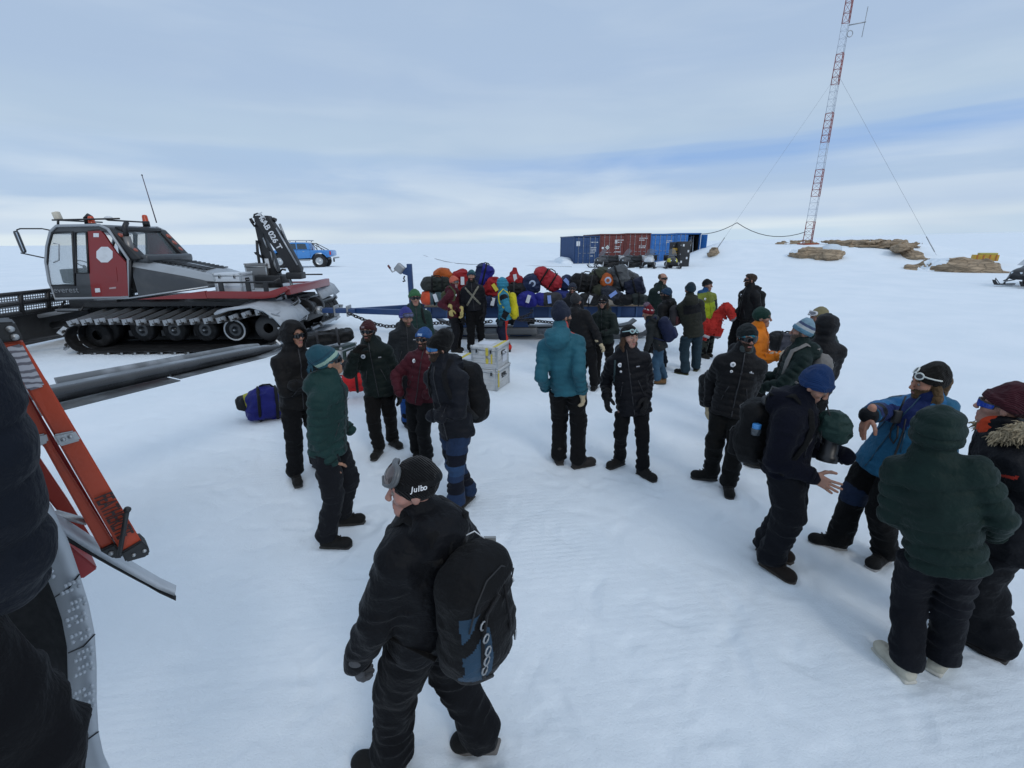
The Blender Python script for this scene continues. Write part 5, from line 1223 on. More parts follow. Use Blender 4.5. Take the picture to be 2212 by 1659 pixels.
# ------------------------------------------------------------------ the long blue cargo sledge, its chain and the bags on it
sl = Frame(at_z(925,735), at_z(1410,733)); SM = sl.mat(); BLU = paint((.012,.045,.14),.45,0,.3,(.02,.03,.06),3); BLU2 = paint((.03,.08,.2),.45,0,.3,(.05,.06,.1),3); WOOD = paint((.2,.15,.1),.8,0,.5,(.3,.26,.2),6); GST = paint((.1,.11,.12),.5,.3,.5,(.2,.21,.22),3)
root = empty('cargo_sledge', None, 'long blue steel cargo sledge on grey runners loaded with duffel bags', 'sledge', None, SM); SL = 6.1; SWd = 2.3; DZ = .93
m = MB(); m.box((SL/2,SWd/2,DZ-.02),(SL+.1,SWd+.08,.04),WOOD); child(m,'deck',root)
for v in (.05,SWd-.05): m = MB(); m.box((SL/2,v,DZ-.19),(SL,.08,.28),BLU,bev=.008); m.box((SL/2,v,DZ-.05),(SL,.14,.02),BLU); m.box((SL/2,v,DZ-.33),(SL,.14,.02),BLU); b_ = child(m,'side_beam',root); m = MB(); [m.box((u,v-.055*(1 if v < 1 else -1),DZ-.19),(.09 if i % 2 else .035,.03,.26),BLU2) for i,u in enumerate(np.linspace(.1,SL-.1,14))]; child(m,'stiffeners',b_)
m = MB(); [m.box((u,SWd/2,DZ-.19),(.1,SWd-.2,.24),BLU) for u in (.1,1.5,3.,4.6,SL-.1)]; child(m,'cross_members',root)
for v in (.28,SWd-.28):
    P = [[(u,v-.22+.44*t,z+.0) for t in (0,.15,.85,1)] for u,z in ((-.2,.42),(0,.25),(.3,.1),(.8,.035),(2.,.02),(3.,.02),(3.6,.03),(5.6,.03),(5.9,.1),(6.05,.22))]; m = MB(); m.grid(P,GST); r_ = m.build('runner',root,thick=.03)
    for u in (.9,2.5,4.6):
        m = MB(); m.prism([(-.3,.06),(.3,.06),(.12,DZ-.34),(-.12,DZ-.34)],(0,.07,0),BLU if u != 4.6 else BLU,(u,v-.035,0),((1,0,0),(0,0,1))); m.box((u,v,.2),(.9,.3,.2),GST,bev=.04); child(m,'leg',root)
m = MB(); m.box((.03,.9,DZ+.3),(.04,1.5,.62),paint((.36,.36,.35),.7,0,.3,(.2,.2,.2),3)); child(m,'headboard',root)
def sp(x, y, v): u, w_ = sl.on_v(x, y, v); return (u, v, w_)
pv0 = .7; a, b_ = sp(888,628,pv0), sp(883,570,pv0); m = MB(); m.box((a[0],pv0,(DZ-.3+b_[2])/2),(.13,.13,b_[2]-DZ+.3),BLU,bev=.01); q0, q1, q2 = sp(868,588,pv0), sp(883,573,pv0), sp(884,596,pv0); m.prism([(p[0],p[2]) for p in (q0,q1,q2,sp(872,592,pv0))],(0,.1,0),BLU,(0,pv0-.05,0)); ps = child(m,'winch_post',root)
c_ = sp(864,580,pv0); m = MB(); m.box(c_,(.24,.2,.22),M_STEEL,Matrix.Rotation(.7,3,'Y'),bev=.03); m.cyl((c_[0],pv0-.14,c_[2]),(c_[0],pv0+.14,c_[2]),.09,M_STEEL,12); child(m,'winch',ps); m = MB(); m.tube([c_,sp(852,585,pv0-.15),sp(848,588,pv0-.15),sp(838,574,pv0-.15)],.018,M_STEEL,6); m.tube([sp(843,580,pv0-.15),sp(838,573,pv0-.15)],.03,paint((.12,.03,.03),.5),8); child(m,'crank_handle',ps); m = MB(); m.tube([sp(874,596,pv0),sp(872,602,pv0),sp(875,607,pv0),sp(870,608,pv0)],.022,M_DARK,6); child(m,'winch_hook',ps)
m = MB(); n0 = (-.05,.3,.68); n1 = (-.05,SWd-.3,.68); iv = SM.inverted(); hp0 = iv@(GM@Vector((4.85,2.1,.74))); jn = hp0.lerp(Vector((-.6,1.1,.62)),.38)
def beam(a, b, w_, h_, mt):
    a, b = Vector(a), Vector(b); d = b-a; m.box((a+b)/2,(d.length,w_,h_),mt,d.to_track_quat('X','Z').to_matrix(),bev=.01)
for dv in (-.09,.09): beam(hp0+Vector((.1,dv,0)),jn+Vector((0,dv,0)),.08,.12,BLU)
beam(jn,n0,.12,.15,BLU); beam(jn,n1,.12,.15,BLU); child(m,'drawbar',root)
m = MB(); [m.box(hp0.lerp(jn,t),(.05,.34,.30),M_STEEL,bev=.02) for t in (.45,.8)]; m.cyl(hp0-Vector((.15,0,0)),hp0+Vector((.25,0,0)),.045,M_STEEL,8); child(m,'drawbar_eye',root)
# chain
def chain_obj(pix, r, label, rad=.05):
    P = [at_d(x, y, r) for x, y in pix]; P = A(*[p for q in P for p in q]).reshape(-1,3); d = np.r_[0,np.cumsum(np.linalg.norm(np.diff(P,axis=0),axis=1))]; n = int(d[-1]/(rad*1.55)); m = MB(); MT = paint((.03,.03,.032),.45,.5,.4,(.09,.07,.06),8)
    for i in range(n):
        s0 = (i+.5)/n*d[-1]; c_ = A(*[np.interp(s0,d,P[:,k]) for k in range(3)]); e = A(*[np.interp(s0+.02,d,P[:,k]) for k in range(3)])-c_; x = nrm(e); y = nrm(np.cross(x,A(.3,1,.8) if i % 2 else A(.9,-.2,.1))); pts = [c_+x*rad*1.15*cos(t)+y*rad*.75*sin(t) for t in np.linspace(0,2*pi,9)[:-1]]; m.tube(pts,rad*.3,MT,5,closed=True)
    o = m.build('tow_chain'); tag(o, label, 'chain', 'tow chains'); return o
chain_obj([(752,676),(770,684),(790,692),(812,700),(835,705),(865,705),(895,702),(930,699),(960,697),(1000,694),(1040,697),(1062,694)],11.0,'black tow chain running from the drawbar past the people to the sledge',.045)
chain_obj([(1098,685),(1110,688),(1125,691),(1150,692),(1175,695),(1195,697)],11.3,'black chain drooping under the sledge beam right of the yellow pack',.045)
chain_obj([(1108,689),(1122,686),(1138,682),(1146,676),(1150,670)],11.6,'short chain hung up against the sledge beam',.04)
# ---- bags
def bag(name, label, px, py, wpx, hpx, ang, col, col2=None, kind='duffel', r=12., dep=.36, straps=2, tagcol=None, group='bags heaped on the sledge', seed=0, yaw=0., z0=None, logo=False, vx=.017, cat='duffel bag'):
    c = at_d(px, py, r); k = r/1000*1.03; L_, H_ = wpx*k, hpx*k; rr = A(c[0],c[1],0)/hypot(c[0],c[1]); t = A(rr[1],-rr[0],0)
    y_ = radians(yaw); t2 = t*cos(y_)+rr*sin(y_); r2 = np.cross(A(0,0,1),t2); a = radians(ang); x = t2*cos(a)+A(0,0,1)*sin(a); z = np.cross(x,r2); M3 = np.stack([x,r2,z],1)
    hx, hy, hz = L_/2, dep/2, H_/2; root = empty(name, c-z*hz, label, cat, group); bpy.context.view_layer.update()
    def L(a_, b_, c_): return c+M3@A(a_*hx,b_*hy,c_*hz)
    def shape(s):
        if kind == 'duffel': s.cone(L(-.62,0,0),L(.62,0,0),min(hy,hz)*.9,min(hy,hz)*.95,.03,flat=(z,hz/min(hy,hz)) if hz < hy else None); s.rbox(c,(L_*.95,dep*.86,H_*.86),min(hy,hz)*.55,.04,M3)
        elif kind == 'dome': s.ell(L(0,0,-.1),(hx,hy,hz*1.05),.03,M3); s.rbox(L(0,0,-.45),(L_*.92,dep*.9,H_*.5),.06,.05,M3)
        elif kind == 'sack': s.ell(L(0,0,-.3),(hx,hy,hz*.7),.03,M3); s.cone(L(0,0,0),L(0,0,.85),hx*.55,hx*.25,.08)
        elif kind == 'pack': s.rbox(c,(L_*.9,dep*.8,H_*.95),min(L_,H_,dep)*.3,.03,M3); s.ell(L(0,-.35,-.15),(hx*.75,hy*.8,hz*.6),.05,M3); s.ell(L(0,-.1,.62),(hx*.85,hy*.95,hz*.4),.04,M3)
        else: s.rbox(c,(L_,dep,H_),.04,.02,M3)
        s.noise(.02,(.13,.13,.1),seed+31,True); s.noise(.012,.06,seed+32)
    s = SDF(vx); shape(s); s.eval(); mats = [fabric(col,.55)]+([fabric(col2,.55)] if col2 else [])
    sdf_obj(s,'bag_body',mats,root,(lambda cc: (((cc-c)@x)/hx < -.35).astype(int)) if col2 and kind != 'sack' else ((lambda cc: (((cc-c)@z)/hz < -.35).astype(int)) if col2 else None))
    dk = fabric((.012,.012,.013) if sum(col) > .05 else (.03,.03,.032),.6)
    for i in range(straps):
        q = (-.38,.38,0)[i] if straps > 1 else .0; m = MB()
        pts = []
        for th in np.linspace(0,2*pi,18)[:-1]: st = L(q,0,0); dd = M3@A(0,cos(th)*hy,sin(th)*hz); e = s.surface(st,dd); pts.append(e+nrm(dd)*.006)
        m.tube(pts,.022,dk,6,closed=True,flat=(x,1.)) ; attach(m,'strap',root)
    if straps:
        m = MB(); m.tube([s.surface(L(-.3,0,0),z)+z*.0,L(-.15,-.1,1.12),L(.15,-.1,1.12),s.surface(L(.3,0,0),z)],.014,dk,6); attach(m,'carry_handle',root)
    if tagcol:
        e = s.surface(L(.1,0,.1),-r2); m = MB(); m.box(e-r2*.02,(.09,.012,.2),plain(tagcol,.6),Matrix(M3.tolist())@Matrix.Rotation(radians(seed*37%60-30),3,'Y')); attach(m,'luggage_tag',root)
    if logo:
        e = s.surface(L(.1,0,.0),-r2); m = MB(); m.lathe([(0,0),(.075,0),(.085,-.006)],e-r2*.004,-r2,plain((.35,.42,.55),.6),18); m.lathe([(.045,.002),(.02,.003),(0,.003)],e-r2*.006,-r2,plain(sc(col,1.),.6),10); attach(m,'emblem',root)
    return root
WT = (.6,.62,.66); LB = (.2,.3,.62); RB = (.24,.011,.014); RYB = (.016,.018,.17); NV = (.012,.02,.055); DG = (.022,.024,.023); ORG = (.34,.075,.014)
rows = [
 ('orange domed bag on top of the heap at its front end',957,592,37,26,0,ORG,None,'dome',0,None,12.4),
 ('dark green and black rolled duffel below the orange dome',944,616,54,34,-4,(.018,.024,.02),(.03,.032,.03),'duffel',2,None,12.1),
 ('teal grey bag with an orange end, lowest at the front of the sledge',938,643,50,28,0,(.06,.10,.115),(.5,.07,.03),'duffel',1,WT,12.1),
 ('red bag with a white tag between the person in salmon and the one with chains',998,608,38,46,20,RB,None,'pack',0,WT,12.4),
 ('tall royal blue pack with a navy lid, highest of the heap',1044,600,40,54,-15,RYB,NV,'pack',1,None,12.5),
 ('red duffel standing upright below the royal blue pack',1068,622,28,50,8,RB,None,'duffel',0,(.6,.5,.05),12.2),
 ('navy duffel with a white tag at the bottom behind the teal suit',1062,651,46,24,0,NV,None,'duffel',1,WT,12.1),
 ('red drawstring sack with gathered neck',1111,602,40,40,0,RB,None,'sack',0,WT,12.4),
 ('black bag under the red drawstring sack',1110,628,42,30,0,(.01,.01,.011),None,'duffel',1,None,12.2),
 ('round navy bag with a pale circular emblem',1148,611,36,38,0,NV,None,'dome',0,None,12.3),
 ('large red duffel with black straps lying tilted on top',1183,603,54,38,-32,(.3,.02,.028),None,'duffel',2,None,12.4),
 ('royal blue duffel with hanging white tag on the sledge edge',1139,645,42,30,0,RYB,None,'dome',0,WT,12.0),
 ('charcoal duffel with a royal blue end',1184,646,52,27,0,(.03,.03,.034),RYB,'duffel',0,LB,12.0),
 ('navy bag with a light blue tag, right of the big red duffel',1224,609,30,28,15,NV,None,'dome',0,LB,12.5),
 ('plain blue bag behind the two people in beanies',1212,642,30,28,0,(.02,.03,.14),None,'duffel',0,None,12.3),
 ('bulky black expedition duffel with grey patches',1265,612,56,42,-8,(.012,.012,.013),None,'duffel',2,None,12.3),
 ('dark bag with white tag at the sledge edge under the bulky black duffel',1272,646,36,24,0,(.02,.021,.022),None,'duffel',1,WT,12.0),
 ('olive green rolled bag beside the orange one',1291,599,34,32,30,(.04,.045,.028),None,'duffel',1,None,12.4),
 ('small orange bag with a round emblem between olive and grey packs',1312,604,24,28,-10,ORG,None,'dome',0,None,12.2),
 ('big grey backpack with compression straps on top of the heap',1337,602,46,50,22,(.07,.075,.08),(.045,.048,.05),'pack',1,None,12.3),
 ('dark camouflage patterned bag squeezed under the olive roll',1297,630,20,30,0,(.028,.03,.018),None,'duffel',0,None,12.15),
 ('slate bag with a light blue tag below the grey backpack',1322,634,38,24,-25,(.025,.028,.038),None,'duffel',0,LB,12.0),
 ('grey bag with a ring handle behind the navy crate bag',1363,600,30,22,-25,(.06,.065,.07),None,'duffel',0,None,12.6),
 ('square navy bag tilted at the rear of the heap',1371,621,36,32,18,(.013,.016,.032),None,'box',1,None,12.2),
 ('flat black duffel at the sledge edge behind the laughing person',1347,648,36,20,0,(.014,.014,.016),None,'duffel',0,None,12.0),
 ('dark green grey duffel at the rear end of the sledge',1380,646,26,22,0,(.025,.03,.028),None,'duffel',1,None,12.0),
]
for i, (lb,px,py,w_,h_,an,c1,c2,kd,st,tg,r_) in enumerate(rows):
    bag('duffel_bag' if kd != 'pack' else 'backpack', lb, px, py, w_, h_, an, c1, c2, kd, r_, .42 if kd != 'box' else .34, st, tg, seed=i, logo='emblem' in lb, cat='duffel bag' if kd != 'pack' else 'backpack')
# ------------------------------------------------------------------ near things: aircraft tailplane and doorway, ladder, crates and bags on the snow
AW = paint((.52,.55,.58),.4,.1,.45,(.28,.3,.33),5); ARED = paint((.34,.02,.02),.4,0,.2,(.2,.03,.03)); BOOT = paint((.014,.015,.017),.28,0,.5,(.07,.075,.08),3,.3); AGR = paint((.13,.14,.148),.35,.2,.75,(.42,.45,.48),3.5)
pa, pb = A(-3.79,3.61,1.3), A(-2.78,5.52,1.3); ax_ = nrm(pb-pa); ch = A(-ax_[1],ax_[0],0); pr = pa-ax_*1.5
air = empty('aircraft', pr*A(1,1,0), 'parked aircraft cut off at the left: dark tailplane, riveted white doorway and door edge', 'aircraft')
bpy.context.view_layer.update()
def foil(t0, t1, n, secf, mat, name, par=None, caps=True):
    m = MB(); R_ = [secf(t) for t in np.linspace(t0,t1,n)]; m.grid(R_,mat)
    if caps: m.poly(R_[-1][:-1],mat); m.poly(R_[0][:-1],mat)
    o = m.build(name); o.parent = air; o.matrix_parent_inverse = air.matrix_world.inverted(); return o
Lw = np.linalg.norm(pb-pr)
def sec(t, kind):
    c = pr+ax_*Lw*t; r = .082-.035*t; C_ = .36-.1*t; tip = sstep(.93,1.,t); r *= 1-.6*tip; out = []
    if kind == 'le':
        for a in np.linspace(-pi*.62,pi*.62,15): out.append(c-ch*r*1.2*cos(a)+A(0,0,1)*r*sin(a)+ch*.07)
        out.append(out[0])
    elif kind == 'main':
        for (x,z) in ((.18,.9),(.3,.98),(.5,.9),(.7,.62),(.72,.5),(.72,-.5),(.5,-.9),(.18,-.9)): out.append(c+ch*x*C_/.72+A(0,0,1)*r*z)
        out.append(out[0])
    elif kind == 'el':
        for (x,z) in ((.76,.5),(.77,.8),(.82,1.15),(.86,1.25),(.87,1.15),(.85,.6),(.8,-.3)): out.append(c+ch*x*C_/.72+A(0,0,1)*r*z)
        out.append(out[0])
    else:
        for (x,z) in ((-.12,-1.25),(.16,-1.25),(.16,-1.4),(-.12,-1.4)): out.append(c+ch*x+A(0,0,1)*r*z)
        out.append(out[0])
    return out
foil(0,1,18,lambda t: sec(t,'le'),BOOT,'deicing_boot'); foil(0,.985,16,lambda t: sec(t,'main'),AGR,'tailplane'); foil(0,.44,8,lambda t: sec(t,'el'),AGR,'elevator'); foil(.455,.97,10,lambda t: sec(t,'el'),AGR,'elevator')
foil(.35,.66,6,lambda t: sec(t,'flap'),AGR,'tab_plate'); foil(.66,.97,6,lambda t: [p+A(0,0,.02) for p in sec(t,'flap')],AGR,'tab_plate')
m = MB(); m.grid([[ (pr+ax_*Lw*t+ch*x*(.36-.1*t)/.72+A(0,0,(.082-.035*t)*z+.004)) for x,z in ((.62,.74),(.70,.62))] for t in np.linspace(.5,.82,6)],ARED); attach(m,'red_marking',air)
# fuselage, mostly outside the photograph
P = []
for i, (c_, r_) in enumerate(((A(-1.78,.2,1.95),.78),(A(-2.7,.4,1.95),.8),(A(-3.7,.75,1.9),.7),(A(-4.7,1.3,1.85),.5),(A(-5.5,1.8,1.85),.2))):
    d_ = nrm(A(-1,.35,0)); s_ = A(-d_[1],d_[0],0); P.append([c_+s_*r_*cos(a)+A(0,0,1)*r_*1.15*sin(a) for a in np.linspace(0,2*pi,25)])
m = MB(); m.grid(P,AW); attach(m,'fuselage',air)
# riveted doorway band
R1 = [(88,1060),(120,1110),(150,1175),(172,1240),(192,1305),(205,1370),(209,1440),(209,1510),(213,1580),(226,1640),(262,1720)]; L1 = [(40,1130),(72,1180),(98,1240),(118,1290),(136,1345),(148,1410),(150,1480),(150,1545),(158,1600),(182,1662),(220,1740)]
def d12(p, r=1.22): return at_d(p[0], p[1], r)
m = MB(); rr_ = [A(*d12(p)) for p in R1]; ll_ = [A(*d12(p,1.26)) for p in L1]; dep_ = nrm(A(-.75,.66,0))*.03
m.grid([[ll_[i]+dep_,ll_[i],ll_[i]*.5+rr_[i]*.5+nrm(A(.7,-.5,0))*.012,rr_[i],rr_[i]+dep_] for i in range(len(rr_))],AW)
for (x,y,pat) in ((150,1262,1),(163,1300,1),(163,1332,2),(172,1368,2),(178,1408,1),(178,1440,1),(180,1490,2),(182,1520,1),(120,1230,0)):
    for i in range(-2,3):
        for j in range(2):
            if (i*3+j+pat) % 5 == 0 or (pat == 0 and i > -1): continue
            p = d12((x+i*9+j*3, y+j*12-i*4),1.215); m.sphere(p,.0042,AW,8)
for k in (3,5,8): m.tube([ll_[k],ll_[k]*.5+rr_[k]*.5+nrm(A(.7,-.5,0))*.013,rr_[k]],.0018,M_DARK,4)
attach(m,'door_frame',air)
m = MB(); m.grid([[A(*d12((p[0]-190,p[1]+30),1.40)),A(*d12((p[0]-90,p[1]+18),1.36)),A(*d12((p[0]-34,p[1]+8),1.33)),A(*d12((p[0]+4,p[1]),1.275))] for p in L1[2:]],RUB); attach(m,'seal_and_dark_interior',air)  # rubber seal widened into a dark sheet standing for the unlit interior
# curved white door edge with its black gasket
T1 = [(60,1085),(100,1108),(150,1139),(200,1171),(250,1202),(300,1232),(345,1258),(380,1274)]; 
m = MB(); g2 = MB(); dp = A(-.35,.55,.0)
for k, (mm, o0, o1, mt) in enumerate(((m,0,24,AW),(g2,24,33,RUB))):
    tp = [A(*d12((x,y+o0+(0 if k == 0 else 0)),1.2+.0004*x)) for x,y in T1]; bt_ = [A(*d12((x-3,y+o1*(1.25-.0018*x)),1.2+.0004*x)) for x,y in T1]
    mm.grid([[t_+dp*.03,t_,b__,b__+dp*.03,t_+dp*.03] for t_,b__ in zip(tp,bt_)],mt); mm.poly([tp[-1],bt_[-1],bt_[-1]+dp*.03,tp[-1]+dp*.03],mt)
attach(m,'door_edge',air); attach(g2,'door_gasket',air)
def slab(m, pix, r, ext, mat):
    a = [A(*at_d(x,y,rr if isinstance(r,(list,tuple)) else r)) for (x,y),rr in zip(pix, r if isinstance(r,(list,tuple)) else [r]*len(pix))]; e = nrm(A(a[0][0],a[0][1],0))*ext
    q = bmesh.new(); v0 = [q.verts.new(Vector(p)) for p in a]; v1 = [q.verts.new(Vector(p+e)) for p in a]; n = len(a); q.faces.new(v0); q.faces.new(v1[::-1]); [q.faces.new([v0[i],v1[i],v1[(i+1)%n],v0[(i+1)%n]]) for i in range(n)]; bmesh.ops.recalc_face_normals(q,faces=q.faces[:]); bmesh.ops.bevel(q,geom=q.edges[:],offset=.003,segments=2,affect='EDGES'); m.add(q,Matrix.Identity(4),mat,False)
m = MB(); slab(m,[(118,1168),(150,1178),(212,1228),(178,1252),(160,1246),(140,1210)],1.3,.1,ARED); attach(m,'red_bracket',air)
# ---- orange step ladder
lad = empty('step_ladder', at_d(250,1180,1.2), 'orange fibreglass step ladder with black cap and silver braces at the left', 'ladder'); bpy.context.view_layer.update()
OR = paint((.50,.06,.018),.45,0,.35,(.26,.05,.03),14); CAPM = paint((.02,.021,.022),.5,0,.3,(.06,.06,.06),20); LAL = paint((.45,.46,.46),.4,.6,.45,(.2,.2,.2),25)
RL = 1.2
m = MB(); slab(m,[(0,742),(49,736),(176,949),(307,1171),(263,1196),(115,938)],RL,.035,OR); fr1 = attach(m,'rail',lad)
m = MB(); slab(m,[(-34,742),(-4,742),(112,938),(259,1190),(252,1192),(100,960)],RL+.045,.03,paint((.28,.02,.014),.5,0,.3,(.15,.03,.02),14)); attach(m,'rail_web',lad)
m = MB(); slab(m,[(-30,758),(10,758),(120,972),(248,1176),(220,1191),(75,930)],RL+.02,.03,OR); attach(m,'rear_rail',lad)
m = MB(); slab(m,[(40,965),(66,960),(150,1085),(212,1185),(196,1192),(100,1075)],RL+.2,.03,paint((.30,.03,.015),.5,0,.3,(.15,.03,.02),14)); attach(m,'far_rail',lad)
for (a,b,w_) in (((52,905),(118,975),5),((70,930),(172,1050),4),((120,975),(205,1110),3.5),((62,868),(80,905),7),((118,1108),(190,1128),9)):
    m = MB(); p0,p1 = A(*at_d(*a,RL+.1)),A(*at_d(*b,RL+.06)); m.tube([p0,p1],w_*.0011,LAL,8,flat=((0,0,1),.5)); attach(m,'brace',lad)
m = MB(); slab(m,[(114,940),(162,930),(176,952),(128,966)],RL-.006,.006,LAL); slab(m,[(72,942),(100,936),(106,956),(78,968)],RL+.014,.006,LAL); [m.sphere(at_d(x,y,RL-.008),.004,LAL,8) for x,y in ((137,950),(152,944))]; attach(m,'silver_bracket',lad)
m = MB(); slab(m,[(-60,700),(32,695),(52,735),(-60,742)],RL-.01,.08,CAPM); [m.sphere(at_d(x,y,RL-.012),.006,LAL,8) for x,y in ((22,711),(32,728))]; attach(m,'top_cap',lad)
m = MB(); slab(m,[(262,1195),(306,1169),(322,1184),(324,1196),(318,1203),(272,1216)],RL-.008,.05,CAPM); [m.sphere(at_d(x,y,RL-.01),.004,LAL,8) for x,y in ((289,1199),(312,1190))]; attach(m,'foot',lad)
m = MB(); slab(m,[(216,1191),(247,1176),(262,1190),(266,1206),(246,1208)],RL+.01,.05,CAPM); m.sphere(at_d(240,1195,RL+.008),.005,LAL,8); attach(m,'foot',lad)
def labelmat():
    mm, nt, b = _new('label'); tc = _n(nt,'ShaderNodeTexCoord'); wv = _n(nt,'ShaderNodeTexWave',Scale=26,Distortion=6,Detail=4); wv.bands_direction = 'Z'; nt.links.new(tc.outputs['Object'],wv.inputs['Vector']); r = _n(nt,'ShaderNodeValToRGB'); r.color_ramp.elements[0].position = .25; r.color_ramp.elements[0].color = (.16,.15,.17,1); r.color_ramp.elements[1].position = .5; r.color_ramp.elements[1].color = (.5,.49,.52,1); nt.links.new(wv.outputs[0],r.inputs[0]); nt.links.new(r.outputs[0],b.inputs['Base Color']); b.inputs['Roughness'].default_value = .4; return mm
m = MB(); slab(m,[(10,752),(47,742),(97,834),(61,845)],RL-.004,.003,labelmat()); attach(m,'warning_label',lad)
a, b = A(*at_d(212,1066,RL-.006)), A(*at_d(268,1166,RL-.006)); n_ = nrm(A(-a[0],-a[1],0)); xx = nrm(b-a); yy = np.cross(n_,xx); mid = (a+b)/2
text_mesh('lettering','FEATHERLITE',.042,basis(xx,yy,mid+yy*.004),plain((.03,.012,.01),.5),lad,bold=.0006,extr=.0005,sx=.44)
m = MB(); m.tube([at_d(275,1101,RL-.02),at_d(268,1140,RL-.03),at_d(258,1198,RL-.01)],.0045,CAPM,8); m.sphere(at_d(275,1101,RL-.02),.007,CAPM,8); attach(m,'lock_rod',lad)
# ---- crates on the snow
CR = paint((.52,.53,.53),.45,.2,.45,(.24,.24,.23),5)
def yx(rz): c_, s_ = cos(radians(rz)), sin(radians(rz)); return A(c_,s_,0), A(-s_,c_,0)
def extras(root, MM, size, papers=(), tapes=()):
    L_, W_, H_ = size; pm = plain((.55,.57,.62),.6); ty = paint((.55,.45,.05),.5,0,.3,(.3,.25,.1),20); tg = paint((.45,.46,.47),.5,0,.3,(.3,.3,.3),20)
    for (f,x,z,w_,h_) in papers:
        m = MB()
        if f == 'f': m.box((x*L_,-W_/2-.012,z*H_),(w_,.004,h_),pm)
        if f == 'r': m.box((L_/2+.014,x*W_,z*H_),(.004,w_,h_),pm)
        if f == 't': m.box((x*L_,z*W_,H_+.004),(w_,h_,.004),pm)
        m.build('paper_label',root)
    for (f,x,z,w_,h_,c_) in tapes:
        m = MB(); tm = ty if c_ == 'y' else tg if c_ == 'g' else paint((.35,.03,.03),.5)
        if f == 'f': m.box((x*L_,-W_/2-.010,z*H_),(w_,.005,h_),tm)
        if f == 'r': m.box((L_/2+.012,x*W_,z*H_),(.005,w_,h_),tm)
        if f == 't': m.box((x*L_,z*W_,H_+.002),(w_,h_,.004),tm)
        m.build('tape',root)
RZ = -22; X_, Y_ = yx(RZ); sz = (.43,.58,.38); cn = at_z(1073.5,845,0.); cc = cn-X_*.215+Y_*.29; cc[2] = float(gz(cc[0],cc[1]))
r_, MM = alubox('aluminium_crate',cc,sz,RZ,'scuffed white aluminium crate standing on the snow under another crate','crate','aluminium crates stacked on the snow',col=CR); extras(r_,MM,sz,[('f',-.2,.3,.12,.09)],[('r',-.4,.55,.05,.3,'y'),('f',.4,.6,.03,.4,'g')])
sz2 = (.47,.6,.4); r_, MM = alubox('aluminium_crate',cc+A(0,0,.385)-X_*.03,sz2,RZ+3,'top aluminium crate of the stack with papers and yellow tape','crate','aluminium crates stacked on the snow',col=CR); extras(r_,MM,sz2,[('r',.1,.45,.22,.2),('t',-.1,.0,.26,.3)],[('f',-.1,.55,.32,.05,'g'),('f',0,.18,.46,.06,'g'),('f',.12,.6,.05,.28,'y'),('r',-.3,.3,.2,.05,'g'),('t',.4,0,.06,.6,'y'),('f',.3,.5,.03,.2,'y')])
c3 = cc-X_*.52+Y_*.3; r_, MM = alubox('aluminium_crate',c3,(.5,.6,.42),RZ+4,'single aluminium crate left of the stack with paper on its lid','crate','aluminium crates stacked on the snow',col=CR); extras(r_,MM,(.5,.6,.42),[('t',.0,-.1,.3,.26)],[('t',-.4,0,.06,.6,'y'),('f',0,.5,.5,.06,'g')])
RZ = -16; X_, Y_ = yx(RZ); cn = at_z(750,847,0.); cc = cn-X_*.3+Y_*.22; cc[2] = float(gz(cc[0],cc[1]))
r_, MM = alubox('aluminium_crate',cc,(.6,.44,.37),RZ,'silver box with red and white tape under the green crate','crate',None,col=CR); extras(r_,MM,(.6,.44,.37),[('r',0,.5,.2,.2),('f',.3,.5,.2,.2)],[('f',.1,.75,.5,.05,'r'),('r',0,.8,.4,.05,'r'),('f',.0,.3,.6,.05,'r')])
GC = paint((.025,.05,.042),.45,.1,.4,(.1,.12,.11),5); r_, MM = alubox('green_crate',cc+A(0,0,.375)-X_*.03,(.58,.46,.42),RZ+2,'dark green crate with papers and tape on top of the silver box','crate',None,col=GC); extras(r_,MM,(.58,.46,.42),[('t',-.1,.05,.2,.16),('r',0,.5,.2,.22)],[('t',.0,0,.07,.46,'g'),('t',.2,.0,.1,.2,'g'),('f',0,.8,.58,.05,'g')])
bag('duffel_bag','red holdall on the snow beside the silver taped box',770,822,32,44,0,(.4,.014,.016),None,'duffel',7.75,.4,1,None,None,41,vx=.013)
bag('duffel_bag','dark grey bag lying on the red holdall',765,790,40,28,0,(.02,.021,.024),None,'duffel',7.8,.36,0,None,None,42,vx=.013)
bag('duffel_bag','black strapped bag behind the green crate',708,729,98,24,4,(.012,.012,.012),None,'duffel',8.4,.4,2,None,None,43,vx=.014)
bag('duffel_bag','royal blue duffel with black straps on the snow behind the black hooded person',578,866,78,60,-4,(.012,.014,.13),None,'dome',7.5,.5,2,None,None,44,vx=.013)
bag('dry_bag','yellow bag with a black end beside the royal blue duffel',538,869,34,28,8,(.33,.32,.03),(.02,.02,.02),'duffel',7.55,.3,0,None,None,45,vx=.011,cat='bag')
bag('duffel_bag','grey and black expedition duffel on the snow behind the orange jacket',1700,741,58,38,-3,(.05,.05,.062),(.012,.012,.013),'duffel',9.6,.42,2,None,None,46,vx=.014)
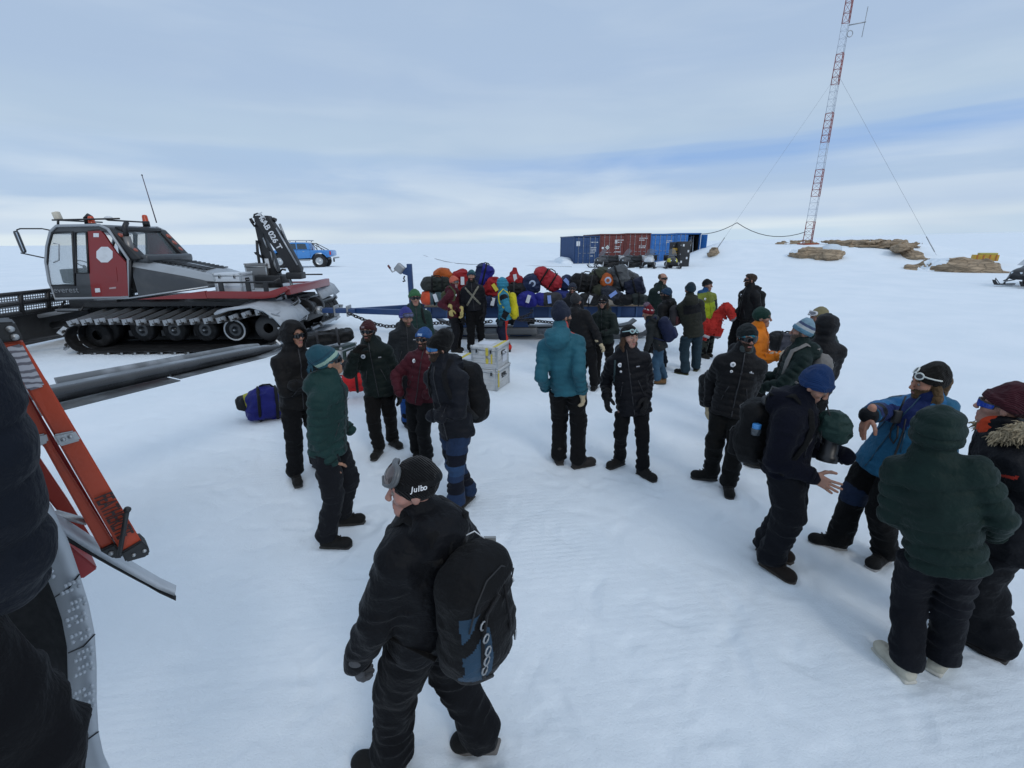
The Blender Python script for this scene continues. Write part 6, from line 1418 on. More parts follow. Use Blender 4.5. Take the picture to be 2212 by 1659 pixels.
# ------------------------------------------------------------------ the crowd, from the far left of the photograph to its right edge
BLK = (.0065,.0065,.008); NAV = (.006,.008,.017); GRN = (.006,.019,.015); MAR = (.05,.006,.011); CREAM = (.42,.34,.22); TEAL = (.022,.105,.14); KB = (.008,.008,.009)
def stripes(*lim):
    def f(h, c):
        r = np.zeros(len(h), int)
        for i, (a, b) in enumerate(lim): r[(h > a) & (h < b)] = i+1
        return r
    return f
P1 = person('person in a navy puffer jacket beside the orange ladder, cut off by the photo edge', at=A(*(at_d(-720,1000,1.02)[:2]), 1.25), H=1.8, yaw=95, hyaw=95, jc=(.005,.008,.016), pc=(.006,.006,.008), quilt=.0065, qper=.085, wr=('p',-30,1230,-.12), er=(.1,.6,-.2), wl=(-.2,.05,.9), hl='none', hr='none', loose=1.1, bulk=1.22, armb=1.05, vox=.0085, hood=None)
P2 = person('person in black with hood up and dark sunglasses, arms folded', (632,694), [(688,1008),(640,1036)], yaw=18, hyaw=32, toes=[30,5], jc=(.0075,.0065,.0065), pc=(.006,.006,.007), quilt=0, hood='up', hat='hood', eyes='shades', wl=(.1,.24,1.13), wr=(-.12,.2,1.08), el=(-1,-.2,-.4), er=(1,-.2,-.4), hl='none', hr='none', neck=(.02,.02,.023), beard=0, hem=.13, skinc=(.33,.17,.11))
P3 = person('person in a green puffer jacket and teal striped knitted hat with tassels', (700,747), [(742,1130),(712,1178)], yaw=62, hyaw=98, hpitch=-8, toes=[75,62], jc=(.010,.034,.031), pc=(.011,.012,.016), quilt=.009, qper=.075, hood='down', wr=('p',716,1000,-.16), wl=(-.3,.1,.9), hr=('bare',.95), hl='none', hc=(.022,.085,.115), hmats=[(.03,.12,.15),(.33,.47,.38),(.02,.06,.09)], hzone=stripes((.0,.022),(.03,.062),(.085,.1)), hk=dict(fold=False, tall=.02, slouch=.03, low=.012), eyes='shades', pzone=None, boots=(.018,.017,.016), bkind='shoe', cuffz=.08, skinc=(.33,.18,.11), hem=.1, loose=1.12, hair=(.012,.008,.006))
P4 = person('person in a maroon beanie and dark green puffer, hand raised to the brow', (793,692), [(850,960),(818,980)], yaw=-8, hyaw=-20, toes=[28,-22], jc=(.0055,.013,.011), pc=(.008,.007,.007), hc=(.05,.012,.014), hmats=[(.22,.17,.18)], hzone=lambda h,c: ((h > .012)&(h < .04)&(np.abs(c[:,0]-.03) < .022)&(c[:,1] > .04)).astype(int), eyes='shades', beard=2, wr=('p',766,764,-.22), er=(.4,.25,-1), rdir=(-.75,.15,.8), rth=(-.5,-.6,-.5), hl='glove', wl=('p',861,845,-.05), gc=(.014,.012,.01), badge=True, bulk=1.08, hood='down', loose=1.05, hem=.15)
P5 = person('person in a dark grey jacket with goggles on a purple beanie', (878,667), [(893,905),(882,922)], yaw=8, hyaw=22, hpitch=12, jc=(.018,.021,.024), quilt=0, pc=(.008,.008,.01), gaiter=(.012,.055,.2), hc=(.045,.05,.21), hmats=[(.12,.14,.3)], hzone=stripes((.012,.03)), hk=dict(tall=.02), beard=1, hem=.16, hair=(.08,.05,.03))
P6 = person('person in a green beanie and sunglasses, dark green jacket with rucksack straps', (895,625), dist=7.7, H=1.76, yaw=4, hyaw=8, jc=(.012,.03,.026), quilt=.004, hc=(.04,.13,.055), eyes='shades', hem=.1)
P7 = person('person in a maroon puffer and blue beanie, hands in pockets', (914,708), [(922,1000),(902,985)], yaw=-22, hyaw=-30, jc=MAR, pc=KB, quilt=.007, hc=(.02,.075,.22), hmats=[(.35,.45,.6)], hzone=lambda h,c: ((h > .01)&(h < .042)&(np.abs(c[:,0]) < .03)&(c[:,1] > .03)).astype(int), eyes='shades', beard=2, wl=(-.17,.17,.96), wr=(.17,.17,.96), hl='none', hr='none', er=(1,-.2,-.3), badge=True, hem=.12)
P8 = person('smiling person in a navy hooded jacket and black fleece hat with a large black pack', (945,720), [(985,1100),(1012,1078)], yaw=-42, hyaw=-68, toes=[-60,-35], jc=(.0095,.011,.017), pc=(.015,.03,.07), pmats=[(.008,.01,.02),(.022,.05,.11)], pzone=lambda q: np.where(lim(q['z'],.2,.34)|lim(q['z'],.52,.62), 1, np.where(q['kl'] < .13, 2, 0)), quilt=0, hc=(.0045,.0045,.005), hk=dict(tall=.035, fold=True, slouch=.03, low=.015), eyes='shades', lens=plain((.02,.12,.3),.08), beard=1, wl=(.12,.25,1.0), wr=(-.02,.27,1.02), el=(-1,-.5,-.4), hl='none', hr='none', boots=(.022,.018,.016), hem=.17, hood='down')
P9 = person('person in a maroon puffer, salmon beanie and yellow work gloves', (981,596), base=(985,758), yaw=55, hyaw=68, jc=(.055,.007,.014), quilt=.006, pc=(.01,.01,.013), hc=(.55,.13,.085), eyes='shades', lens=plain((.12,.13,.15),.15), wr=('p',973,668,-.2), wl=('p',997,672,-.25), gc=(.4,.32,.12), rdir=(0,.1,-1), ldir=(.3,.2,-.9), badge=True, hem=.14, sex='f', curl=.5, neck=(.3,.2,.22))
P10 = person('smiling person in black with metal traction chains crossed on the chest', (1018,583), base=(1030,760), yaw=-4, hyaw=-4, jc=(.007,.007,.011), quilt=.005, pc=(.004,.004,.0045), hc=(.03,.10,.11), hmats=[(.015,.045,.07)], hzone=stripes((.0,.05)), hood='down', hem=.02, neck=(.012,.014,.014), beard=1)
P11 = person('person in a teal down suit hood and red trousers with a yellow pack', (1083,600), base=(1092,757), yaw=-85, hyaw=-110, jc=(.03,.19,.28), jmats=[(.008,.009,.012)], jzone=lambda q: np.where((q['arm_l'] > 1.18)|lim(q['arm_l'],-.4,.12), 1, 0), quilt=.012, qper=.12, pc=(.45,.03,.022), pmats=[(.012,.014,.03)], pzone=lambda q: (q['y'] > .02).astype(int), hood='up', hat='hood', wl=('p',1085,690,-.25), gc=(.02,.035,.045), hem=.16, bulk=1.0)
P12 = person('person seen from behind in a bright teal puffer, navy beanie and black trousers', (1215,655), [(1207,998),(1250,1008)], yaw=172, hyaw=128, toes=[195,118], jc=TEAL, quilt=.005, qper=.075, pc=(.0065,.0065,.007), hc=(.017,.022,.04), hk=dict(tall=.035, fold=False, low=.01), wr=('p',1257,846,-.1), wl=('p',1180,838,.1), gc=CREAM, hr=('mitt',.55), hl='none', boots=(.03,.026,.024), hem=.11, bulk=.93, el=(-.1,-1,-.3), er=(.1,-1,-.3), loose=1.05, beard=1, jmats=[(.42,.06,.05)], jzone=lambda q: ((q['z'] > q['Lt']-.02)&(q['x'] > .03)&(q['y'] > -.02)).astype(int))
P13 = person('person from behind in a dark brown puffer reaching out a cream glove', (1245,634), base=(1268,838), yaw=160, hyaw=150, jc=(.011,.0105,.012), quilt=.005, pc=KB, hc=(.03,.03,.032), hk=dict(tall=.02, fold=False, low=.015), wr=('p',1296,742,-.15), er=(1,.2,-.5), hr=('mitt',.6), gc=CREAM, rdir=(.6,.2,-.75), hem=.12)
P14 = person('person in a navy beanie and sunglasses, dark hooded jacket, by the sledge', (1237,611), base=(1236,772), yaw=5, hyaw=0, jc=(.008,.009,.013), quilt=.005, hc=(.02,.025,.04), eyes='shades', beard=1, hood='down')
P15 = person('laughing person in black beanie and round sunglasses, dark green shell jacket', (1303,638), [(1318,812),(1285,838)], yaw=-18, hyaw=-18, htilt=3, toes=[0,-12], jc=(.012,.021,.018), quilt=0, pc=(.0045,.0045,.005), hc=(.006,.006,.01), hmats=[(.3,.3,.3)], hzone=lambda h,c: ((h > .018)&(h < .034)&(np.abs(c[:,0]) < .02)&(c[:,1] > .03)).astype(int), eyes='shades', sex='f', wl=(-.03,.26,1.05), wr=(.12,.25,.98), el=(-1,-.4,-.3), longhair=True, neck=(.006,.006,.008), hem=.1, boots=(.01,.01,.01))
P16 = person('person with brown hair in a black puffer and black beanie, sunglasses pushed up', (1362,703), [(1388,1026),(1337,1003)], yaw=4, hyaw=38, toes=[48,-40], jc=(.0055,.0055,.009), pc=(.005,.005,.0065), quilt=.008, qper=.07, sex='f', longhair=True, badge=((0,.0,.024),(-.0,-.07,.012)), hair=(.06,.032,.018), hc=(.005,.005,.006), hood='down', hem=.19, loose=.92, boots=(.022,.02,.018), bulk=1.03, wl=('p',1396,858,-.05), wr=('p',1311,858,-.05), skinc=(.38,.22,.165))
P17 = person('balding person in sunglasses and a dark green jacket with a round badge', (1433,590), dist=11.3, H=1.8, yaw=18, hyaw=50, jc=(.012,.026,.023), quilt=.004, hat='bald', hair=(.09,.055,.03), eyes='shades', badge=True, skinc=(.36,.2,.14))
P18 = person('person in a maroon patterned pompom hat carrying a navy pack, blue jeans', (1397,662), [(1432,822),(1420,828)], yaw=-100, hyaw=-100, hpitch=15, toes=[-110,110], jc=(.022,.026,.027), quilt=0, pc=(.035,.075,.12), hc=(.16,.012,.02), hmats=[(.55,.5,.5),(.13,.008,.014)], hzone=lambda h,c: np.where(lim(h,.075,.1)&(np.sin(np.arctan2(c[:,0],c[:,1])*9) > -.2), 1, np.where(h < .05, 2, 0)), hk=dict(tall=.045), neck=(.2,.015,.03), boots=(.13,.07,.03), sole=(.03,.03,.02), hem=.12)
P19 = person('person in a blue beanie and black jacket with a grey and red rucksack', (1440,621), base=(1428,794), yaw=-125, hyaw=-100, jc=(.008,.008,.009), quilt=.0, pc=(.014,.02,.03), hc=(.018,.045,.085), hem=.1, beard=1, eyes='shades', boots=(.02,.018,.017))
P20 = person('person from behind in an olive green parka with dark yoke and blue-grey trousers', (1492,611), [(1478,808),(1503,800)], yaw=-165, hyaw=-150, toes=[-110,170], jc=(.028,.029,.02), jmats=[(.007,.007,.009)], jzone=lambda q: (lim(q['z'],q['Lt']-.26,q['Lt']-.09)&(q['y'] < 0)&(np.abs(q['x']) < .16)).astype(int), quilt=.006, pc=(.016,.032,.044), hc=(.016,.032,.045), hk=dict(tall=.02), neck=(.008,.01,.012), boots=(.014,.014,.014), sole=(.06,.065,.02), hem=.2, wl=(-.12,.3,1.02), wr=(.1,.3,1.0), hl='none', hr='none', loose=1.15)
P21 = person('person in a lime yellow vest over a dark shirt with black headband hat', (1530,603), [(1530,768),(1517,772)], yaw=32, hyaw=68, jc=(.34,.42,.02), jmats=[(.018,.019,.022),(.17,.2,.03),(.02,.08,.2)], jzone=lambda q: np.where((q['arm_l'] > .2)|(q['arm_r'] > .2), 1, np.where(q['z'] > q['Lt']+.02, 3, np.where(q['z'] > q['Lt']-.22, 2, 0))), quilt=.004, hc=(.008,.008,.009), hmats=[(.03,.035,.04)], hzone=stripes((.01,.03)), pc=(.007,.007,.008), gaiter=(.035,.04,.032), boots=(.03,.026,.02), hem=.05, wl=('p',1553,688,-.05), hl=('bare',.7), badge=True)
P22 = person('bearded person with brown hair in a black puffer and wide black trousers', (1622,592), dist=10.7, H=1.83, yaw=-48, hyaw=-76, jc=(.0065,.0065,.008), quilt=.005, pc=(.004,.004,.005), hat='hair', hair=(.035,.022,.015), beard=2, eyes='shades', wr=('p',1583,678,-.1), hr=('bare',.6), loose=1.45, hem=.04, badge=True, hl='none', hood='down')
P23 = person('person in an orange jacket and green brimmed hat, arm stretched forward', (1650,664), dist=6.75, H=1.72, yaw=72, hyaw=86, jc=(.62,.17,.012), quilt=0, pc=KB, hc=(.012,.04,.03), hk=dict(tall=.0, fold=False, low=.05), hood='down', wr=('p',1680,770,-.1), wl=('p',1688,768,.15), hr=('glove',.3), hl=('glove',.3), gc=(.5,.42,.3), rdir=(.1,1,.05), ldir=(0,1,.1), rth=(0,.2,1), hem=.16)
P24 = person('person in a black puffer with turquoise headband, sunglasses and cream gloves', (1619,701), [(1572,1058),(1533,1033)], yaw=8, hyaw=24, hpitch=4, toes=[8,-72], jc=(.0075,.0072,.0085), pc=(.007,.007,.0065), quilt=.008, qper=.07, hc=(.012,.018,.02), hmats=[(.03,.2,.27)], hzone=lambda h,c: (lim(h+.14*np.abs(c[:,0]),.014,.032)).astype(int), hk=dict(fold=False, low=.02), eyes='shades', beard=2, gc=CREAM, wr=('p',1532,874,.12), wl=('p',1588,925,.25), hr=('mitt',.5), hl=('mitt',.5), badge=((0,.02,.026),(0,-.05,.014),(-.17,-.03,.012)), neck=(.05,.06,.06), hem=.12, skinc=(.24,.12,.085), boots=(.014,.014,.013), loose=1.12)
P25 = person('person in a green hooded puffer and pale blue striped beanie, facing left', (1738,692), [(1690,985),(1645,1008)], yaw=-72, hyaw=-86, hpitch=-4, toes=[-80,-95], jc=(.007,.022,.019), quilt=.011, qper=.08, pc=KB, hc=(.2,.31,.38), hmats=[(.12,.24,.32),(.42,.45,.46),(.06,.085,.16)], hzone=stripes((.0,.05),(.052,.085),(.086,.115)), hk=dict(tall=.035, fold=True), beard=2, hair=(.12,.09,.07), hood='down', wl=(-.1,.3,.95), wr=(.12,.3,1.0), hl='none', hr='none', hem=.18, el=(-.8,-.6,-.4))
P26 = person('person in a beige cap with white goggles, mostly hidden behind the dark hood', (1768,664), dist=7.25, H=1.72, yaw=-30, hyaw=-60, hpitch=10, jc=(.01,.032,.027), quilt=.007, hc=(.22,.19,.1), hk=dict(fold=False), beard=1, hem=.12)
P27 = person('person from behind in a dark grey quilted jacket with hood up', (1789,678), dist=6.45, H=1.7, yaw=-165, hyaw=-160, jc=(.014,.014,.016), quilt=.006, pc=KB, hood='up', hat='hood', wl=(-.12,.28,1.02), wr=(.1,.28,1.0), hl='none', hr='none', hem=.14)
P28 = person('person in navy fleece and blue beanie leaning forward with an open hand', (1793,803), [(1655,1192),(1664,1226)], yaw=80, hyaw=82, hpitch=32, toes=[80,58], jc=(.0055,.0065,.015), pc=(.0065,.0075,.0115), quilt=0, jrough=.95, hc=(.010,.034,.11), hk=dict(tall=.02, fold=True, low=.015), hood='down', wr=('p',1757,1030,-.12), er=(.5,-.9,-.4), wl=(-.2,.34,.95), hr=('bare',.12), hl='none', rdir=(.1,1,-.25), rth=(-.2,.35,1), hem=.14, bulk=1.08, loose=1.3, boots=(.028,.02,.016), sole=(.05,.04,.03), skinc=(.3,.17,.12), H=1.78)
P29 = person('long-haired person in a blue shell jacket pointing down, white sunglasses on a brown hat', (2014,789), [(1905,1212),(1805,1180)], yaw=-40, hyaw=-58, hpitch=8, htilt=-8, toes=[-20,-70], jc=(.014,.095,.18), jmats=[(.008,.009,.011),(.010,.02,.085),(.02,.12,.27)], jzone=lambda q: np.where(lim(q['arm_r'],-.3,.16)|lim(q['arm_r'],1.28,1.5)|(q['arm_r'] > 1.78)|lim(q['arm_l'],-.3,.16)|(q['arm_l'] > 1.75), 1, np.where((q['y'] > .03)&(np.abs(q['x']) < .07+.0*q['z'])&(q['z'] > q['Lt']-.22), 2, np.where((q['y'] > 0)&(np.abs(q['x']+.1*0) < .15)&(q['z'] > q['Lt']-.2), 3, 0))), quilt=0, pc=(.0055,.0055,.006), pmats=[(.012,.022,.05)], pzone=lambda q: (q['kr'] < .12).astype(int), hc=(.02,.017,.014), hk=dict(fold=False, tall=.025, low=.0), beard=2, hair=(.11,.065,.03), longhair=True, wr=('p',1868,900,-.45), er=(1,.1,-.35), rdir=(.05,.2,-1), rth=(-1,.3,.25), hr=('bare',.12), hem=.19, loose=1.15, boots=(.012,.012,.012), sole=(.3,.3,.3), skinc=(.4,.2,.13), H=1.78, bulk=1.02)
P30 = person('person from behind in a dark green puffer with hood up and white shoes', (2040,880), [(1946,1452),(2024,1440)], yaw=-172, hyaw=-175, toes=[-128,172], jc=(.008,.026,.021), quilt=.011, qper=.095, pc=(.0065,.0075,.012), hood='up', hat='hood', wl=(-.15,.2,.98), wr=(.15,.2,.98), el=(-.6,-.7,-.4), er=(.6,-.7,-.4), cuffz=.085, shrug=.055, hl='none', hr='none', boots=(.42,.4,.33), sole=(.5,.48,.42), bkind='shoe', hem=.13, bulk=.99, loose=1.14, armb=1.0)
P31 = person('person in a maroon beanie, mirrored sunglasses and a dark parka with fur hood', (2184,832), [(2092,1385),(2142,1412)], yaw=-70, hyaw=-80, hpitch=-4, toes=[-85,-100], jc=(.007,.008,.012), jmats=[(.4,.035,.02)], jzone=lambda q: (lim(q['z'],q['Lt']-.19,q['Lt']-.17)&(q['y'] > 0)).astype(int), pc=(.008,.009,.012), quilt=.004, hc=(.045,.009,.014), hmats=[(.5,.5,.52)], hzone=lambda h,c: ((h > .018)&(h < .042)&(np.abs(c[:,0]-.02) < .028)&(c[:,1] > .04)&(np.sin(c[:,2]*700+c[:,0]*200) > -.5)).astype(int), hk=dict(tall=.03), eyes='shades', lens=plain((.015,.05,.3),.06), neck=(.5,.055,.02), boots=(.02,.014,.014), hem=.22, loose=1.25, hair=(.03,.018,.012), skinc=(.36,.2,.15), longhair=False, wl=(-.1,.25,1.05))
P32 = person('person striding past in the foreground in black with goggles on a beanie', (884,993), [(846,1652),(1052,1612,.02,22)], yaw=-138, hyaw=-88, hpitch=2, toes=[-100,-118], jc=(.0045,.005,.0075), pc=(.0062,.0068,.009), quilt=0, hc=(.0075,.0075,.0085), hk=dict(fold=False, tall=.0, low=.034, slope=.75), hood='down', wl=('p',757,1462,-.02), el=(-.6,-.6,-.2), wr=(.2,.1,.95), hl=('glove',.7), hr='none', gc=(.07,.072,.078), neck=(.006,.006,.007), hem=.1, loose=1.3, bulk=1.16, boots=(.016,.016,.016), sole=(.12,.11,.1), skinc=(.4,.22,.175), vox=.0085, ldir=(.2,.35,-1))
# ------------------------------------------------------------------ things the people wear on their backs, hold or have pushed up on their hats
backpack(P8,'large black smooth backpack on the person in the navy hooded jacket',(.008,.008,.009),(.36,.28,.62),pocket=False,gap=.0)
backpack(P9,'small olive rucksack on the person in salmon beanie',(.05,.055,.028),(.28,.16,.44),c2=(.035,.04,.02))
backpack(P11,'bright yellow dry pack on the teal down suit',(.55,.47,.02),(.26,.17,.62),c2=(.5,.42,.02))
backpack(P18,'navy backpack with white tags on the person in the pompom hat',(.01,.014,.04),(.34,.26,.56),c2=(.012,.017,.05))
backpack(P19,'maroon and grey daypack on the person in blue beanie and black jacket',(.03,.027,.03),(.3,.18,.42),c2=(.07,.025,.028))
backpack(P22,'black rucksack on the bearded person in wide trousers',(.012,.012,.013),(.3,.18,.46),up_=.02)
backpack(P25,'light grey rucksack on the person in pale striped beanie',(.16,.15,.14),(.3,.22,.5),c2=(.12,.115,.11))
backpack(P28,'round black backpack with headphones and bottle on the leaning person',(.0055,.0055,.006),(.3,.22,.5),c2=(.007,.007,.008),gap=.0)
backpack(P32,'black and slate blue backpack on the striding foreground person',(.0065,.0065,.0072),(.36,.25,.58),c2=(.007,.007,.0078),pocket=False,zone=lambda q: lim(q[:,0],-.47,-.2)&lim(q[:,2],-.36,.2)&(q[:,1] < -.18)&(np.abs(q[:,2]-.05-.9*(q[:,0]+.35)) > .06),zc=(.022,.05,.085))
backpack(P6,'dark rucksack on the person in the green beanie',(.01,.012,.012),(.3,.18,.46),pocket=False)
bag('backpack','black daypack held low behind the person in turquoise headband',1531,845,36,66,8,(.009,.009,.01),None,'pack',5.55,.22,1,None,None,51,vx=.011,cat='backpack')
# P32: foreground pack trim
L = P32.packL; K_ = lambda x, z, o=.004: P32.packS.surface(L(x,.1,z),-P32.Fb)-P32.Fb*o
m = MB(); m.tube([K_(x,z) for x,z in ((-.05,.3),(-.2,.18),(-.3,.02),(-.34,-.15),(-.28,-.34),(-.1,-.42))],.008,fabric((.02,.02,.022),.6),6); attach(m,'webbing',P32.pack)
m = MB(); m.tube([K_(x,z) for x,z in ((-.42,.1),(-.36,.32),(-.15,.42),(.15,.42),(.36,.32),(.43,.1),(.44,-.1))],.0035,plain((.012,.012,.013),.7),6); attach(m,'main_zip',P32.pack)
for x,z in ((.3,-.2),(.36,-.22),(.4,.22)): m = MB(); m.tube([K_(x,z),K_(x+.01,z-.04,.012),K_(x,z-.08,.006)],.0045,M_ALU,6); attach(m,'zip_pull',P32.pack)
for i in range(5):
    c_ = K_(-.27-.012*i,.12-.085*i,.01); m = MB(); m.tube([c_+P32.Rb*.016*cos(t)+P32.tv*.018*sin(t) for t in np.linspace(0,2*pi,9)[:-1]],.004,M_STEEL,5,closed=True); attach(m,'gear_loop',P32.pack)
m = MB(); m.tube([K_(x,z) for x,z in ((.1,.3),(.1,-.0),(.12,-.3))],.006,fabric((.016,.016,.018),.6),6); attach(m,'compression_strap',P32.pack)
m = MB(); m.tube([L(.1,.4,.52),L(.2,.2,.58),L(.3,.1,.5)],.003,M_WHT,5); m.box(L(.36,.05,.42),(.05,.012,.09),plain((.25,.26,.26),.5)); attach(m,'luggage_tag',P32.pack)
# headphones and bottle on P28's pack
L = P28.packL; hpn = empty('headphones', L(0,0,.5), 'black headphones lying on top of the round black backpack', 'headphones'); bpy.context.view_layer.update()
hm = plain((.018,.019,.021),.5); c1_, c2_ = at_d(1655,865,P28.R-.02), at_d(1694,859,P28.R+.0)
m = MB(); m.tube([c1_,c1_+A(.02,.0,.05),(c1_+c2_)/2+A(0,.06,.075),c2_+A(.0,.0,.045),c2_],.012,hm,8); attach(m,'headband',hpn)
for c_ in (c1_,c2_): m = MB(); m.lathe([(.0,-.018),(.034,-.018),(.04,-.005),(.04,.012),(.03,.02),(.018,.012),(0,.012)],c_,(.4,-1,.2),hm,18); attach(m,'ear_cup',hpn)
p = at_d(1634,925,P28.R-.115); bo = empty('water_bottle', p-A(0,0,.1), 'water bottle with a blue cap in the pack side pocket', 'bottle'); bpy.context.view_layer.update()
m = MB(); m.cyl(p-A(0,0,.05),p,.034,plain((.05,.06,.07),.2),14); attach(m,'bottle_body',bo); m = MB(); m.lathe([(.03,0),(.031,.03),(.028,.034),(0,.034)],p,(0,0,1),plain((.05,.22,.5),.35),14); attach(m,'cap',bo)
# camera with a long lens hanging from P28's neck
q0, q1 = at_d(1797,943,P28.R+.02), at_d(1785,996,P28.R-.02); cam_ = empty('camera', q1, 'black camera lens in a green padded cover hanging from the leaning person', 'camera'); bpy.context.view_layer.update()
d_ = nrm(q1-q0); Ln = np.linalg.norm(q1-q0); m = MB(); m.lathe([(0,-.04),(.055,-.04),(.058,.02),(.05,.05),(.058,.07),(.058,Ln*.72),(.066,Ln*.75),(.068,Ln),(.06,Ln+.002),(.055,Ln-.03),(0,Ln-.035)],q0,d_,plain((.008,.008,.009),.4),24); attach(m,'lens',cam_)
s = SDF(.01); c_ = at_d(1803,922,P28.R+.02); s.ell(c_,(.1,.09,.1),.03); s.ell(at_d(1812,935,P28.R),(.07,.07,.08),.03); s.ell(at_d(1797,905,P28.R+.03),(.07,.07,.06),.03); s.noise(.014,(.06,.06,.04),4,True); s.eval(); sdf_obj(s,'padded_cover',fabric((.014,.035,.03),.6),cam_)
m = MB(); m.tube([at_d(1785,870,P28.R),at_d(1790,890,P28.R-.03),c_],.006,M_DARK,6); m.tube([at_d(1775,930,P28.R-.06),at_d(1772,955,P28.R-.05),q1-d_*.1],.004,M_DARK,5); attach(m,'neck_strap',cam_)
# the red jacket stretched between two people
rj = empty('red_jacket', at_d(1545,730,10.6), 'red jacket with grey trim handed between the lime vest and the bearded person', 'jacket'); bpy.context.view_layer.update()
def Q(x, y, o=0.): return at_d(x, y, 10.55+o)
s = SDF(.0135); rr_ = A(Q(1550,690)[0],Q(1550,690)[1],0); rr_ = rr_/np.linalg.norm(rr_); fl = (rr_,.38)
s.chain([Q(1562,665),Q(1549,684),Q(1531,706),Q(1520,722)],[.065,.085,.105,.105],.02,flat=fl); s.chain([Q(1560,670),Q(1555,695,.03),Q(1549,722,.05)],[.06,.075,.055],.02,flat=fl); s.chain([Q(1560,666),Q(1570,663,-.02),Q(1578,671,-.04),Q(1582,686,-.06)],[.065,.062,.055,.05],.02)
s.noise(.03,(.075,.075,.3),5,True); s.noise(.016,.05,6,True); s.eval(); hem = Q(1516,728)
sdf_obj(s,'jacket_cloth',[fabric((.38,.022,.016),.6),fabric((.13,.12,.13),.7)],rj,lambda c: ((np.linalg.norm(c-Q(1582,690),axis=1) < .11)|((c[:,2] < Q(1520,727)[2]+.02)&(c[:,0] > Q(1538,700)[0]))).astype(int))
m = MB(); m.tube([Q(1508,716,-.1),Q(1518,724,-.1),Q(1532,729,-.08)],.03,fabric((.35,.36,.38),.8),8); attach(m,'hem_facing',rj)
# crossed traction chains on P10
for q in (-1,1):
    m = MB(); pts = []
    for t in np.linspace(0,1,22):
        st = P10.P+P10.tv*(.12+.40*t); x = q*(.14-.28*t)*P10.s*(1 if True else 0); st = st+P10.Rb*x; pts.append(P10.J.surface(st,P10.Fb)+P10.Fb*.012)
    for i in range(0,21,1):
        a, b = pts[i], pts[i+1]; c_ = (a+b)/2; x_ = nrm(b-a); y_ = np.cross(P10.Fb,x_); rr2 = np.linalg.norm(b-a)*.62
        m.tube([c_+x_*rr2*cos(t)+y_*.017*sin(t) for t in np.linspace(0,2*pi,8)[:-1]],.0065,paint((.3,.28,.22),.35,.7,.3,(.12,.1,.08),20),5,closed=True)
    attach(m,'chest_chain',P10.root)
# eyewear pushed up
def on_hat(p, phi, th, k=1.12): 
    v = A(sin(phi)*cos(th)*.089*k, -.014+cos(phi)*cos(th)*.108*k, .036+sin(th)*.096*k); return p.C+p.HM@(v*p.hs)
def goggles(p, fc, lensm, name='goggles', w_=1.0, th0=.05, th1=.75, strap=None, k=1.14, txt=None):
    loopp = []
    for t in np.linspace(0,2*pi,37)[:-1]: ph = w_*np.sign(cos(t))*abs(cos(t))**.6; th = (th0+th1)/2+(th1-th0)/2*np.sign(sin(t))*abs(sin(t))**.7-(.18 if abs(ph) < .18 and sin(t) < 0 else 0)*-1; loopp.append((ph,th))
    m = MB(); m.tube([on_hat(p,a,b,k) for a,b in loopp],.0115*p.hs,fc,8,closed=True); m.tube([on_hat(p,a*.95,b,k+.1) for a,b in loopp],.007*p.hs,fc,8,closed=True); g_ = attach(m,name,p.root)
    n_ = 9; m = MB(); mid_ = (th0+th1)/2
    m.grid([[on_hat(p,ph,mid_+(th1-th0)/2*.92*v*(1-.35*(abs(ph)/w_)**3),k+.1) for v in np.linspace(-1,1,7)] for ph in np.linspace(-w_*.93,w_*.93,15)],lensm); o = attach(m,'lens',p.root); o.parent = g_; o.matrix_parent_inverse = g_.matrix_world.inverted()
    if strap:
        rg_ = [on_hat(p,a,.22-.10*(abs(a-pi)<1.2)*0,1.045) for a in np.linspace(w_,2*pi-w_,30)]; nn = [nrm(q-p.C) for q in rg_]; m = MB(); m.tube(rg_,.02*p.hs,strap,8,flat=(nn[0],.22,nn)); attach(m,'goggle_strap',p.root)
    return g_
LR = plain((.16,.13,.12),.06,.85); GF = paint((.09,.095,.10),.3)
goggles(P32,GF,LR,strap=fabric((.006,.006,.007),.6),th0=.16,th1=.95,w_=.85,k=1.15)
for i, chx in enumerate('Julbo'):
    a0 = -1.42-.11*i; c_ = on_hat(P32,a0,.10,1.09); c2_ = on_hat(P32,a0-.05,.10,1.09); xx = nrm(c2_-c_); nn = nrm(c_-P32.C); yy = np.cross(nn,xx)
    text_mesh('lettering',chx,.03,basis(xx,yy,c_+nn*.004),plain((.62,.63,.65),.5),P32.root,extr=.001,shear=.2,bold=.0006)
goggles(P26,paint((.55,.55,.56),.3),plain((.2,.2,.22),.1,.5),th0=.15,th1=.6,w_=.9,strap=None)
goggles(P5,paint((.03,.03,.05),.4),plain((.1,.11,.2),.1,.3),th0=.1,th1=.55,w_=.85)
def shades_up(p, fc, lensm, th=.42, tilt=0., k=1.1):
    m = MB(); ml = MB()
    for q in (-1,1):
        lp = [(q*.36+.29*cos(t), th+tilt*q+.21*sin(t)+.05*q*0*cos(t)) for t in np.linspace(0,2*pi,19)[:-1]]; m.tube([on_hat(p,a,b,k) for a,b in lp],.0055*p.hs,fc,6,closed=True); ml.poly([on_hat(p,a,b,k-.005) for a,b in lp],lensm)
        m.tube([on_hat(p,q*a,th+tilt*q+b,k) for a,b in ((.64,.05),(.9,-.02),(1.3,-.12),(1.6,-.2))],.006*p.hs,fc,6)
    m.tube([on_hat(p,a,th+tilt*a,k+.01) for a in (-.08,0,.08)],.006*p.hs,fc,6); g_ = attach(m,'sunglasses',p.root); o = attach(ml,'lens',p.root); o.parent = g_; o.matrix_parent_inverse = g_.matrix_world.inverted()
shades_up(P29,plain((.62,.64,.6),.3),plain((.02,.02,.022),.08),.5,.12); shades_up(P16,plain((.35,.5,.5),.3),plain((.2,.21,.22),.15),.5,.0)
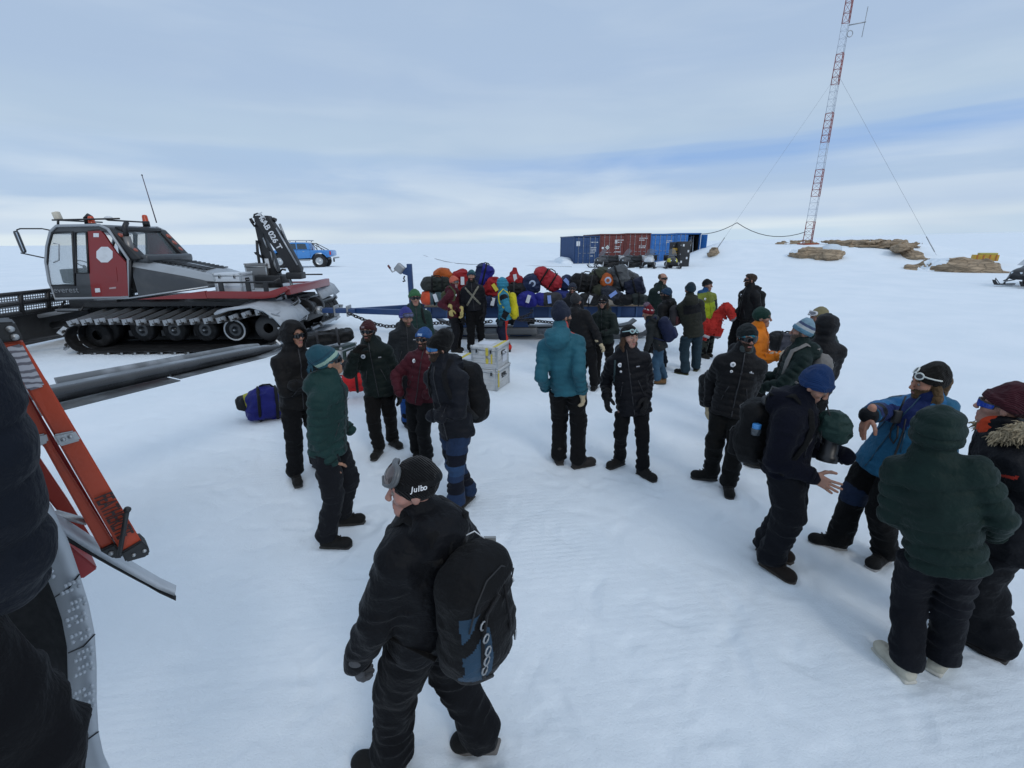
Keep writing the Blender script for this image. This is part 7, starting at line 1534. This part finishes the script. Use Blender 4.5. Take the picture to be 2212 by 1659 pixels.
# tassels, pompom, fur, cords, zips
s = SDF(.006); c_ = P3.C+P3.HM@(A(-.02,-.125,.03)*P3.hs)
for i in range(16): a = rng.uniform(-1,1); e = c_+P3.HM@A(rng.uniform(-.04,.04),rng.uniform(-.05,.01),rng.uniform(-.09,-.03)); s.cone(c_+P3.HM@A(a*.012,0,0),e,.009,.006,.004)
s.ell(c_,(.03,.03,.028),.01); s.eval(); sdf_obj(s,'tassel',fabric((.02,.06,.085),.95),P3.root)
s = SDF(.009); s.ell(P18.T+P18.r*0+A(0,0,.03),(.055,.055,.045),.01); s.noise(.012,.025,3,True); s.eval(); sdf_obj(s,'pompom',fabric((.14,.1,.13),.95),P18.root)
s = SDF(.009); N, F_, R_b, tv = P31.N, P31.Fb, P31.Rb, P31.tv
s.chain([N+F_*.04+R_b*.15+tv*.03,N-F_*.05+R_b*.16+tv*.05,N-F_*.15+R_b*.12+tv*.04,N-F_*.2+tv*.03,N-F_*.15-R_b*.12+tv*.04,N-F_*.05-R_b*.16+tv*.05,N+F_*.04-R_b*.15+tv*.03],[.028,.04,.046,.048,.046,.04,.028],.03); s.noise(.012,(.03,.03,.05),4,True); s.eval(); PV, PQ = s.mesh(); furm = fabric((.36,.29,.19),.95,.9); o = mesh_np('fur_trim', PV, PQ, None, [furm, fabric((.2,.15,.1),.95,.9)], None, True, P31.root)
m = MB(); cv = PV.mean(0); f2 = fabric((.24,.19,.12),.95,.9)
for i in range(0, len(PV), max(1, len(PV)//900)):
    q = PV[i]; d = nrm(nrm(q-cv)*.5+A(rng.uniform(-1,1),rng.uniform(-1,1),rng.uniform(-.9,.4))*.7); w2 = nrm(d+A(0,0,-.7)); m.tube([q-d*.006,q+d*.018,q+d*.018+w2*.022],[.0055,.004,.0008],furm if i % 3 else f2,4,caps=False)
attach(m,'fur_strands',P31.root)
def line_on(p, pix, rad, mat, name, lift=.006):
    pts = [pick(p.J,x,y) for x,y in pix]; pts = [q-nrm(ray(*xy))*lift for q,xy in zip(pts,pix) if q is not None]
    if len(pts) > 1: m = MB(); m.tube(pts,rad,mat,6); attach(m,name,p.root)
line_on(P29,[(1957,905),(1952,930),(1945,950),(1936,975),(1926,1000)],.008,M_DARK,'zip')
q = pick(P29.J,1937,900)
if q is not None:
    m = MB(); m.box(q-nrm(q-CAM)*.03,(.055,.035,.1),M_DARK,bev=.01); m.tube([q-nrm(q-CAM)*.03+A(.01,0,.05),q+A(.03,0,.16)-nrm(q-CAM)*.03],.007,M_DARK,6); attach(m,'radio',P29.root)
    line_on(P29,[(1937,905),(1925,925),(1922,945),(1930,958),(1938,945),(1940,920)],.006,M_DARK,'radio_cord',.012)
for p_, px in ((P16,((1362,800),(1362,820),(1363,850),(1362,872))),(P24,((1611,775),(1604,800),(1596,830),(1586,860)))): line_on(p_,px,.0035,plain((.02,.02,.024),.4),'zip',.001)
line_on(P16,[(1329,778),(1328,800),(1327,825)],.012,fabric((.03,.05,.055),.7),'chest_strap',.004)
# trailing webbing strap beside P29's leg, laces
m = MB(); m.tube([at_d(1860,1030,4.35),at_d(1846,1050,4.33),at_d(1838,1066,4.32),at_d(1830,1085,4.32)],.006,M_DARK,6,flat=((1,0,0),.4)); attach(m,'loose_strap',P29.root)
# ------------------------------------------------------------------ ground: one polar sheet round the viewpoint, finer near it
rs = np.concatenate([np.geomspace(.25, 16, 640), np.geomspace(16.3, 120, 110), np.geomspace(125, 9000, 50)]); na = 760
ang = np.linspace(-pi, pi, na, endpoint=False)
# more samples in front
ang = ang - .55*np.sin(ang)
RR, AA = np.meshgrid(rs, ang, indexing='ij'); X = RR*np.sin(AA); Y = RR*np.cos(AA); Z = gz(X, Y)
rg = np.random.default_rng(4)
def vnoise(X, Y, cell, seed):
    g = np.random.default_rng(seed).uniform(-1,1,(256,256)); a = X/cell; b = Y/cell; i = np.floor(a).astype(int); j = np.floor(b).astype(int); f = a-i; e = b-j; f = f*f*(3-2*f); e = e*e*(3-2*e)
    return (g[i%256,j%256]*(1-f)+g[(i+1)%256,j%256]*f)*(1-e)+(g[i%256,(j+1)%256]*(1-f)+g[(i+1)%256,(j+1)%256]*f)*e
near = 1-sstep(12, 40, RR)
Z += near*(.005*vnoise(X,Y,.9,1)+.004*vnoise(X,Y,.31,2)+.003*vnoise(X,Y,.12,3)*(RR<8)+.0022*vnoise(X,Y,.05,13)*(RR<5)) + (1-near)*(.05*vnoise(X,Y,3.,5)*sstep(20,50,RR)*(RR<150)+.10*vnoise(X,Y,9.,6)*sstep(20,50,RR)*(RR<300)+.5*vnoise(X,Y,60.,7)*sstep(90,300,RR))
# groomed ridges in the lower right and sledge tracks behind the towed sledge
th = radians(17); rid = (X*-sin(th)+Y*cos(th)); msk = sstep(.1,.5,vnoise(X,Y,1.7,9)+.55*np.exp(-(((X-2.4)/1.3)**2+((Y-1.9)/1.2)**2)))*(RR<7)
Z += .0022*msk*np.sin(rid*2*pi/.062)
# boot prints and scuffs
for k in range(620):
    r = rg.uniform(1.5, 11); a = rg.uniform(-.75, .85); cx, cy = r*sin(a), r*cos(a); o = rg.uniform(0, 2*pi); big = k % 14 == 0; e_ = 2.2 if big else .2
    i0, i1 = np.searchsorted(rs, (r-e_, r+e_)); j0, j1 = np.searchsorted(ang, (a-e_/r, a+e_/r)); q = np.s_[i0:i1, j0:j1]
    dx = (X[q]-cx)*cos(o)+(Y[q]-cy)*sin(o); dy = -(X[q]-cx)*sin(o)+(Y[q]-cy)*cos(o)
    Z[q] -= rg.uniform(.004,.010)*np.exp(-((dx/.13)**4+(dy/.05)**4))
    if big: Z[q] -= .006*np.exp(-((dx/1.6)**4+(dy/.05)**2))
def dig(cx, cy, o, dep, a_=.15, b_=.055, rim=.4):
    r, a = hypot(cx,cy), atan2(cx,cy); e_ = .36; i0, i1 = np.searchsorted(rs,(r-e_,r+e_)); j0, j1 = np.searchsorted(ang,(a-e_/r,a+e_/r)); q = np.s_[i0:i1, j0:j1]
    dx = (X[q]-cx)*cos(o)+(Y[q]-cy)*sin(o); dy = -(X[q]-cx)*sin(o)+(Y[q]-cy)*cos(o); k = ((dx/a_)**2)**2+((dy/b_)**2)**2; k2 = ((dx/(a_*1.35))**2)**2+((dy/(b_*1.7))**2)**2
    Z[q] += -dep*np.exp(-k)+dep*rim*(np.exp(-k2)-np.exp(-k))*(1+.8*vnoise(X[q],Y[q],.05,21))
for (fx, fy, fd) in FEET:
    dig(fx+.06*fd[0], fy+.06*fd[1], atan2(fd[1],fd[0]), .012, .17, .065, .9)
    for _ in range(5): dig(fx+rg.normal(0,.38), fy+rg.normal(0,.38), rg.uniform(0,6.3), rg.uniform(.005,.013))
for px0, py0 in ((640,690),(655,700),(672,712),(690,720),(705,735)):    # cleat marks where the groomer has driven
    c_ = at_z(px0,py0)
    for k in range(26): dig(c_[0]+.02*k-.3+.16*k, c_[1]+.25+.05*k+rg.normal(0,.02), 1.35, .025, .5, .03)
i, j = np.meshgrid(np.arange(len(rs)-1), np.arange(na), indexing='ij'); j2 = (j+1) % na
Qg = np.stack([i*na+j, i*na+j2, (i+1)*na+j2, (i+1)*na+j], -1).reshape(-1,4)[:, ::-1]
Vg = np.stack([X, Y, Z], -1).reshape(-1,3); cen = len(Vg); Vg = np.concatenate([Vg, [[0,0,0.]]])
Tg = np.stack([np.full(na, cen), np.arange(na), (np.arange(na)+1) % na], 1)
snow = mesh_np('snow_ground', Vg, Qg, Tg, [snow_mat(True)], None, True); tag(snow, kind='structure', label='groomed white snow surface reaching to the horizon')
